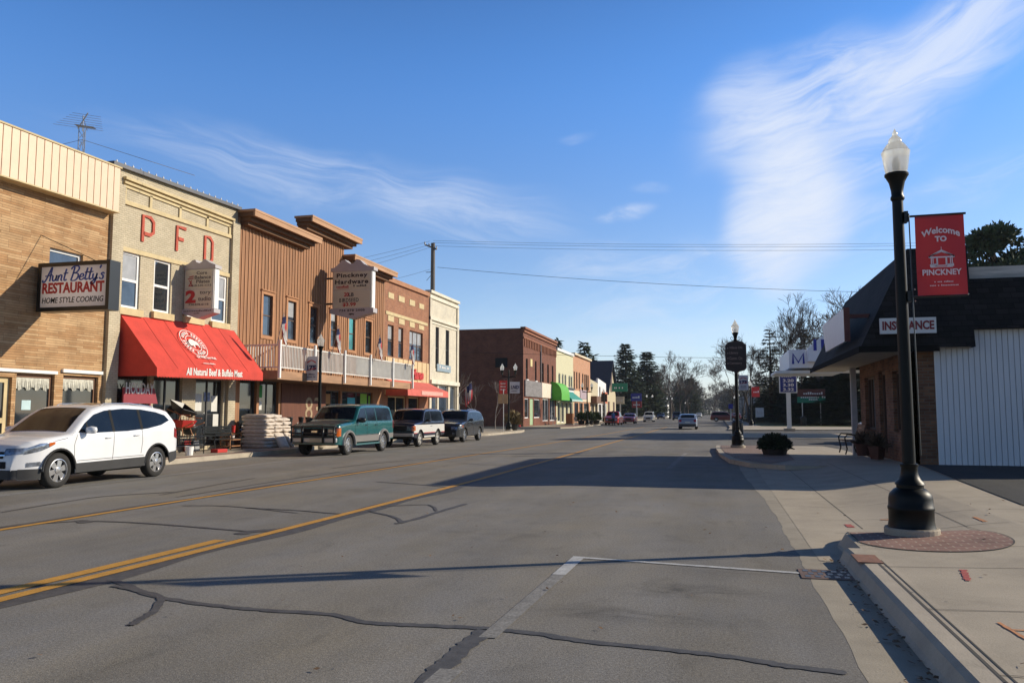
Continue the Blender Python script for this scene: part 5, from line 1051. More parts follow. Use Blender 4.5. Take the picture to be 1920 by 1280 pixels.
c.side('side_window', [(1.36, 1.19), (2.28, 1.19)], [(1.36, 1.30), (1.60, 1.55), (1.74, 1.64), (2.28, 1.66)], m_carglass); c.side('side_window', [(2.40, 1.19), (3.98, 1.19)], [(2.40, 1.66), (3.76, 1.66), (3.98, 1.52)], m_carglass); c.topp('windscreen', 1.20, 1.66, .74, .66, m_carglass)
c.end('grille', (-.5, .5), .76, .98, m_under); c.end('headlight', (.52, .74), .78, .97, m_lens, both=True, lift=.012); c.end('indicator', (.75, .86), .74, .98, m_amber, both=True); c.side('indicator', [(.02, .76), (.16, .76)], [(.02, .98), (.16, .98)], m_amber, lift=.011)
mb = MB(); mb.box(-.10 - L / 2, .02 - L / 2, -.86, .86, .50, .64); mb.build('bumper', m_bump, r, local=True, bevel=.03)
c.seams([[(1.26, .5), (1.28, 1.14)], [(2.34, .5), (2.36, 1.7)]]); c.handles([(2.22, .95)], m_chrome); c.mirrors(1.46, 1.16, m_black, .9); c.side('tail_light', [(4.18, .8), (4.30, .8)], [(4.18, 1.10), (4.26, 1.10)], m_tail); c.end('rear_window', (-.62, .62), 1.2, 1.6, m_carglass, rear=True); c.roof_rails(2.0, 3.7, .6, m_black, .05)

# -- dark grey SUV
r = car_root('parked_car', 'dark grey SUV with roof rails, last of the four parked in line', 'car', -14.25, 43.3, NOSE_S)
L = 4.75; m_dk = paint('charcoal_car_paint', (.028, .030, .034), .22)
top = [(0, .58), (.02, .74), (.07, .88), (.18, .98), (.5, 1.05), (1.15, 1.12), (1.35, 1.22), (1.68, 1.50), (1.95, 1.66), (2.25, 1.72), (3.2, 1.74), (4.1, 1.69), (4.30, 1.62), (4.48, 1.35), (4.62, 1.08), (4.72, .9), (4.75, .66)]
c = Car(r, L, 1.86, top, (.92, 3.72), .37, .34, [(0, 1.0), (1.3, 1.10), (4.4, 1.18), (4.75, 1.1)], m_dk, tumble=.3, nose=(.5, .22), tail=(.35, .14), rnd=.12, low=[(0, .32), (.4, .28), (1.5, .32), (4.75, .44)])
c.wheel('five')
c.side('side_window', [(1.50, 1.14), (2.36, 1.14)], [(1.50, 1.22), (1.80, 1.48), (2.02, 1.58), (2.36, 1.62)], m_carglass); c.side('side_window', [(2.46, 1.145), (3.34, 1.16)], [(2.46, 1.62), (3.34, 1.62)], m_carglass); c.side('side_window', [(3.42, 1.17), (4.28, 1.24)], [(3.42, 1.62), (4.10, 1.57), (4.28, 1.45)], m_carglass); c.topp('windscreen', 1.36, 1.98, .74, .62, m_carglass)
c.side('headlight', [(.12, .70), (.50, .78)], [(.12, .84), (.50, .93)], m_lens); c.end('headlight', (.42, .76), .68, .84, m_lens, both=True, lift=.012); c.side('indicator', [(.42, .78), (.52, .80)], [(.42, .92), (.52, .93)], m_amber, lift=.01); c.end('grille', (-.38, .38), .60, .84, m_under); c.end('fog_light', (.5, .66), .42, .52, m_lens, both=True)
c.seams([[(1.36, .4), (1.38, 1.1)], [(2.40, .4), (2.42, 1.14)], [(3.30, .5), (3.38, .9), (3.38, 1.14)]]); c.handles([(2.24, .98), (3.16, 1.0)], m_dk); c.mirrors(1.60, 1.13, m_dk, 1.0); c.roof_rails(2.2, 4.1, .60, m_chrome, .06); c.side('tail_light', [(4.5, .9), (4.68, .86)], [(4.5, 1.2), (4.6, 1.1), (4.68, .98)], m_tail); c.end('rear_window', (-.58, .58), 1.15, 1.55, m_carglass, rear=True)

# -- vehicles farther off: simpler shells with the same parts
def far_car(label, x, y, rz, m, kind='sedan', L=4.6, W=1.8, group='vehicles far along the street'):
    r = car_root('car', label, 'car', x, y, rz, group)
    if kind == 'sedan': top = [(0, .55), (.05, .72), (.3, .86), (1.1, .98), (1.25, 1.02), (1.9, 1.36), (2.3, 1.44), (3.0, 1.44), (3.4, 1.36), (4.0, 1.06), (4.45, 1.02), (4.56, .85), (4.6, .6)]; g = ([(1.45, 1.02), (3.75, 1.04)], [(1.45, 1.06), (1.95, 1.30), (3.1, 1.36), (3.4, 1.28), (3.75, 1.08)]); ws = (1.30, 1.92, 3.32, 3.98)
    elif kind == 'suv': top = [(0, .6), (.04, .9), (.3, 1.02), (1.1, 1.1), (1.3, 1.15), (1.8, 1.6), (2.1, 1.74), (4.1, 1.74), (4.35, 1.6), (4.52, 1.1), (4.6, .7)]; g = ([(1.5, 1.12), (4.3, 1.16)], [(1.5, 1.2), (1.9, 1.55), (2.2, 1.64), (4.0, 1.64), (4.3, 1.45)]); ws = (1.32, 1.84, 4.2, 4.5)
    else: top = [(0, .6), (.04, .98), (.3, 1.06), (1.2, 1.12), (1.35, 1.18), (1.75, 1.6), (2.0, 1.74), (2.9, 1.74), (3.02, 1.62), (3.06, 1.1), (4.55, 1.06), (4.6, .7)]; g = ([(1.5, 1.14), (2.9, 1.14)], [(1.5, 1.2), (1.9, 1.55), (2.2, 1.62), (2.9, 1.6)]); ws = (1.37, 1.78, 3.0, 3.05)
    k = L / 4.6; top = [(a * k, b) for a, b in top]; c = Car(r, L, W, top, (.85 * k, 3.65 * k), .33 if kind == 'sedan' else .36, .3, 1.0, m, tumble=.3, nose=(.4, .2), tail=(.35, .15), rnd=.10)
    c.wheel('five'); c.side('side_window', [(a * k, b) for a, b in g[0]], [(a * k, b) for a, b in g[1]], m_carglass); c.topp('windscreen', ws[0] * k, ws[1] * k, .68, .58, m_carglass)
    if kind == 'sedan': c.topp('rear_window', ws[2] * k, ws[3] * k, .58, .64, m_carglass)
    else: c.end('rear_window', (-.56, .56), 1.15, 1.55, m_carglass, rear=True)
    c.end('tail_light', (.56, .80), .72, .92, m_tail, rear=True, both=True, lift=.012); c.end('number_plate', (-.24, .24), .62, .75, m_plate, rear=True, lift=.015); c.end('headlight', (.45, .75), .62, .76, m_lens, both=True, lift=.012); c.end('grille', (-.4, .4), .5, .75, m_under); c.end('bumper', (-.8, .8), .32, .52, m_clad, rear=True, lift=.01)
    return r
AW = -math.pi / 2                                       # nose away from the camera
far_car('silver blue sedan driving away in the right lane', -2.75, 80, AW, paint('silver_blue_paint', (.24, .28, .36), .3))
far_car('white SUV coming towards the camera on the left lane far off', -11.4, 140, NOSE_S, m_w2, 'suv')
far_car('dark van ahead of the silver sedan', -8.3, 175, AW, paint('dark_van_paint', (.02, .03, .06), .3), 'suv', 5.0, 1.95)
far_car('dark red wagon turning across the road far ahead', 1.2, 146, R(180), paint('dark_red_paint', (.18, .02, .02), .3), 'suv', 4.8, 1.8)
far_car('red pickup truck parked by the far shops', -13.0, 104, NOSE_S, paint('bright_red_paint', (.36, .03, .03), .3), 'pickup', 5.3, 1.9)
far_car('small red and blue car parked behind the red pickup', -12.4, 118, NOSE_S, paint('maroon_paint', (.20, .02, .03), .3))
far_car('bright red car at the far right kerb behind the sign post', 3.4, 158, AW, paint('bright_red_paint', (.36, .03, .03), .3))
far_car('dark car parked far down the left kerb', -13.4, 200, NOSE_S, m_navy)
far_car('pale car far off in the oncoming lane', -5.6, 260, NOSE_S, m_w2)
far_car('red and white pickup parked under the canopy beyond the office', 8.3, 44.5, AW, paint('brick_red_paint', (.30, .045, .035), .3), 'pickup', 5.3, 1.9)
# ------------------------------------------------------------------ street lamps and their banners
def globe_mat():
    m, nt, p = _pb('frosted_lamp_globe'); p.inputs['Base Color'].default_value = (.88, .88, .84, 1); p.inputs['Roughness'].default_value = .14; p.inputs['Transmission Weight'].default_value = .7; p.inputs['Coat Weight'].default_value = .5
    tl = nt.nodes.new('ShaderNodeBsdfTranslucent'); tl.inputs[0].default_value = (.9, .9, .86, 1); mx = nt.nodes.new('ShaderNodeMixShader'); mx.inputs[0].default_value = .5
    nt.links.new(p.outputs[0], mx.inputs[1]); nt.links.new(tl.outputs[0], mx.inputs[2]); nt.links.new(mx.outputs[0], nt.nodes['Material Output'].inputs[0]); return m
m_globe = globe_mat()
def lamp(label, x, y, z=.15, twin=False, tall=4.93, group='acorn street lamps along the street', detail=True, k_=.90):
    class LB(MB):
        def lathe(q, prof, *a, **k): return MB.lathe(q, [(r_ * k_, z_) for r_, z_ in prof], *a, **k)
    t = thing('street_lamp', label, 'street lamp', (x, y, z), 0, group); n = 24 if detail else 10
    if detail: w = LB(); w.lathe([(.335, -.08), (.335, .085), (.325, .10), (.0, .10)], (x, y, z), 28); w.build('footing', m_conc, t)
    w = LB(); w.lathe([(.30, .09), (.285, .12), (.275, .17), (.275, .30), (.283, .31), (.283, .34), (.272, .35), (.268, .44), (.255, .49), (.20, .545), (.165, .56), (.165, .59), (.185, .60), (.175, .625), (.135, .66), (.108, .72), (.098, .80), (.112, .815), (.112, .84), (.09, .85)], (x, y, z), n); w.build('base', m_green_black, t, smooth=True, auto=50)
    zt = tall - .62; w = LB(); w.lathe([(.083, .84), (.079, 2.2), (.070, zt - .25)], (x, y, z), 16 if detail else 8, flute=.07 if detail else 0)
    if twin:
        w.lathe([(.06, zt - .26), (.06, zt + .02), (.02, zt + .12)], (x, y, z), 8)
        for sg in (1, -1): w.tube([(x, y, z + zt - .55), (x + sg * .3, y, z + zt - .42), (x + sg * .52, y, z + zt - .40), (x + sg * .55, y, z + zt - .2)], .035, 6)
        w.tube([(x - .6, y, z + zt - .48), (x + .6, y, z + zt - .48)], .03, 6)
    w.build('pole', m_green_black, t, smooth=True, auto=50)
    for dx in ((-.55, .55) if twin else (0,)):
        h0 = zt - .25
        w = LB(); w.lathe([(.070, h0 - .03), (.088, h0 - .01), (.088, h0 + .02), (.075, h0 + .04), (.078, h0 + .10), (.10, h0 + .20), (.138, h0 + .27), (.152, h0 + .285), (.152, h0 + .31), (.12, h0 + .32)], (x + dx, y, z), n); hd = w.build('lamp_head', m_green_black, t, smooth=True, auto=50)
        g0 = h0 + .32; w = LB(); w.lathe([(.135, g0), (.150, g0 + .06), (.168, g0 + .18), (.180, g0 + .245), (.186, g0 + .262), (.172, g0 + .275), (.150, g0 + .315), (.115, g0 + .36), (.085, g0 + .385), (.088, g0 + .40), (.078, g0 + .43), (.052, g0 + .455), (.030, g0 + .48), (.036, g0 + .50), (.016, g0 + .53), (.004, g0 + .56)], (x + dx, y, z), 32 if detail else 12, flute=.03 if detail else 0); w.build('globe', m_globe, hd, smooth=True, auto=60)
        if detail: w = LB(); w.lathe([(.03, g0 + .02), (.035, g0 + .12), (.02, g0 + .2)], (x + dx, y, z), 8); w.build('bulb', m_lett_white, hd)
    return t
NL = lamp('nearest dark green acorn street lamp standing on the round red paver bed', 2.2, 10.5, .15)
def lit_face(name, col, glow=.55):
    """thin plastic sign face: the sun on its far side glows through"""
    m, nt, p = _pb(name); p.inputs['Base Color'].default_value = (*col, 1); p.inputs['Roughness'].default_value = .4
    tl = nt.nodes.new('ShaderNodeBsdfTranslucent'); tl.inputs[0].default_value = (*[min(1, c * 1.25) for c in col], 1); mx = nt.nodes.new('ShaderNodeMixShader'); mx.inputs[0].default_value = glow
    nt.links.new(p.outputs[0], mx.inputs[1]); nt.links.new(tl.outputs[0], mx.inputs[2]); nt.links.new(mx.outputs[0], nt.nodes['Material Output'].inputs[0]); return m
m_bred = lit_face('red_banner_cloth', (.40, .024, .028), .13); m_bwhite = mat('pale_banner_cloth', (.62, .60, .62), .7, var=.06); m_blet = mat('banner_lettering', (.85, .74, .76), .7, var=.06)
def banner(label, x0, x1, y, z0, z1, m, kind):
    t = thing('banner', label, 'banner', ((x0 + x1) / 2, y, z1), 0, 'banners on the street lamps'); W_, H_ = x1 - x0, z1 - z0
    w = MB(); n = 10; P_ = lambda a, b: Vector((x0 + W_ * a, y + .015 * math.sin(a * 5 + b * 3) * (1 - b * .3), z0 + H_ * b))
    w2 = []
    for i in range(n):
        for j in range(n): w.poly([P_(i / n, j / n), P_((i + 1) / n, j / n), P_((i + 1) / n, (j + 1) / n), P_(i / n, (j + 1) / n)])
    w.build('cloth', m, t, smooth=True); return t
bx0, bx1 = onY(1718, 480, 10.48).x, onY(1811, 480, 10.48).x; bz1, bz0 = onY(1765, 404, 10.48).z, onY(1765, 553, 10.48).z; bw_, bh_ = bx1 - bx0, bz1 - bz0
w = MB(); w.box(2.255, 2.30, 10.44, 10.56, bz1 - .06, bz1 + .07); w.box(2.255, 2.30, 10.44, 10.56, bz0 - .07, bz0 + .06); w.tube([(2.24, 10.5, bz1 + .012), (bx1 + .02, 10.48, bz1 + .012)], .014, 8); w.tube([(2.24, 10.5, bz0 - .01), (bx1 - .01, 10.48, bz0 - .01)], .012, 8); w.tube([(2.30, 10.42, 4.0), (2.315, 10.42, 1.1)], .008, 5); w.build('banner_bracket', m_black, NL)
w = MB()
for z_ in (3.06, 2.92): w.lathe([(.001, 0), (.012, .012), (.001, .024)], (2.33, 10.42, z_), 8)
w.lathe([(.001, 0), (.016, .016), (.001, .032)], (2.92, 10.48, 2.99), 8); w.build('bracket_tips', m_chrome, NL)
t = banner('red Welcome to Pinckney banner with a pale gazebo, on the nearest lamp', bx0, bx1, 10.48, bz0, bz1, m_bred, 0)
w = MB(); B = lambda a, b: Vector((bx0 + bw_ * a, 10.458, bz0 + bh_ * b))
arch = lambda a, b, W_, H_: (a * W_, b * H_ * (.95 + .1 * a) + .055 * (1 - (2 * a - 1) ** 2))
text(w, 'Welcome', B(.11, .715), EX, EZ, bw_ * .78, .082, bold=.028, th=.003, warp=arch); text(w, 'TO', B(.38, .665), EX, EZ, bw_ * .24, .070, bold=.05, th=.003); text(w, 'PINCKNEY', B(.10, .245), EX, EZ, bw_ * .79, .073, bold=.03, th=.003)
illegible(w, B(.30, .155), EX, EZ, bw_ * .42, .018, 13, .005); illegible(w, B(.24, .11), EX, EZ, bw_ * .58, .018, 18, .005)
g = lambda a, b: (a, b)
for q, wd in (([(.5, .60), (.5, .56)], .006), ([(.24, .475), (.5, .555), (.76, .475)], .018), ([(.24, .470), (.76, .470)], .016), ([(.24, .48), (.5, .54)], .012), ([(.5, .54), (.76, .48)], .012), ([(.28, .345), (.72, .345)], .007), ([(.36, .365), (.62, .365)], .012)):
    stroke(w, q, B(0, 0), EX, EZ, bw_, bh_, wd, th=.003, smooth=False)
for a in (.29, .325, .40, .415, .585, .60, .675, .71): stroke(w, [(a, .375), (a, .465)], B(0, 0), EX, EZ, bw_, bh_, .010, th=.003, smooth=False)
for a in (.26, .60): stroke(w, [(a, .365), (a + .14, .372)], B(0, 0), EX, EZ, bw_, bh_, .035, th=.003, smooth=False)
w.build('lettering', m_blet, t)

lamp('acorn street lamp behind the teal SUV carrying a pale anniversary banner', -17.0, 32.2)
def anniv(label, x0, x1, y, z0, z1, parent_rot=None):
    t = banner(label, x0, x1, y, z0, z1, m_bwhite, 1); W_, H_ = x1 - x0, z1 - z0; B = lambda a, b: Vector((x0 + W_ * a, y - .03, z0 + H_ * b))
    w = MB(); text(w, '175', B(.1, .42), EX, EZ, W_ * .8, H_ * .22, bold=.06, th=.003); w.build('numerals', mat('navy_numerals', (.03, .03, .10), .6), t)
    w = MB(); stroke(w, [(.15, .74), (.5, .84), (.85, .74)], B(0, 0), EX, EZ, W_, H_, H_ * .05, th=.003); stroke(w, [(.12, .42), (.9, .52)], B(0, 0), EX, EZ, W_, H_, H_ * .04, th=.004); w.build('red_print', m_red, t)
    w = MB(); illegible(w, B(.2, .24), EX, EZ, W_ * .6, H_ * .06, 8); illegible(w, B(.15, .14), EX, EZ, W_ * .7, H_ * .06, 9); w.build('small_print', mat('navy_numerals', (.03, .03, .10), .6), t); return t
anniv('pale 175 anniversary banner on the lamp behind the teal SUV', -17.72, -17.12, 32.2, 3.00, 4.08)
L2 = lamp('dark acorn street lamp on the paver island carrying a brown direction sign', .80, 34.8, .146, tall=5.35)
t = thing('direction_sign', 'dark brown shaped sign board listing village buildings on the island lamp', 'sign', (.8, 34.7, 3.3)); w = MB()
zc = 3.92; sh = [(-.34, -.56), (-.10, -.62), (0, -.70), (.10, -.62), (.34, -.56), (.41, -.46), (.41, .50), (.34, .52), (.30, .60), (.12, .64), (-.12, .64), (-.30, .60), (-.34, .52), (-.41, .50), (-.41, -.46)]
w.prism([(.80 + a, 34.62, zc + b) for a, b in sh], (0, .07, 0)); m_db = mat('dark_brown_sign', (.030, .014, .011), .45); w.build('board', m_db, t)
w = MB(); 
for i in range(len(sh)):
    a, b = sh[i], sh[(i + 1) % len(sh)]; stroke(w, [a, b], (.80, 34.62, zc), EX, EZ, 1, 1, .03, th=.012, smooth=False)
w.build('raised_edge', mat('red_brown_edge', (.06, .018, .012), .4), t)
w = MB(); m_faint = mat('tan_faded_lettering', (.30, .22, .19), .6)
for k, s_ in enumerate(('Village Ofc', 'Library', 'Comm. Ctr.', 'Cemetery')): text(w, s_, (.54, 34.62, zc + .30 - .215 * k), EX, EZ, (.54, .36, .54, .50)[k], .13, bold=.02, th=.004); w.box(.455, .50, 34.612, 34.619, zc + .34 - .215 * k, zc + .39 - .215 * k)
w.build('lettering', m_faint, t)
w = MB()
for sg in (1, -1): w.tube([(.8 + sg * .05, 34.75, zc + .66), (.8 + sg * .16, 34.75, zc + .70), (.8 + sg * .2, 34.75, zc + .80), (.8 + sg * .14, 34.75, zc + .86), (.8 + sg * .11, 34.75, zc + .78)], .014, 6)
w.build('scrolls', m_black, t)
# farther lamps: (px of head, depth) measured from the picture
lamp('twin headed acorn lamp on the left corner in front of the shaded brick wall', -16.25, 62.5, .15, True, 5.4)
lamp('twin headed acorn lamp outside the pale yellow and orange brick buildings', -14.55, 92, .15, True, 4.9)
w_ = onY(1132, 728, 118); lamp('single acorn lamp beside the far person and red pickup', w_.x, 118, .15, False, 4.9, detail=False)
for k, (px, py, tw) in enumerate(((1218, 741, True), (1255.5, 746, True), (1284.6, 754.4, False), (1302.4, 759, False), (1316, 761.5, False), (1325, 763.6, False))):
    d = 3.25 * 1545 / (773 - py); p = onY(px, py, d); lamp('tiny far acorn lamp down the left side of the street, %s in the receding row' % ('first', 'second', 'third', 'fourth', 'fifth', 'last')[k], p.x, d, .12, tw, 4.95, 'acorn lamps far down the left side', False)
for k, (px, py, tw) in enumerate(((1410, 723, False), (1391, 740, True), (1377, 744, False), (1373, 756, False))):
    d = 3.25 * 1545 / (773 - py); p = onY(px, py, d); lamp('far acorn lamp down the right side of the street, %s in the receding row' % ('first', 'second', 'third', 'last')[k], p.x, d, .12, tw, 4.95, 'acorn lamps far down the right side', False)
anniv('pale 175 anniversary banner hanging just right of the brown direction sign', onY(1385, 720, 62).x, onY(1403, 720, 62).x, 62, onY(1394, 731, 62).z, onY(1394, 703, 62).z)
t = banner('small red banner on the first far right lamp', onY(1409, 730, 90).x, onY(1424, 730, 90).x, 90, onY(1415, 744, 90).z, onY(1415, 725, 90).z, m_bred, 0); w = MB(); p = onY(1410, 736, 89.9); illegible(w, (p.x + .15, 89.95, p.z), EX, EZ, .6, .22, 4); w.build('lettering', m_blet, t)
lamp('acorn lamp on the far kerb carrying a small red banner', onY(1408, 770, 90.1).x, 90.1, .13, False, 4.9, detail=False)
lamp('acorn lamp behind the brown direction sign carrying a pale banner', onY(1384, 770, 62.1).x, 62.1, .06, False, 4.9, detail=False)
# banner and flag signs at the left corner lamp
t = banner('red banner with pale lettering on the left corner twin lamp', onY(936, 730, 62.3).x, onY(951, 730, 62.3).x, 62.3, onY(943, 738, 62.3).z, onY(943, 713, 62.3).z, m_bred, 0); p = onY(937.5, 720, 62.2); w = MB()
for k in range(3): illegible(w, (p.x + .04, 62.25, p.z - .24 * k), EX, EZ, .42, .14, 5)
w.build('lettering', m_blet, t)
t = banner('pale banner with dark letters LND on the left corner twin lamp', onY(956, 730, 62.3).x, onY(974.5, 730, 62.3).x, 62.3, onY(965, 737, 62.3).z, onY(965, 715.5, 62.3).z, mat('pale_grey_banner', (.52, .52, .60), .7), 0); p = onY(956, 729, 62.2); w = MB(); text(w, 'LND', (p.x + .05, 62.25, p.z), EX, EZ, .68, .28, bold=.03, shear=.2); illegible(w, (p.x + .1, 62.25, p.z - .2), EX, EZ, .55, .1, 7); w.build('lettering', mat('navy_numerals', (.03, .03, .10), .6), t)
t = thing('pole_sign', 'pair of tan traffic sign backs on a steel post by the corner lamp', 'sign', (onY(944, 800, 61).x, 61, .15)); w = MB(); x = onY(944, 800, 61).x; w.tube([(x, 61, .15), (x, 61, 3.4)], .03, 6); w.build('post', m_steel, t); w = MB(); w.box(x - .42, x - .04, 60.93, 60.96, 2.3, 3.05); w.box(x + .0, x + .36, 60.93, 60.96, 2.3, 3.05); w.build('sign_back', mat('tan_sign_back', (.36, .24, .14), .6), t)
t = thing('pole_sign', 'grey double sign on a post before the shaded brick wall', 'sign', (onY(861, 800, 63).x, 63, .15)); w = MB(); x = onY(861, 800, 63).x; w.tube([(x, 63, .15), (x, 63, 3.2)], .03, 6); w.build('post', m_steel, t); w = MB(); w.box(x - .2, x - .02, 62.9, 62.93, 2.3, 2.9); w.box(x + .02, x + .2, 62.9, 62.93, 2.3, 2.9); w.build('sign_back', mat('grey_sign_back', (.12, .11, .11), .6), t)
t = thing('fire_hydrant', 'small red fire hydrant by the dark brick building corner', 'hydrant', (-17.4, 72, .15)); t.location = (onY(974, 800, 79.5).x, 79.5, .15); w = MB(); c_ = tuple(t.location); w.lathe([(.16, 0), (.16, .05), (.11, .06), (.11, .55), (.14, .56), (.14, .6), (.10, .72), (.03, .78), (.03, .84)], c_, 12); w.lathe([(.05, -.2), (.05, .2)], (0, 0, 0), 8, Matrix.Translation((c_[0], c_[1], c_[2] + .45)) @ Matrix.Rotation(R(90), 4, 'Y')); w.build('body', m_red, t, smooth=True, auto=40)

# ------------------------------------------------------------------ projecting signs on the left
t = thing('hanging_sign', 'black framed white restaurant sign with blue script and red capitals over the pavement', 'sign', (LX, 19.1, 5.2))
Yb = 19.15; p0 = onY(67, 585, Yb); p1 = onY(207, 485, Yb); xa, xb_ = p0.x, p1.x; za, zb_ = 4.54, 5.98
w = MB(); fw = .12; w.box(xa, xb_, Yb, Yb + .42, za, za + fw); w.box(xa, xb_, Yb, Yb + .42, zb_ - fw, zb_); w.box(xa, xa + fw, Yb, Yb + .42, za + fw, zb_ - fw); w.box(xb_ - fw, xb_, Yb, Yb + .42, za + fw, zb_ - fw); w.build('cabinet_frame', m_black, t)
w = MB(); w.box(xa + fw, xb_ - fw, Yb + .02, Yb + .40, za + fw, zb_ - fw); w.build('face', lit_face('white_sign_face', (.78, .75, .74)), t)
m_sblue = mat('script_blue', (.02, .07, .34), .5); m_sred = mat('letter_red', (.50, .03, .03), .5); m_sblk = mat('letter_black', (.03, .03, .03), .5)
fx = xa + fw; fwid = xb_ - xa - 2 * fw; fz = za + fw; fh = zb_ - za - 2 * fw
w = MB(); text(w, 'RESTAURANT', (fx + .06, Yb + .02, fz + fh * .335), EX, EZ, fwid - .12, fh * .27, bold=.035); w.build('red_lettering', m_sred, t)
w = MB(); text(w, 'HOME STYLE COOKING', (fx + .07, Yb + .02, fz + fh * .10), EX, EZ, fwid - .14, fh * .14, bold=.006, shear=.15); w.build('black_lettering', m_sblk, t)
w = MB(); S0 = (fx + .04, Yb + .02, fz + fh * .64)
GL = {'A': [[(-.10, .12), (-.05, -.05), (.12, .10), (.38, 1.0), (.40, .5), (.40, 0)], [(.02, .38), (.30, .42), (.52, .46)]],
      'u': [[(0, .42), (.02, .12), (.12, .02), (.24, .16), (.26, .44)], [(.26, .44), (.26, .10), (.36, .04)]], 'n': [[(0, .42), (0, 0)], [(0, .2), (.10, .42), (.22, .38), (.22, .08), (.32, .02)]],
      't': [[(.08, .85), (.04, .15), (.12, .02), (.22, .10)], [(-.06, .52), (.24, .56)]], 'B': [[(.10, .95), (.06, .4), (.0, .0)], [(-.12, .80), (.02, .98), (.32, 1.0), (.42, .82), (.30, .58), (.08, .52)], [(.12, .52), (.40, .46), (.44, .20), (.28, .0), (.0, .0)]],
      'e': [[(.02, .22), (.24, .28), (.20, .44), (.06, .40), (.0, .20), (.08, .03), (.24, .06), (.34, .16)]], 'y': [[(0, .42), (.02, .12), (.12, .04), (.24, .18), (.26, .44)], [(.26, .44), (.22, -.10), (.08, -.32), (-.06, -.22), (.1, -.06), (.36, .10)]],
      "'": [[(.06, 1.0), (.0, .78)]], 's': [[(.24, .38), (.12, .46), (.04, .36), (.18, .22), (.16, .04), (.02, .04), (-.06, .12)]]}
adv = {'A': .56, 'u': .40, 'n': .38, 't': .27, ' ': .26, 'B': .56, 'e': .36, 'y': .38, "'": .14, 's': .34}
def wid(s_): return sum(adv[ch] for ch in s_)
tot = wid("Aunt Betty's") + .1; sx = (fwid - .10) / tot; sy = fh * .345; x = .12
for ch in "Aunt Betty's":
    for q in GL.get(ch, []): stroke(w, [((a + x + b * .16), b) for a, b in q], S0, EX, EZ, sx, sy, .048)
    x += adv[ch]
w.build('script_lettering', m_sblue, t)
w = MB()
for z_ in (za + .15, zb_ - .15): w.tube([(LX, Yb + .2, z_ + (.0 if z_ < 5 else .05)), (xa, Yb + .2, z_)], .04, 6)
w.tube([(LX, Yb + .2, zb_ + .9), (xb_ - .6, Yb + .2, zb_)], .012, 5); w.build('bracket', m_black, t)

m_cab = mat('cream_sign_cabinet', (.60, .56, .50), .5, var=.05); m_face = lit_face('cream_sign_face', (.88, .82, .70)); m_face_plain = mat('cream_sign_face_plain', (.66, .56, .40), .5); m_ped = mat('grey_lilac_pediment', (.44, .41, .41), .5, var=.05)
def shop_sign(label, Y, xl, xr, zbot, z0, z1, zped, th, tip):
    t = thing('hanging_sign', label, 'sign', (LX, Y, z0)); W_ = xr - xl; w = MB(); w.box(xl, xr, Y + .01, Y + th - .01, z0, z1); w.build('cabinet', m_cab, t)
    w = MB(); w.box(xr + .001, xr + .03, Y + .05, Y + th - .05, z0 + .02, z1 - .02); w.build('white_edge', m_white, t)
    w = MB(); e = .06; h = zped - z1
    pts = [(-e, 0), (1 + e, 0), (1 + e, .28), (.92, .34), (.80, .55), (.70, .90), (.60, 1.0), (.58, .80), (.52, .62), (.44, .62), (.36, .80), (.30, 1.0), (.22, .92), (.14, .62), (.04, .34), (-e, .28)] if tip else [(-e, 0), (1 + e, 0), (1 + e, .35), (.86, .62), (.72, .98), (.64, 1.0), (.60, .74), (.50, .60), (.40, .74), (.36, 1.0), (.28, .98), (.14, .62), (-e, .35)]
    w.prism([(xl + a * W_, Y - .02, z1 + .004 + b * h) for a, b in pts], (0, th + .04, 0)); w.build('pediment', m_ped, t)
    w = MB(); hb = z0 - zbot; w.prism([(xl + a * W_, Y - .02, z0 - .004 - b * hb) for a, b in ((-e, 0), (-e, .42), (.30, .78), (.5, 1.0), (.70, .78), (1 + e, .42), (1 + e, 0))], (0, th + .04, 0)); w.build('lower_panel', m_ped, t)
    w = MB(); f = .04
    zm = z0 + (z1 - z0) * .5; w.box(xl + f, xr - f, Y - .01, Y + .008, zm + .02, z1 - f); w.box(xl + f, xr - f, Y - .01, Y + .008, z0 + f, zm - .02); w.build('face', m_face, t)
    w = MB(); 
    for z_ in (z0 + .25, z1 - .35): w.box(LX, xl - .001, Y + th * .4, Y + th * .6, z_, z_ + .09)
    w.build('bracket', m_black, t); return t
Y2 = 26.0; q0 = onY(344, 580, Y2); q1 = onY(401, 503, Y2); zt2 = q1.z; t = shop_sign('cream two panel sign for a pilates and second storey studio, over the red awning', Y2, q0.x, q1.x, onY(372, 597, Y2).z, onY(372, 579, Y2).z, onY(372, 504, Y2).z, onY(372, 487, Y2).z, .36, False); xl, wd_ = q0.x, q1.x - q0.x; zb2 = onY(372, 579, Y2).z; hh = onY(372, 504, Y2).z - zb2
m_txt = mat('grey_brown_lettering', (.11, .09, .08), .6)
w = MB()
for s_, a, b, c_, d_ in (('Core', .42, .86, .36, .075), ('Balance', .36, .745, .56, .085), ('Pilates', .42, .64, .46, .085), ('810-535-1112', .26, .56, .68, .045), ('tory', .55, .34, .38, .10), ('tudio', .50, .20, .44, .10), ('734-878-6118', .18, .085, .68, .05)):
    text(w, s_, (xl + a * wd_, Y2 - .01, zb2 + b * hh), EX, EZ, c_ * wd_, d_ * hh, bold=.012, th=.004)
illegible(w, (xl + .02 * wd_, Y2 - .02, zb2 - .10), EX, EZ, wd_ * .96, .06, 16); illegible(w, (xl + .38 * wd_, Y2 - .02, zb2 - .19), EX, EZ, wd_ * .3, .05, 6); w.build('dark_lettering', m_txt, t)
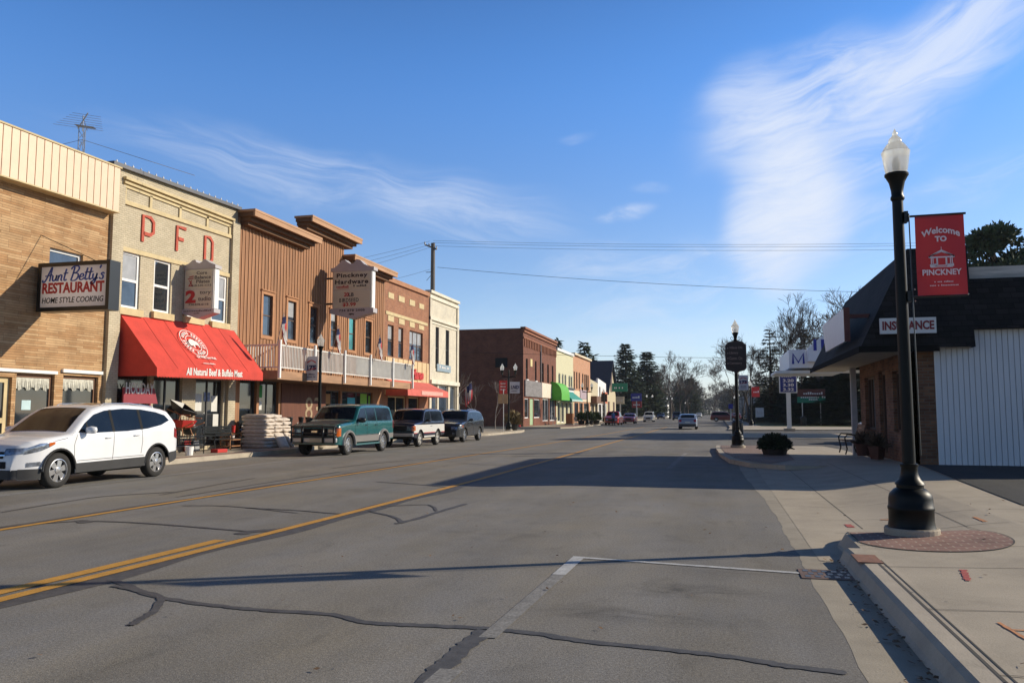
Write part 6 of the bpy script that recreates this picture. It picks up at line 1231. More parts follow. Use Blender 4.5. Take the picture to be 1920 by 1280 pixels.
w = MB(); text(w, '2', (xl + .06 * wd_, Y2 - .01, zb2 + .15 * hh), EX, EZ, .36 * wd_, .32 * hh, bold=.05, th=.004); P_ = (xl + .10 * wd_, Y2 - .01, zb2 + .56 * hh)
for q in ([(.02, .24), (.20, .26)], [(.06, .30), (.20, .33)], [(.06, .20), (.14, .12), (.06, .03)], [(.14, .20), (.10, .12), (.17, .03)], [(.05, .02), (.18, .03)]): stroke(w, q, P_, EX, EZ, wd_ / .9, 1.2, .03, th=.004, smooth=False)
w.build('red_lettering', m_sred, t)
Y3 = 37.2; q0 = onY(623, 590, Y3); q1 = onY(697, 500, Y3); t = shop_sign('large cream hardware sign with a bird seed price, over the cedar store deck', Y3, q0.x, q1.x, onY(660, 598, Y3).z, onY(660, 578, Y3).z, onY(660, 508, Y3).z, onY(660, 486, Y3).z, .45, True); xl, wd_ = q0.x, q1.x - q0.x; zb2 = onY(660, 578, Y3).z; hh = onY(660, 508, Y3).z - zb2
w = MB(); text(w, 'Pinckney', (xl + .10 * wd_, Y3 - .01, zb2 + .80 * hh), EX, EZ, .80 * wd_, .145 * hh, bold=.035, space=1.15, th=.004); text(w, 'Hardware', (xl + .06 * wd_, Y3 - .01, zb2 + .655 * hh), EX, EZ, .86 * wd_, .12 * hh, bold=.035, space=1.15, th=.004)
text(w, 'B RDSEED', (xl + .18 * wd_, Y3 - .01, zb2 + .17 * hh), EX, EZ, .50 * wd_, .105 * hh, bold=.012, space=1.1, th=.004); text(w, 'I', (xl + .26 * wd_, Y3 - .01, zb2 + .17 * hh), EX, EZ, .014 * wd_, .105 * hh, bold=.03, th=.004); text(w, '734 878 2000', (xl + .18 * wd_, Y3 - .02, zb2 - .16), EX, EZ, .66 * wd_, .12, bold=.03, space=1.2, th=.004)
illegible(w, (xl + .54 * wd_, Y3 - .01, zb2 + .575 * hh), EX, EZ, .38 * wd_, .05 * hh, 9); text(w, 'LB', (xl + .42 * wd_, Y3 - .01, zb2 + .32 * hh), EX, EZ, .13 * wd_, .10 * hh, bold=.02, th=.004)
w.poly([(xl + wd_ * (.5 + a * .2), Y3 - .026, zb2 - .30 + b * .2) for a, b in bis[::-1]]); w.build('dark_lettering', m_sblk, t)
w = MB(); illegible(w, (xl + .10 * wd_, Y3 - .01, zb2 + .56 * hh), EX, EZ, .32 * wd_, .06 * hh, 9); w.box(xl + .12 * wd_, xl + .42 * wd_, Y3 - .016, Y3 - .011, zb2 + .535 * hh, zb2 + .545 * hh); text(w, '20', (xl + .30 * wd_, Y3 - .01, zb2 + .32 * hh), EX, EZ, .12 * wd_, .11 * hh, bold=.03, th=.004); text(w, '$3.99', (xl + .27 * wd_, Y3 - .01, zb2 + .045 * hh), EX, EZ, .34 * wd_, .11 * hh, bold=.03, th=.004); w.build('red_lettering', m_sred, t)

# ------------------------------------------------------------------ flags
m_fred = mat('flag_red', (.42, .02, .03), .8); m_fwhite = mat('flag_white', (.48, .45, .43), .8); m_fblue = mat('flag_blue', (.015, .02, .09), .8)
def flag(label, base, top, wd, ln, sway, group='stars and stripes flags'):
    """pole from base to top; a limp flag hangs beside its upper end in gathered folds"""
    t = thing('flag', label, 'flag', base, 0, group); b_, tp = Vector(base), Vector(top); w = MB(); w.tube([b_, tp], .018, 6); w.lathe([(.001, 0), (.03, .03), (.001, .06)], tp, 8); w.build('pole', m_fwhite if sway else m_steel, t)
    n = 13; rows = 10; parts = {'stripe_red': MB(), 'stripe_white': MB(), 'canton': MB()}; ax = (tp - b_).normalized()
    def P_(i, j):
        f = i / n; g = j / rows; o = tp - ax * (.05 + wd * .55 * f); d = Vector((.16 * f + .05, .05 * math.sin(f * 17 + g * 4) - sway * f * .3, 0)); return o + d * (.35 + .65 * g) * 1.2 + Vector((.06 * math.sin(f * 21 + g * 2), .06 * math.cos(f * 19), -ln * g))
    for i in range(n):
        for j in range(rows):
            k = 'canton' if (i < 7 and j < 4) else ('stripe_red' if i % 2 == 0 else 'stripe_white'); parts[k].poly([P_(i, j), P_(i + 1, j), P_(i + 1, j + 1), P_(i, j + 1)])
    for k, m in (('stripe_red', m_fred), ('stripe_white', m_fwhite), ('canton', m_fblue)): parts[k].build(k, m, t, smooth=True)
XD = LX + 1.85 + .1
for px, lab in ((518, 'folded flag at the near left corner of the cedar deck railing'), (622, 'flag on the deck railing below the hardware sign'), (702, 'flag on the deck railing right of the hardware sign'), (764, 'flag at the far right end of the deck railing')):
    y_ = onX(px, 660, XD).y; flag(lab, (XD, y_, 4.3), (XD + .25, y_ + .1, 5.65), 1.0, .75, 0)
flag('flag leaning out over the pavement from the white brick building', (LX + .1, 58.3, 2.7), (LX + 1.4, 58.3, 3.9), 1.5, 1.3, .4)

# ------------------------------------------------------------------ goods outside the shops
m_sack = mat('white_printed_sack', (.62, .54, .46), .6, var=.18, vs=6); m_sack2 = mat('sack_side_brown', (.46, .36, .28), .65, var=.3, vs=5)
def sack_mesh(lx, ly, h):
    bm = bmesh.new(); bmesh.ops.create_cube(bm, size=1); bmesh.ops.subdivide_edges(bm, edges=bm.edges, cuts=5, use_grid_fill=True)
    for v in bm.verts:
        x, y, z = v.co * 2; k = (1 - abs(x) ** 4) * (1 - abs(y) ** 4); v.co = Vector((x * lx / 2 * (1 - .05 * abs(y) ** 3), y * ly / 2 * (1 - .05 * abs(x) ** 3), z * h / 2 * (.45 + .62 * k ** .5) + .012 * math.sin(x * 5 + y * 3)))
    for f in bm.faces: f.smooth = True
    me = bpy.data.meshes.new('feed_sack'); bm.to_mesh(me); bm.free(); return me
sm = sack_mesh(.98, .62, .175); sm.materials.append(m_sack); rs = random.Random(3); ORD = ('bottom', 'second', 'third', 'fourth', 'fifth', 'sixth', 'seventh', 'eighth', 'top')
for st, (x, y, nm, n_) in enumerate(((-18.42, 29.65, 'front', 9), (-18.42, 30.32, 'middle', 9), (-18.44, 30.99, 'back', 8))):
    for k in range(n_):
        o = bpy.data.objects.new('feed_sack', sm); COL.objects.link(o); o.location = (x + rs.uniform(-.03, .03) - (.05 if k > 6 else 0), y + rs.uniform(-.03, .03), .235 + .150 * k); o.rotation_euler = (rs.uniform(-.03, .03), rs.uniform(-.03, .03), rs.uniform(-.05, .05) + (math.pi if k % 2 else 0)); o.scale = (1.22, 1.08, 1.05); tag(o, 'white printed feed sack, %s layer of the %s pile outside the cedar store' % (ORD[k] if k < n_ - 1 else 'top', nm), 'sack', 'feed sacks piled outside the hardware store')
for k, (x, y, rz, lab) in enumerate(((-17.72, 30.3, 1.2, 'loose white sack slumped against the street side of the sack piles'), (-17.78, 31.0, 1.9, 'second loose white sack slumped beside the back sack pile'))):
    o = bpy.data.objects.new('feed_sack', sm); COL.objects.link(o); o.location = (x, y, .42); o.rotation_euler = (0, .95, rz - 1.4); o.scale = (.8, .9, 1); tag(o, lab, 'sack', 'feed sacks piled outside the hardware store')
t = thing('pallet', 'wooden pallet under the feed sacks', 'pallet', (-18.4, 30.3, .15))
for k in range(7): w = MB(); w.box(-19.0, -17.85, 29.3 + .30 * k, 29.48 + .30 * k, .152, .168); w.build('board', m_deck, t)
t = thing('holiday_sign', 'red sign reading HOLIDAY under the left end of the red awning', 'sign', (-19, 23.3, 1.2)); q = rc(229, 727, 290, 756, -19.1); w = MB(); w.prism([(-19.1, q[0], q[2]), (-19.1, q[1] + .1, q[2]), (-19.1, q[1] - .1, q[3]), (-19.1, q[0], q[3])], (.06, 0, 0)); w.box(-19.1, -19.05, q[0] + .2, q[0] + .26, .15, q[2]); w.box(-19.1, -19.05, q[1] - .3, q[1] - .24, .15, q[2]); w.build('board', mat('dark_red_board', (.26, .025, .04), .6), t); w = MB(); text(w, 'HOLIDAY', (-19.04, q[0] + .08, q[2] + .32), EY, EZ, q[1] - q[0] - .22, .38, bold=.01); w.build('lettering', m_lett_white, t)
def wheelbarrow(label, x, y, z, m, rot):
    t = thing('wheelbarrow', label, 'wheelbarrow', (x, y, z), 0, 'wheelbarrows standing outside the shop'); M_ = Matrix.Translation((x, y, z)) @ Matrix.Rotation(rot[2], 4, 'Z') @ Matrix.Rotation(rot[0], 4, 'X') @ Matrix.Rotation(rot[1], 4, 'Y') @ Matrix.Scale(.82, 4); w = MB()
    a = [(-.28, -.35, .35), (.28, -.35, .35), (.28, .35, .35), (-.28, .35, .35)]; e = [(-.38, -.52, .62), (.38, -.52, .62), (.38, .62, .66), (-.38, .62, .66)]; w.add(a + e, [(0, 1, 2, 3), (0, 1, 5, 4), (1, 2, 6, 5), (2, 3, 7, 6), (3, 0, 4, 7)], M_); o = w.build('tray', m, t); md = o.modifiers.new('thick', 'SOLIDIFY'); md.thickness = .02
    w = MB()
    for sg in (1, -1): w.tube([M_ @ Vector(p) for p in ((sg * .2, .75, .2), (sg * .22, -.3, .33), (sg * .3, -1.0, .55))], .02, 6); w.tube([M_ @ Vector(p) for p in ((sg * .22, -.3, .32), (sg * .26, -.42, .0))], .018, 6)
    w.build('handles', m_cedar_trim, t); w = MB(); w.lathe([(.08, -.05), (.19, -.04), (.2, 0), (.19, .04), (.08, .05)], (0, 0, 0), 16, M_ @ Matrix.Translation((0, .78, .2)) @ Matrix.Rotation(R(90), 4, 'Y')); w.build('wheel', m_tyre, t)
wheelbarrow('red wheelbarrow resting level behind the white crossover', -18.05, 24.2, .80, m_red, (0, 0, 1.4)); wheelbarrow('black wheelbarrow tipped up on its nose above the red one', -18.55, 24.7, 1.32, m_black, (.35, .25, 1.2))
t = thing('goods_stand', 'low shelf of small garden goods outside the red awning shop', 'stand', (-18.65, 28.6, .15)); w = MB()
for k in range(3): w.box(-19.2, -18.75, 28.2, 29.0, .25 + .25 * k, .28 + .25 * k)
for yv in (28.2, 28.97): w.box(-19.2, -19.17, yv, yv + .03, .15, .8); w.box(-18.78, -18.75, yv, yv + .03, .15, .8)
w.build('shelf', m_cedar_trim, t)
for k, (y_, z_, r_, h_, mm, lab) in enumerate(((28.4, .28, .10, .22, m_terra, 'brown clay pot on the lowest shelf of the goods stand'), (28.7, .53, .09, .2, m_white, 'white pot on the middle shelf of the goods stand'), (28.35, .78, .11, .25, m_black, 'black pot on the top shelf of the goods stand'), (28.75, .78, .08, .3, m_red, 'red can on the top shelf of the goods stand'))):
    w = MB(); w.lathe([(r_ * .7, 0), (r_, h_), (r_ * 1.05, h_), (r_ * .9, h_ - .02)], (-18.98, y_, z_ + .001), 12); tag(w.build('garden_pot', mm), lab, 'pot', 'pots on the goods stand')
w = MB(); w.lathe([(.12, 0), (.15, .3), (.16, .3), (.14, .28)], (-17.5, 23.95, .151), 14); tag(w.build('bucket', m_white), 'white plastic bucket on the pavement behind the white crossover', 'bucket')
w = MB(); w.box(-17.75, -17.45, 25.5, 26.1, .152, .28); tag(w.build('tool_box', m_red, bevel=.02), 'low red tool box on the pavement by the black bench', 'box')
t = thing('display_rack', 'dark wire display rack holding wheelbarrows behind the white crossover', 'rack', (-18.3, 24.3, .15)); w = MB()
for a in (-18.75, -17.75):
    for e in (23.5, 25.1): w.tube([(a, e, .15), (a, e, 1.12 if a < -18 else .78)], .022, 6)
for z_ in (.45, .76):
    for a in (-18.75, -17.75): w.tube([(a, 23.5, z_), (a, 25.1, z_)], .016, 5)
    for k in range(9): w.tube([(-18.75, 23.5 + .2 * k, z_), (-17.75, 23.5 + .2 * k, z_)], .010, 4)
w.tube([(-18.75, 23.5, 1.12), (-18.75, 25.1, 1.12)], .016, 5); w.build('wire_frame', m_black, t)
t = thing('kettle_grill', 'round black kettle grill on legs next to the wheelbarrows', 'grill', (-18.7, 25.55, .15)); w = MB(); w.lathe([(.05, .62), (.22, .68), (.29, .82), (.30, .90), (.28, 1.0), (.18, 1.12), (.03, 1.17)], (-18.7, 25.55, .15), 18); w.build('kettle', m_black, t, smooth=True)
for k in range(3): a = 2.1 * k; w = MB(); w.tube([(-18.7 + .15 * math.cos(a), 25.55 + .15 * math.sin(a), .8), (-18.7 + .3 * math.cos(a), 25.55 + .3 * math.sin(a), .15)], .014, 5); w.build('leg', m_black, t)
for k, (x, y, m_, lab) in enumerate(((-19.3, 26.3, m_red, 'red snow shovel leaning by the shop door under the awning'), (-19.32, 26.55, m_black, 'black snow shovel leaning by the shop door under the awning'), (-19.3, 26.8, m_steel, 'grey metal shovel leaning by the shop door under the awning'))):
    t = thing('snow_shovel', lab, 'shovel', (x, y, .15), 0, 'shovels leaning by the shop door'); w = MB(); w.tube([(x, y, .5), (x - .12, y + .03, 1.5)], .016, 6); w.build('handle', m_cedar_trim, t); w = MB(); w.prism([(x + .02, y - .2, .16), (x + .02, y + .2, .16), (x - .02, y + .17, .55), (x - .02, y - .17, .55)], (.02, 0, 0)); w.build('blade', m_, t)
t = thing('shop_bench', 'black metal bench on the pavement under the red awning', 'bench', (-18.2, 27.1, .15)); w = MB()
for k in range(5): w.box(-18.5 + .09 * k, -18.43 + .09 * k, 26.2, 28.0, .58, .61)
w.build('seat', m_black, t); w = MB()
for k in range(4): w.box(-18.58 - .02 * k, -18.55 - .02 * k, 26.2, 28.0, .70 + .10 * k, .78 + .10 * k)
w.build('backrest', m_black, t)
for yv in (26.22, 27.95): w = MB(); w.tube([(-18.05, yv, .15), (-18.1, yv, .58), (-18.05, yv, .78), (-18.5, yv, .80)], .022, 6); w.tube([(-18.55, yv, .15), (-18.5, yv, .58), (-18.66, yv, 1.1)], .022, 6); w.build('leg', m_black, t)
def blower(label, x, y):
    t = thing('snow_blower', label, 'snow blower', (x, y, .15), 0, 'snow blowers outside the hardware store'); w = MB(); w.box(x - .3, x + .3, y - .55, y - .15, .25, .75); w.lathe([(.10, .7), (.10, 1.0), (.14, 1.25)], (x, y - .35, .15), 10); w.build('auger_housing', m_black, t, bevel=.04)
    w = MB(); w.lathe([(.2, 0), (.24, .1), (.22, .28), (.12, .36), (.1, .42)], (x, y + .05, .6), 14); w.build('engine', m_chrome, t, smooth=True); w = MB()
    for sg in (1, -1): w.tube([(x + sg * .22, y + .1, .5), (x + sg * .25, y + .8, 1.15), (x + sg * .25, y + 1.0, 1.15)], .018, 6)
    w.build('handle', m_black, t); w = MB()
    for sg in (1, -1): w.lathe([(.1, -.06), (.2, -.05), (.2, .05), (.1, .06)], (0, 0, 0), 14, Matrix.Translation((x + sg * .34, y + .05, .36)) @ Matrix.Rotation(R(90), 4, 'Y'))
    w.build('wheel', m_tyre, t)
blower('black snow blower with a bright engine nearest the feed sacks', -18.4, 32.5); blower('black snow blower with a bright engine behind the teal SUV', -18.0, 33.4); blower('black snow blower against the redwood panel, third of the row', -18.8, 34.2)

# ------------------------------------------------------------------ roof aerial, utility pole and wires
t = thing('tv_aerial', 'tall lattice television aerial on the roof of the tan stone restaurant', 'aerial', (-24, 22.4, 9)); p = onY(156, 225, 22.4); bx = p.x; zt_ = p.z; w = MB(); r3 = [(0, .12), (.10, -.06), (-.10, -.06)]
for a, e in r3: w.tube([(bx + a, 22.4 + e, 8.8), (bx + a, 22.4 + e, zt_ - .3)], .018, 5)
z = 8.9; k = 0
while z < zt_ - .5:
    for i in range(3): a, e = r3[i], r3[(i + 1) % 3]; w.tube([(bx + a[0], 22.4 + a[1], z), (bx + e[0], 22.4 + e[1], z + .3)], .009, 4)
    z += .3
w.tube([(bx, 22.4, zt_ - .4), (bx, 22.4, zt_ + .15)], .025, 6); w.build('mast', m_steel, t); w = MB(); d = Vector((.80, -.6, .05)).normalized(); s_ = Vector((.55, .82, .08)).normalized(); ct = Vector((bx, 22.4, zt_ - .02))
w.tube([ct - d * .85, ct + d * .75], .022, 5)
for k in range(7): c0 = ct + d * (-.75 + .22 * k); ln = .80 - .06 * k; w.tube([c0 - s_ * ln, c0 + s_ * ln], .006, 4)
for k in range(5): c0 = ct + d * (.2 + .12 * k) + Vector((0, 0, -.25 - .06 * k)); w.tube([c0 - s_ * .3, c0 + s_ * .3], .009, 4)
w.tube([ct + d * .1, ct + d * .75 + Vector((0, 0, -.6))], .014, 4); w.build('yagi', m_steel, t); w = MB()
for a in ((bx - 5, 20.2, 9.2), (bx + 3.2, 24.2, 10.0), (bx - 4, 26, 10)): w.tube([(bx, 22.4, zt_ - .7), a], .008, 4)
w.build('guy_wire', m_steel, t)
m_pole = mat('weathered_pole', (.16, .14, .12), .9, var=.2, vs=3, stretch=(3, 3, .3)); m_wire = mat('black_wire', (.02, .02, .022), .6)
PY = 61.5; p = onY(812, 456, PY); t = thing('utility_pole', 'tall grey utility pole rising behind the white brick building', 'utility pole', (p.x, PY, 0)); w = MB(); w.tube([(p.x, PY, 0), (p.x, PY, p.z)], [.24, .17], 12); w.build('pole', m_pole, t)
w = MB(); w.tube([(p.x - .75, PY + .2, p.z - .05), (p.x + .35, PY - .1, p.z - .55)], .07, 6); w.tube([(p.x - .6, PY, p.z - 2.4), (p.x, PY, p.z - 2.4)], .03, 5); w.tube([(p.x - .55, PY, p.z - 3.1), (p.x, PY, p.z - 2.5)], .02, 5); w.build('crossarm', m_pole, t); w = MB()
for a in (-.72, -.35, .05, .3): w.lathe([(.06, 0), (.06, .2), (.03, .24)], (p.x + a, PY, p.z - .30 - .42 * (a + .2)), 8)
w.build('insulator', mat('porcelain', (.5, .5, .48), .3), t)
def wire(label, a, b, sag, r=.010):
    a, b = Vector(a), Vector(b); q = [a.lerp(b, i / 24) - Vector((0, 0, sag * 4 * (i / 24) * (1 - i / 24))) for i in range(25)]; w = MB(); w.tube(q, r, 4); tag(w.build('overhead_wire', m_wire), label, 'wire', 'overhead wires')
for k, (py0, py1, nm) in enumerate(((451, 456, 'topmost'), (455, 461, 'middle'), (461, 468, 'lowest'))): wire('%s of the three power wires crossing high over the street' % nm, (p.x, PY, onY(812, py0, PY).z), onY(1830, py1 - 2, PY), .25)
wire('slack cable crossing the street below the three power wires', onY(820, 501, PY), onY(1640, 548, PY), .3, .015)
for k, (a, e, nm) in enumerate((((806, 452), (600, 500), 'upper'), ((808, 458), (600, 510), 'middle'), ((812, 462), (600, 522), 'lower'))): wire('%s power wire running from the utility pole towards the cedar roof' % nm, onY(*a, PY), onX(*e, -26), .1)
wire('telephone wire from the utility pole down behind the orange brick roof', onY(806, 505, PY), onX(660, 540, -26), .1)
wire('thin wire strung across the street in front of the dark brick block', onY(868, 660, 79), onY(1640, 673, 79), .15, .016)
# ------------------------------------------------------------------ far signs and small pavement things
def board(label, y, x0, y0, x1, y1, m, txt=None, post=True, nm='shop_sign'):
    t = thing(nm, label, 'sign', (onY((x0 + x1) / 2, y1, y).x, y, 0)); a = onY(x0, y1, y); b = onY(x1, y0, y); w = MB(); w.box(a.x, b.x, y, y + .25, a.z, b.z); w.build('board', m, t)
    if txt: w = MB(); illegible(w, (a.x + (b.x - a.x) * .15, y, a.z + (b.z - a.z) * .35), EX, EZ, (b.x - a.x) * .7, (b.z - a.z) * .3, txt); w.build('lettering', m_lett_white, t)
    if post: xm = (a.x + b.x) / 2; w = MB(); w.box(xm - .12, xm + .12, y + .26, y + .5, 0, b.z); w.build('post', m_steel, t)
board('green board sign hanging in front of the gabled hall', 142, 1147.5, 718, 1176, 734, mat('far_green_sign', (.01, .20, .10), .6), 7, False, nm='board_sign'); board('blue square sign beyond the green board', 200, 1183, 737, 1203, 751.5, mat('far_blue_sign', (.03, .03, .22), .6), 4, nm='board_sign'); board('red sign below the blue square sign', 201, 1185, 752, 1203, 764, mat('far_red_sign', (.32, .03, .03), .6), 4, nm='board_sign')
board('dark hanging sign board by the small white shop', 120, 1127, 738, 1138, 753, m_db, None, nm='board_sign'); board('cream sign panel under the green board', 165, 1155, 743, 1170, 757, m_face_plain, 3, nm='board_sign')
board('dark blue banner sign beside the far right street lamps', 140, 1366, 757, 1374, 766, bl, None, nm='board_sign'); board('white post sign on the verge at the right of the street', 110, 1417, 764, 1432, 782, m_white, 4, False, nm='board_sign')
t = thing('wooden_crate', 'tall slatted orange wooden planter box outside the pale yellow building', 'planter', (-17, 92, .15)); p0 = onY(1061, 797, 93); w = MB(); w.box(p0.x, p0.x + .8, 93, 93.8, .3, 1.5); w.build('box', mat('orange_wood', (.34, .14, .05), .7), t); w = MB(); w.box(p0.x - .1, p0.x + .9, 92.9, 93.9, .15, .3); w.build('plinth', m_conc, t)
for k, (px, yv, lab) in enumerate(((1040, 94, 'pale metal cafe chair left of the wooden planter box'), (1078, 96, 'pale metal cafe chair right of the wooden planter box'), (1083, 99, 'farther pale metal cafe chair right of the wooden planter box'))):
    x = onY(px, 795, yv).x; t = thing('cafe_chair', lab, 'chair', (x, yv, .15), 0, 'cafe chairs on the far left pavement'); w = MB(); w.box(x - .22, x + .22, yv - .22, yv + .22, .58, .62); w.build('seat', m_steel, t); w = MB(); w.box(x - .22, x + .22, yv + .18, yv + .22, .7, 1.05); w.build('backrest', m_steel, t)
    for a in (-.2, .2):
        for e in (-.2, .2): w = MB(); w.tube([(x + a, yv + e, .15), (x + a, yv + e, .58)], .02, 5); w.build('leg', m_steel, t)
for k, (px, yv, s_, lab) in enumerate(((962, 64, 1.0, 'tawny grassy planter at the foot of the corner twin lamp'), (1090, 97, .9, 'green planter left of the far twin lamp'), (1106, 97, 1.1, 'green planter right of the far twin lamp'), (1118, 100, .9, 'dark planter near the far person'))):
    x = onY(px, 795, yv).x; t = thing('pavement_planter', lab, 'planter', (x, yv, .15), 0, 'planters along the far left pavement'); w = MB(); w.lathe([(.35, 0), (.45, .5), (.48, .5), (.4, .46)], (x, yv, .15), 14); w.build('tub', m_black, t); w = MB(); tufts(w, (x, yv, .75), .55 * s_, .55 * s_, .7 * s_, 500, .35, random.Random(20 + k), .8); w.build('plant', mat('tawny_grass', (.20, .15, .07), .9, var=.4) if k == 0 else mat('planter_green', (.06, .09, .03), .9, var=.4), t)
# person far down the left pavement
def person(label, x, y, rz):
    bm = bmesh.new(); lay = bm.verts.layers.skin.verify(); J = {}
    def v(n, p, r): q = bm.verts.new(p); q[lay].radius = (r, r * .8) if n in ('chest', 'belly', 'pel') else (r, r); J[n] = q
    for n, p, r in (('pel', (0, 0, .96), .15), ('belly', (0, 0, 1.12), .14), ('chest', (0, .01, 1.34), .165), ('neck', (0, 0, 1.50), .06), ('head', (0, -.02, 1.60), .085), ('crown', (0, -.01, 1.72), .075)): v(n, p, r)
    for s_, sg in (('l', 1), ('r', -1)):
        for n, p, r in (('hip', (.09 * sg, 0, .90), .10), ('knee', (.11 * sg, -.06 * sg, .50), .065), ('ank', (.11 * sg, .08 * sg * -1, .10), .045), ('toe', (.12 * sg, -.16 - .05 * sg, .05), .04), ('sho', (.19 * sg, .01, 1.42), .065), ('elb', (.25 * sg, .05, 1.14), .048), ('wri', (.24 * sg, -.06, .90), .036), ('han', (.24 * sg, -.09, .80), .04)): v(n + s_, p, r)
    E_ = [('pel', 'belly'), ('belly', 'chest'), ('chest', 'neck'), ('neck', 'head'), ('head', 'crown')]
    for s_ in 'lr': E_ += [('pel', 'hip' + s_), ('hip' + s_, 'knee' + s_), ('knee' + s_, 'ank' + s_), ('ank' + s_, 'toe' + s_), ('chest', 'sho' + s_), ('sho' + s_, 'elb' + s_), ('elb' + s_, 'wri' + s_), ('wri' + s_, 'han' + s_)]
    for a, b in E_: bm.edges.new((J[a], J[b]))
    J['pel'][lay].use_root = True; me = bpy.data.meshes.new('person'); bm.to_mesh(me); bm.free(); o = bpy.data.objects.new('person', me); COL.objects.link(o); o.location = (x, y, .02); o.rotation_euler = (0, 0, rz)
    o.modifiers.new('skin', 'SKIN'); sd = o.modifiers.new('sub', 'SUBSURF'); sd.levels = sd.render_levels = 1
    dg = bpy.context.evaluated_depsgraph_get(); me2 = bpy.data.meshes.new_from_object(o.evaluated_get(dg)); o.modifiers.clear(); o.data = me2
    me2.materials.clear(); ms = [mat('blue_jacket', (.05, .12, .30), .8), mat('dark_trousers', (.02, .022, .03), .8), mat('skin', (.45, .26, .18), .6)]
    for m in ms: me2.materials.append(m)
    for f in me2.polygons: z = f.center.z; ax_ = abs(f.center.x); f.material_index = 2 if z > 1.53 or (z < .88 and ax_ > .19) else (0 if z > .93 or (ax_ > .2 and z > .88) else 1); f.use_smooth = True
    tag(o, label, 'person'); w = MB(); w.lathe([(.09, 1.64), (.10, 1.70), (.085, 1.78), (.03, 1.81)], (0, .01, 0), 12); w.build('hair', mat('dark_hair', (.03, .02, .015), .8), o, local=True, smooth=True)
person('person in a blue jacket and dark trousers walking by the red pickup', onY(1150, 790, 97).x, 97, .8)
# ------------------------------------------------------------------ trees
m_bark = mat('grey_bark', (.10, .08, .065), .95, var=.3, vs=4, stretch=(1, 1, .3)); m_twigs = mat('bare_twigs', (.095, .072, .058), .95, var=.25); m_pbark = mat('pine_bark', (.055, .04, .03), .95, var=.3)
m_needle = mat('spruce_needles', (.032, .060, .028), .85, var=.5, vs=2.5); m_needle2 = mat('pine_needles', (.05, .08, .035), .85, var=.5, vs=1.5); m_thin = mat('dry_conifer_needles', (.085, .085, .05), .9, var=.5, vs=2)
def bare_tree(seed, H, spread=.55, levels=5, fork=2, tr=.16, mr=.015):
    rr = random.Random(seed); tk = MB(); cr = MB()
    def grow(p, d, ln, r, lv):
        pts = [p]; q = p; dd = d.copy(); n = 4 if lv > 2 else 2
        for i in range(n): dd = (dd + Vector((rr.gauss(0, .10), rr.gauss(0, .10), rr.gauss(0, .05) + .05))).normalized(); q = q + dd * ln / n; pts.append(q)
        r = max(r, mr); r1 = max(r * .62, mr * .9) if lv else mr * .4; mb = tk if lv >= levels - 1 else cr; mb.tube(pts, [r + (r1 - r) * i / n for i in range(n + 1)], 7 if lv >= levels - 1 else 4 if lv > 1 else 3, caps=False)
        if lv == 0: return
        nb = fork + (1 if rr.random() < .6 else 0) + (1 if lv <= 2 else 0)
        for k in range(nb):
            a = rr.uniform(0, 6.283); side = (dd.cross(Vector((math.cos(a), math.sin(a), .3)))).normalized(); nd = (dd * rr.uniform(.65, 1.0) + side * rr.uniform(.3, .9) * spread * 1.5 + Vector((0, 0, .18))).normalized(); i = rr.choice((n, n, n - 1)) if k else n
            grow(pts[i], nd, ln * rr.uniform(.62, .86), r1 * (.95 if k == 0 else .75), lv - 1)
    grow(Vector((0, 0, 0)), Vector((rr.gauss(0, .03), rr.gauss(0, .03), 1)), H * .235, tr, levels); return tk, cr
def conifer(seed, H, Rr, droop=.25, dens=1.0, gap=0.0, leaf=.30):
    rr = random.Random(seed); tk = MB(); cr = MB(); tk.tube([(0, 0, 0), (0, 0, H * .5), (0, 0, H * .97)], [H * .018, H * .011, .02], 7); z = H * .07
    while z < H * .98:
        f = 1 - z / H; rad = Rr * (f ** .62) * rr.uniform(.75, 1.12); nb = int(max(4, (7 if f > .4 else 6) * dens)); a0 = rr.uniform(0, 6.283)
        for k in range(nb):
            if rr.random() < gap: continue
            a = a0 + 6.283 * k / nb + rr.gauss(0, .18); L_ = rad * rr.uniform(.62, 1.15); dz = rr.uniform(-.05, .15); b0 = Vector((0, 0, z)); dirv = Vector((math.cos(a), math.sin(a), 0)); pts = [b0 + dirv * L_ * t + Vector((0, 0, L_ * (dz * t - droop * t * t + .22 * t ** 4))) for t in (0, .35, .7, 1)]; tk.tube(pts, [.035 * f + .015, .025 * f + .01, .012, .006], 3, caps=False)
            m = int(6 + L_ * 6.5 * dens)
            for i in range(m):
                t = rr.uniform(.12, 1.03); p = b0 + dirv * L_ * t + Vector((0, 0, L_ * (dz * t - droop * t * t + .22 * t ** 4))); side = Vector((-dirv.y, dirv.x, 0)) * rr.choice((1, -1)); sz = leaf * rr.uniform(.6, 1.4) * (.75 + .5 * (1 - t)); q = (dirv * rr.uniform(.3, .9) + side * rr.uniform(.1, 1.0) + Vector((0, 0, rr.uniform(-.55, .25)))).normalized() * sz * 1.5; w_ = q.cross(Vector((rr.gauss(0, .5), rr.gauss(0, .5), 1))).normalized() * sz * .24; p = p + Vector((0, 0, rr.gauss(0, .05)))
                cr.add([p - w_ * .6, p + q * .5 - w_, p + q, p + q * .5 + w_, p + w_ * .6], [(0, 1, 2, 3, 4)])
        z += H * rr.uniform(.024, .040)
    return tk, cr
def plant(name, label, cat, geo, mats, loc, rz=0.0, sc=1.0, group=None):
    t = thing(name, label, cat, loc, rz, group); a = geo[0].build('trunk', mats[0], t, local=True); b_ = geo[1].build('crown', mats[1], t, local=True); t.scale = (sc, sc, sc) if isinstance(sc, (int, float)) else sc; return t
def atp(px, d): p = onY(px, 773, d); return p.x
def top_h(px, py, d): return onY(px, py, d).z
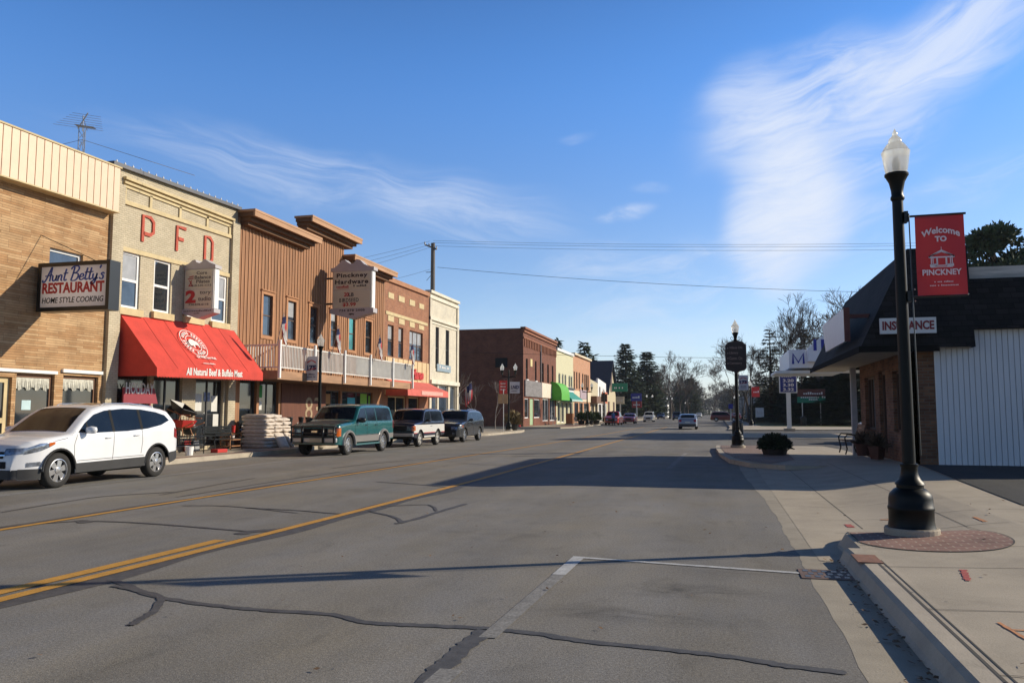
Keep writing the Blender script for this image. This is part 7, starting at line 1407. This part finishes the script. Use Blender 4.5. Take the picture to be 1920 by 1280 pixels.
# evergreens behind the left-hand row
g1 = conifer(1, 15, 4.0, droop=.22, dens=1.6, leaf=.42); g2 = conifer(2, 15, 4.2, droop=.28, dens=1.6, leaf=.42)
A = plant('spruce_tree', 'broad dark spruce standing right behind the green board sign', 'tree', g1, (m_pbark, m_needle), (atp(1174, 215), 215, 0), 0, (1.9, 1.9, top_h(1178, 643, 215) / 15), 'dark spruces beyond the left row')
B_ = plant('spruce_tree', 'dark spruce with a pointed top, right of the broad one', 'tree', g2, (m_pbark, m_needle), (atp(1214, 225), 225, 0), 1, (1.8, 1.8, top_h(1210, 655, 225) / 15), 'dark spruces beyond the left row')
for k, (px, py, d, lab, rz, sc) in enumerate(((1192, 690, 235, 'dark spruce filling the gap between the two taller spruces', 2, 1.2), (1232, 700, 240, 'shorter dark spruce at the right end of the spruce group', 3, 1.1), (1295, 706, 320, 'bushy evergreen beyond the bare street tree', .5, 1.7), (1272, 722, 330, 'low evergreen beside the bushy one', 1.5, 1.6))): o = dup(A if k % 2 else B_, (atp(px, d), d, 0), rz, lab, (sc, sc, top_h(px, py, d) / 15))
g3 = conifer(3, 13, 2.6, droop=.1, dens=.8, gap=.18, leaf=.55)
P1 = plant('pine_tree', 'ragged pine top rising over the pale orange brick building', 'tree', g3, (m_pbark, m_needle2), (atp(1096, 165), 165, 0), 0, (1.5, 1.5, top_h(1096, 637, 165) / 13), 'pines behind the left shops'); dup(P1, (atp(1047, 170), 170, 0), 2, 'pine tip just showing over the dark brick cornice', (1.2, 1.2, top_h(1047, 632, 170) / 13)); dup(P1, (atp(1112, 172), 172, 0), 4, 'lower ragged pine right of the pine over the orange brick', (1.3, 1.3, top_h(1112, 662, 172) / 13))
# bare street trees
b1 = bare_tree(11, 15, .55, 7, 2, .22); b2 = bare_tree(12, 15, .62, 7, 2, .20); b3 = bare_tree(13, 15, .45, 7, 2, .20)
BT = 'bare winter trees along the street'
T1 = plant('bare_tree', 'tall bare tree with a forked trunk on the left side beyond the spruces', 'tree', b1, (m_bark, m_twigs), (atp(1257, 205), 205, 0), 0, (1.7, 1.7, top_h(1255, 643, 205) / 13.5), BT)
T2 = plant('bare_tree', 'tall bare tree behind the brown direction sign', 'tree', b2, (m_bark, m_twigs), (atp(1404, 120), 120, 0), 0, top_h(1404, 600, 120) / 13.5, BT)
T3 = plant('bare_tree', 'large bare tree above the filling station canopy', 'tree', b3, (m_bark, m_twigs), (atp(1500, 118), 118, 0), 0, top_h(1500, 565, 118) / 13.5, BT)
k = 0
for px, py, d, src, rz, lab in ((1240, 670, 260, T2, 1, 'bare tree behind the forked tree on the left'), (1282, 690, 290, T3, 2, 'bare tree right of the forked tree'), (1545, 520, 105, T1, 1, 'bare tree whose crown shows above the white roof signboard'), (1600, 505, 110, T2, 2.4, 'bare tree showing over the left slope of the dark mansard'), (1640, 520, 125, T3, 4, 'bare tree mostly hidden behind the dark mansard'), (1478, 585, 150, T2, 3.5, 'thin bare tree between the dry conifer and the canopy'), (1380, 650, 190, T1, 2.2, 'pale bare tree left of the brown direction sign'), (1428, 640, 165, T3, .7, 'bare tree just right of the brown direction sign'), (1570, 575, 140, T1, 5, 'bare tree low behind the white roof signboard'),
                                   (1310, 718, 420, T1, 1.2, 'far bare tree left of the street end'), (1330, 727, 520, T2, 2.2, 'far bare tree at the street end'), (1345, 728, 560, T3, 3.2, 'far bare tree closing the street'), (1358, 722, 500, T1, 4.2, 'far bare tree right of the street end'), (1368, 716, 430, T2, 5.2, 'far bare tree right of the far banner'), (1265, 668, 222, T3, 5.1, 'full bare tree close to the forked tree on the left'), (1290, 700, 250, T2, .9, 'bare tree in front of the bushy evergreen'), (1276, 680, 238, T1, 3.9, 'bare tree between the forked tree and the bushy evergreen'), (1340, 700, 300, T2, 4.1, 'bare tree left of the far tree avenue'), (1392, 668, 200, T3, 1.7, 'bare tree close behind the brown direction sign'), (1320, 722, 470, T3, .2, 'far bare tree between the left row and the street end')):
    z = top_h(px, py, d) / 13.5; dup(src, (atp(px, d), d, 0), rz, lab, (z * 1.2, z * 1.2, z))
# conifers on the right
g4 = conifer(5, 16, 3.4, droop=.30, dens=.95, gap=.28, leaf=.36)
C1 = plant('sparse_conifer', 'tall sparse conifer with ragged drooping branches right of the direction sign', 'tree', g4, (m_pbark, m_thin), (atp(1447, 125), 125, 0), 0, (1.25, 1.25, top_h(1447, 612, 125) / 16), 'sparse conifers at the right'); dup(C1, (atp(1512, 130), 130, 0), 2, 'sparse conifer behind the canopy letters', (1.2, 1.2, top_h(1512, 612, 130) / 16)); dup(C1, (atp(1374, 230), 230, 0), 4, 'small conifer far off left of the direction sign post', (1.1, 1.1, top_h(1371, 722, 230) / 16))
for k, (px, py, d, lab, sc) in enumerate(((1470, 700, 128, 'dark bushy evergreen behind the price sign post', 1.5), (1560, 690, 112, 'big dark evergreen filling the space under the canopy', 2.0), (1590, 680, 118, 'dark evergreen behind the white porch post', 2.0), (1528, 705, 122, 'dark evergreen behind the direction board', 1.8), (1440, 735, 135, 'low dark evergreen behind the far red banner', 1.3), (1500, 715, 124, 'dark evergreen between the price sign and direction board', 1.5), (1545, 700, 108, 'dark evergreen just right of the direction board', 1.9), (1575, 695, 104, 'dark evergreen left of the white porch post', 1.9), (1605, 690, 102, 'dark evergreen seen between the porch post and brick wall', 1.9))): dup(A if k % 2 else B_, (atp(px, d), d, 0), k * 1.3, lab, (sc, sc, top_h(px, py, d) / 15))['group'] = 'dark evergreens behind the station'
# round-headed pine over the flat roof at the right edge
def round_pine(seed, H, Rr):
    rr = random.Random(seed); tk = MB(); cr = MB(); tk.tube([(0, 0, 0), (.1, 0, H * .45), (-.05, .1, H * .92)], [.3, .22, .06], 9); cl = []
    for i in range(105):
        a = rr.uniform(0, 6.283); u = rr.uniform(-.8, 1.0); rad = Rr * math.sqrt(max(.08, 1 - u * u)) * rr.uniform(.3, 1.0); c0 = Vector((math.cos(a) * rad, math.sin(a) * rad, H * .68 + u * H * .30)); cl.append(c0); b0 = Vector((0, 0, max(H * .3, c0.z - rad * .55 - .4))); tk.tube([b0, (b0 + c0) / 2 + Vector((0, 0, .2)), c0], [.07, .045, .02], 4, caps=False)
        for k in range(150):
            d = Vector((rr.gauss(0, 1), rr.gauss(0, 1), rr.gauss(0, .75))).normalized(); p = c0 + Vector((d.x * .95, d.y * .95, d.z * .55)) * rr.uniform(.4, 1.0); q = (d + Vector((0, 0, .5)) + Vector((rr.gauss(0, .3), rr.gauss(0, .3), rr.gauss(0, .3)))).normalized() * rr.uniform(.18, .42); w_ = q.cross(Vector((rr.gauss(0, 1), rr.gauss(0, 1), rr.gauss(0, 1)))).normalized() * .075; cr.add([p - w_, p + q * .5 - w_ * 1.1, p + q, p + q * .5 + w_ * 1.1, p + w_], [(0, 1, 2, 3, 4)])
    return tk, cr
d = 62; hh = top_h(1870, 424, d); plant('round_pine', 'round headed pine with clumped dark foliage above the weathered roof edge', 'tree', round_pine(9, hh, 3.3), (m_pbark, m_needle2), (onY(1868, 520, d).x, d, 0))
# slim bare saplings in front of the shaded brick wall
s1 = bare_tree(31, 9.5, .5, 5, 2, .085, .014); S1 = plant('bare_sapling', 'slim pale bare sapling left of the corner twin lamp', 'sapling', s1, (mat('pale_bark', (.30, .25, .21), .9, var=.2), mat('pale_twigs', (.30, .24, .20), .9, var=.2)), (atp(929, 70), 70, .02), 0, .62, 'bare saplings by the dark brick wall')
dup(S1, (atp(862, 66), 66, .02), 2, 'slim bare sapling close to the white brick building', .72); dup(S1, (atp(885, 76), 76, .02), 4, 'faint bare sapling in the middle of the shaded brick wall', .6)
# hedge and far wood
def woods(name, label, x0, x1, y, h, n, seed, m):
    rr = random.Random(seed); w = MB()
    for i in range(n):
        x = rr.uniform(x0, x1); yy = y + rr.uniform(-12, 12); z = h * rr.betavariate(1.6, 1.3) * (.75 + .25 * math.sin(x * .13 + seed)); s_ = h * .085 * rr.uniform(.5, 1.3); d = Vector((rr.gauss(0, 1), rr.gauss(0, .6), rr.gauss(.6, .8))).normalized() * s_ * 1.6; w_ = d.cross(Vector((rr.gauss(0, 1), rr.gauss(0, 1), rr.gauss(0, 1)))).normalized() * s_ * .10; p = Vector((x, yy, z)); w.add([p - w_, p + w_, p + d], [(0, 1, 2)])
    o = w.build(name, m); o['label'] = label; o['category'] = 'trees'; struct(o, 'stuff')
m_far = mat('far_wood_twigs', (.10, .085, .07), .95, var=.4, vs=.1)
woods('far_wood', 'brownish bare wood closing the left far end of the street', -95, -8, 430, 19, 16000, 4, m_far); woods('far_wood', 'bare wood behind the right end of the street', 2, 75, 400, 18, 15000, 5, m_far); woods('far_wood', 'distant bare wood across the end of the street', -30, 40, 620, 22, 9000, 6, m_far)
woods('hedge', 'low brown hedge and shrubs behind the verge on the right', 7, 34, 150, 6.5, 9000, 7, mat('hedge_twigs', (.07, .065, .035), .95, var=.4)); woods('hedge', 'low shrubs beside the far left pavement', -24, -16, 240, 3.5, 2500, 8, mat('hedge_brown', (.12, .08, .05), .95, var=.4))
# houses glimpsed beyond
for lab, x, y, wd, dp, h, m in (('white house glimpsed at the far left beyond the red sign', -19, 262, 7, 9, 4.5, m_white), ('pale house glimpsed behind the verge at the right', 14, 175, 9, 8, 4.0, mat('pale_house', (.5, .5, .48), .8)), ('grey house far behind the right street trees', 9, 250, 9, 9, 5.0, mat('grey_house', (.3, .31, .33), .8))):
    b = thing('house', lab, 'house', (x, y, 0), 0, 'houses glimpsed far off'); w = MB(); w.prism([(x - wd / 2, y, 0), (x + wd / 2, y, 0), (x + wd / 2, y, h), (x, y, h + 2.2), (x - wd / 2, y, h)], (0, dp, 0)); w.build('wall', m, b); w = MB()
    for sg in (1, -1): w.prism([(x, y - .4, h + 2.25), (x + sg * (wd / 2 + .4), y - .4, h - .15), (x + sg * (wd / 2 + .4), y - .4, h + .05), (x, y - .4, h + 2.5)], (0, dp + .8, 0))
    w.build('roof', m_roof, b); w = MB(); w.box(x - 1.8, x - .8, y - .06, y - .01, 1.0, 2.3); w.box(x + .8, x + 1.8, y - .06, y - .01, 1.0, 2.3); w.build('window', m_glass, b)

# ------------------------------------------------------------------ thin winter haze: pales only what is hundreds of metres away
mb = MB(); mb.box(-320, 320, -80, 1000, -1.06, 26); hm = bpy.data.materials.new('haze_air'); hz = mb.build('haze', hm); struct(hz, 'stuff'); hz['label'] = 'thin pale winter haze filling the street'; hz['category'] = 'haze'
hm.use_nodes = True; hn = hm.node_tree; hn.nodes.clear(); ho = hn.nodes.new('ShaderNodeOutputMaterial'); hv = hn.nodes.new('ShaderNodeVolumePrincipled'); hv.inputs['Color'].default_value = (.82, .90, 1, 1); hv.inputs['Density'].default_value = .00014; hv.inputs['Anisotropy'].default_value = .2; hn.links.new(hv.outputs[0], ho.inputs['Volume'])
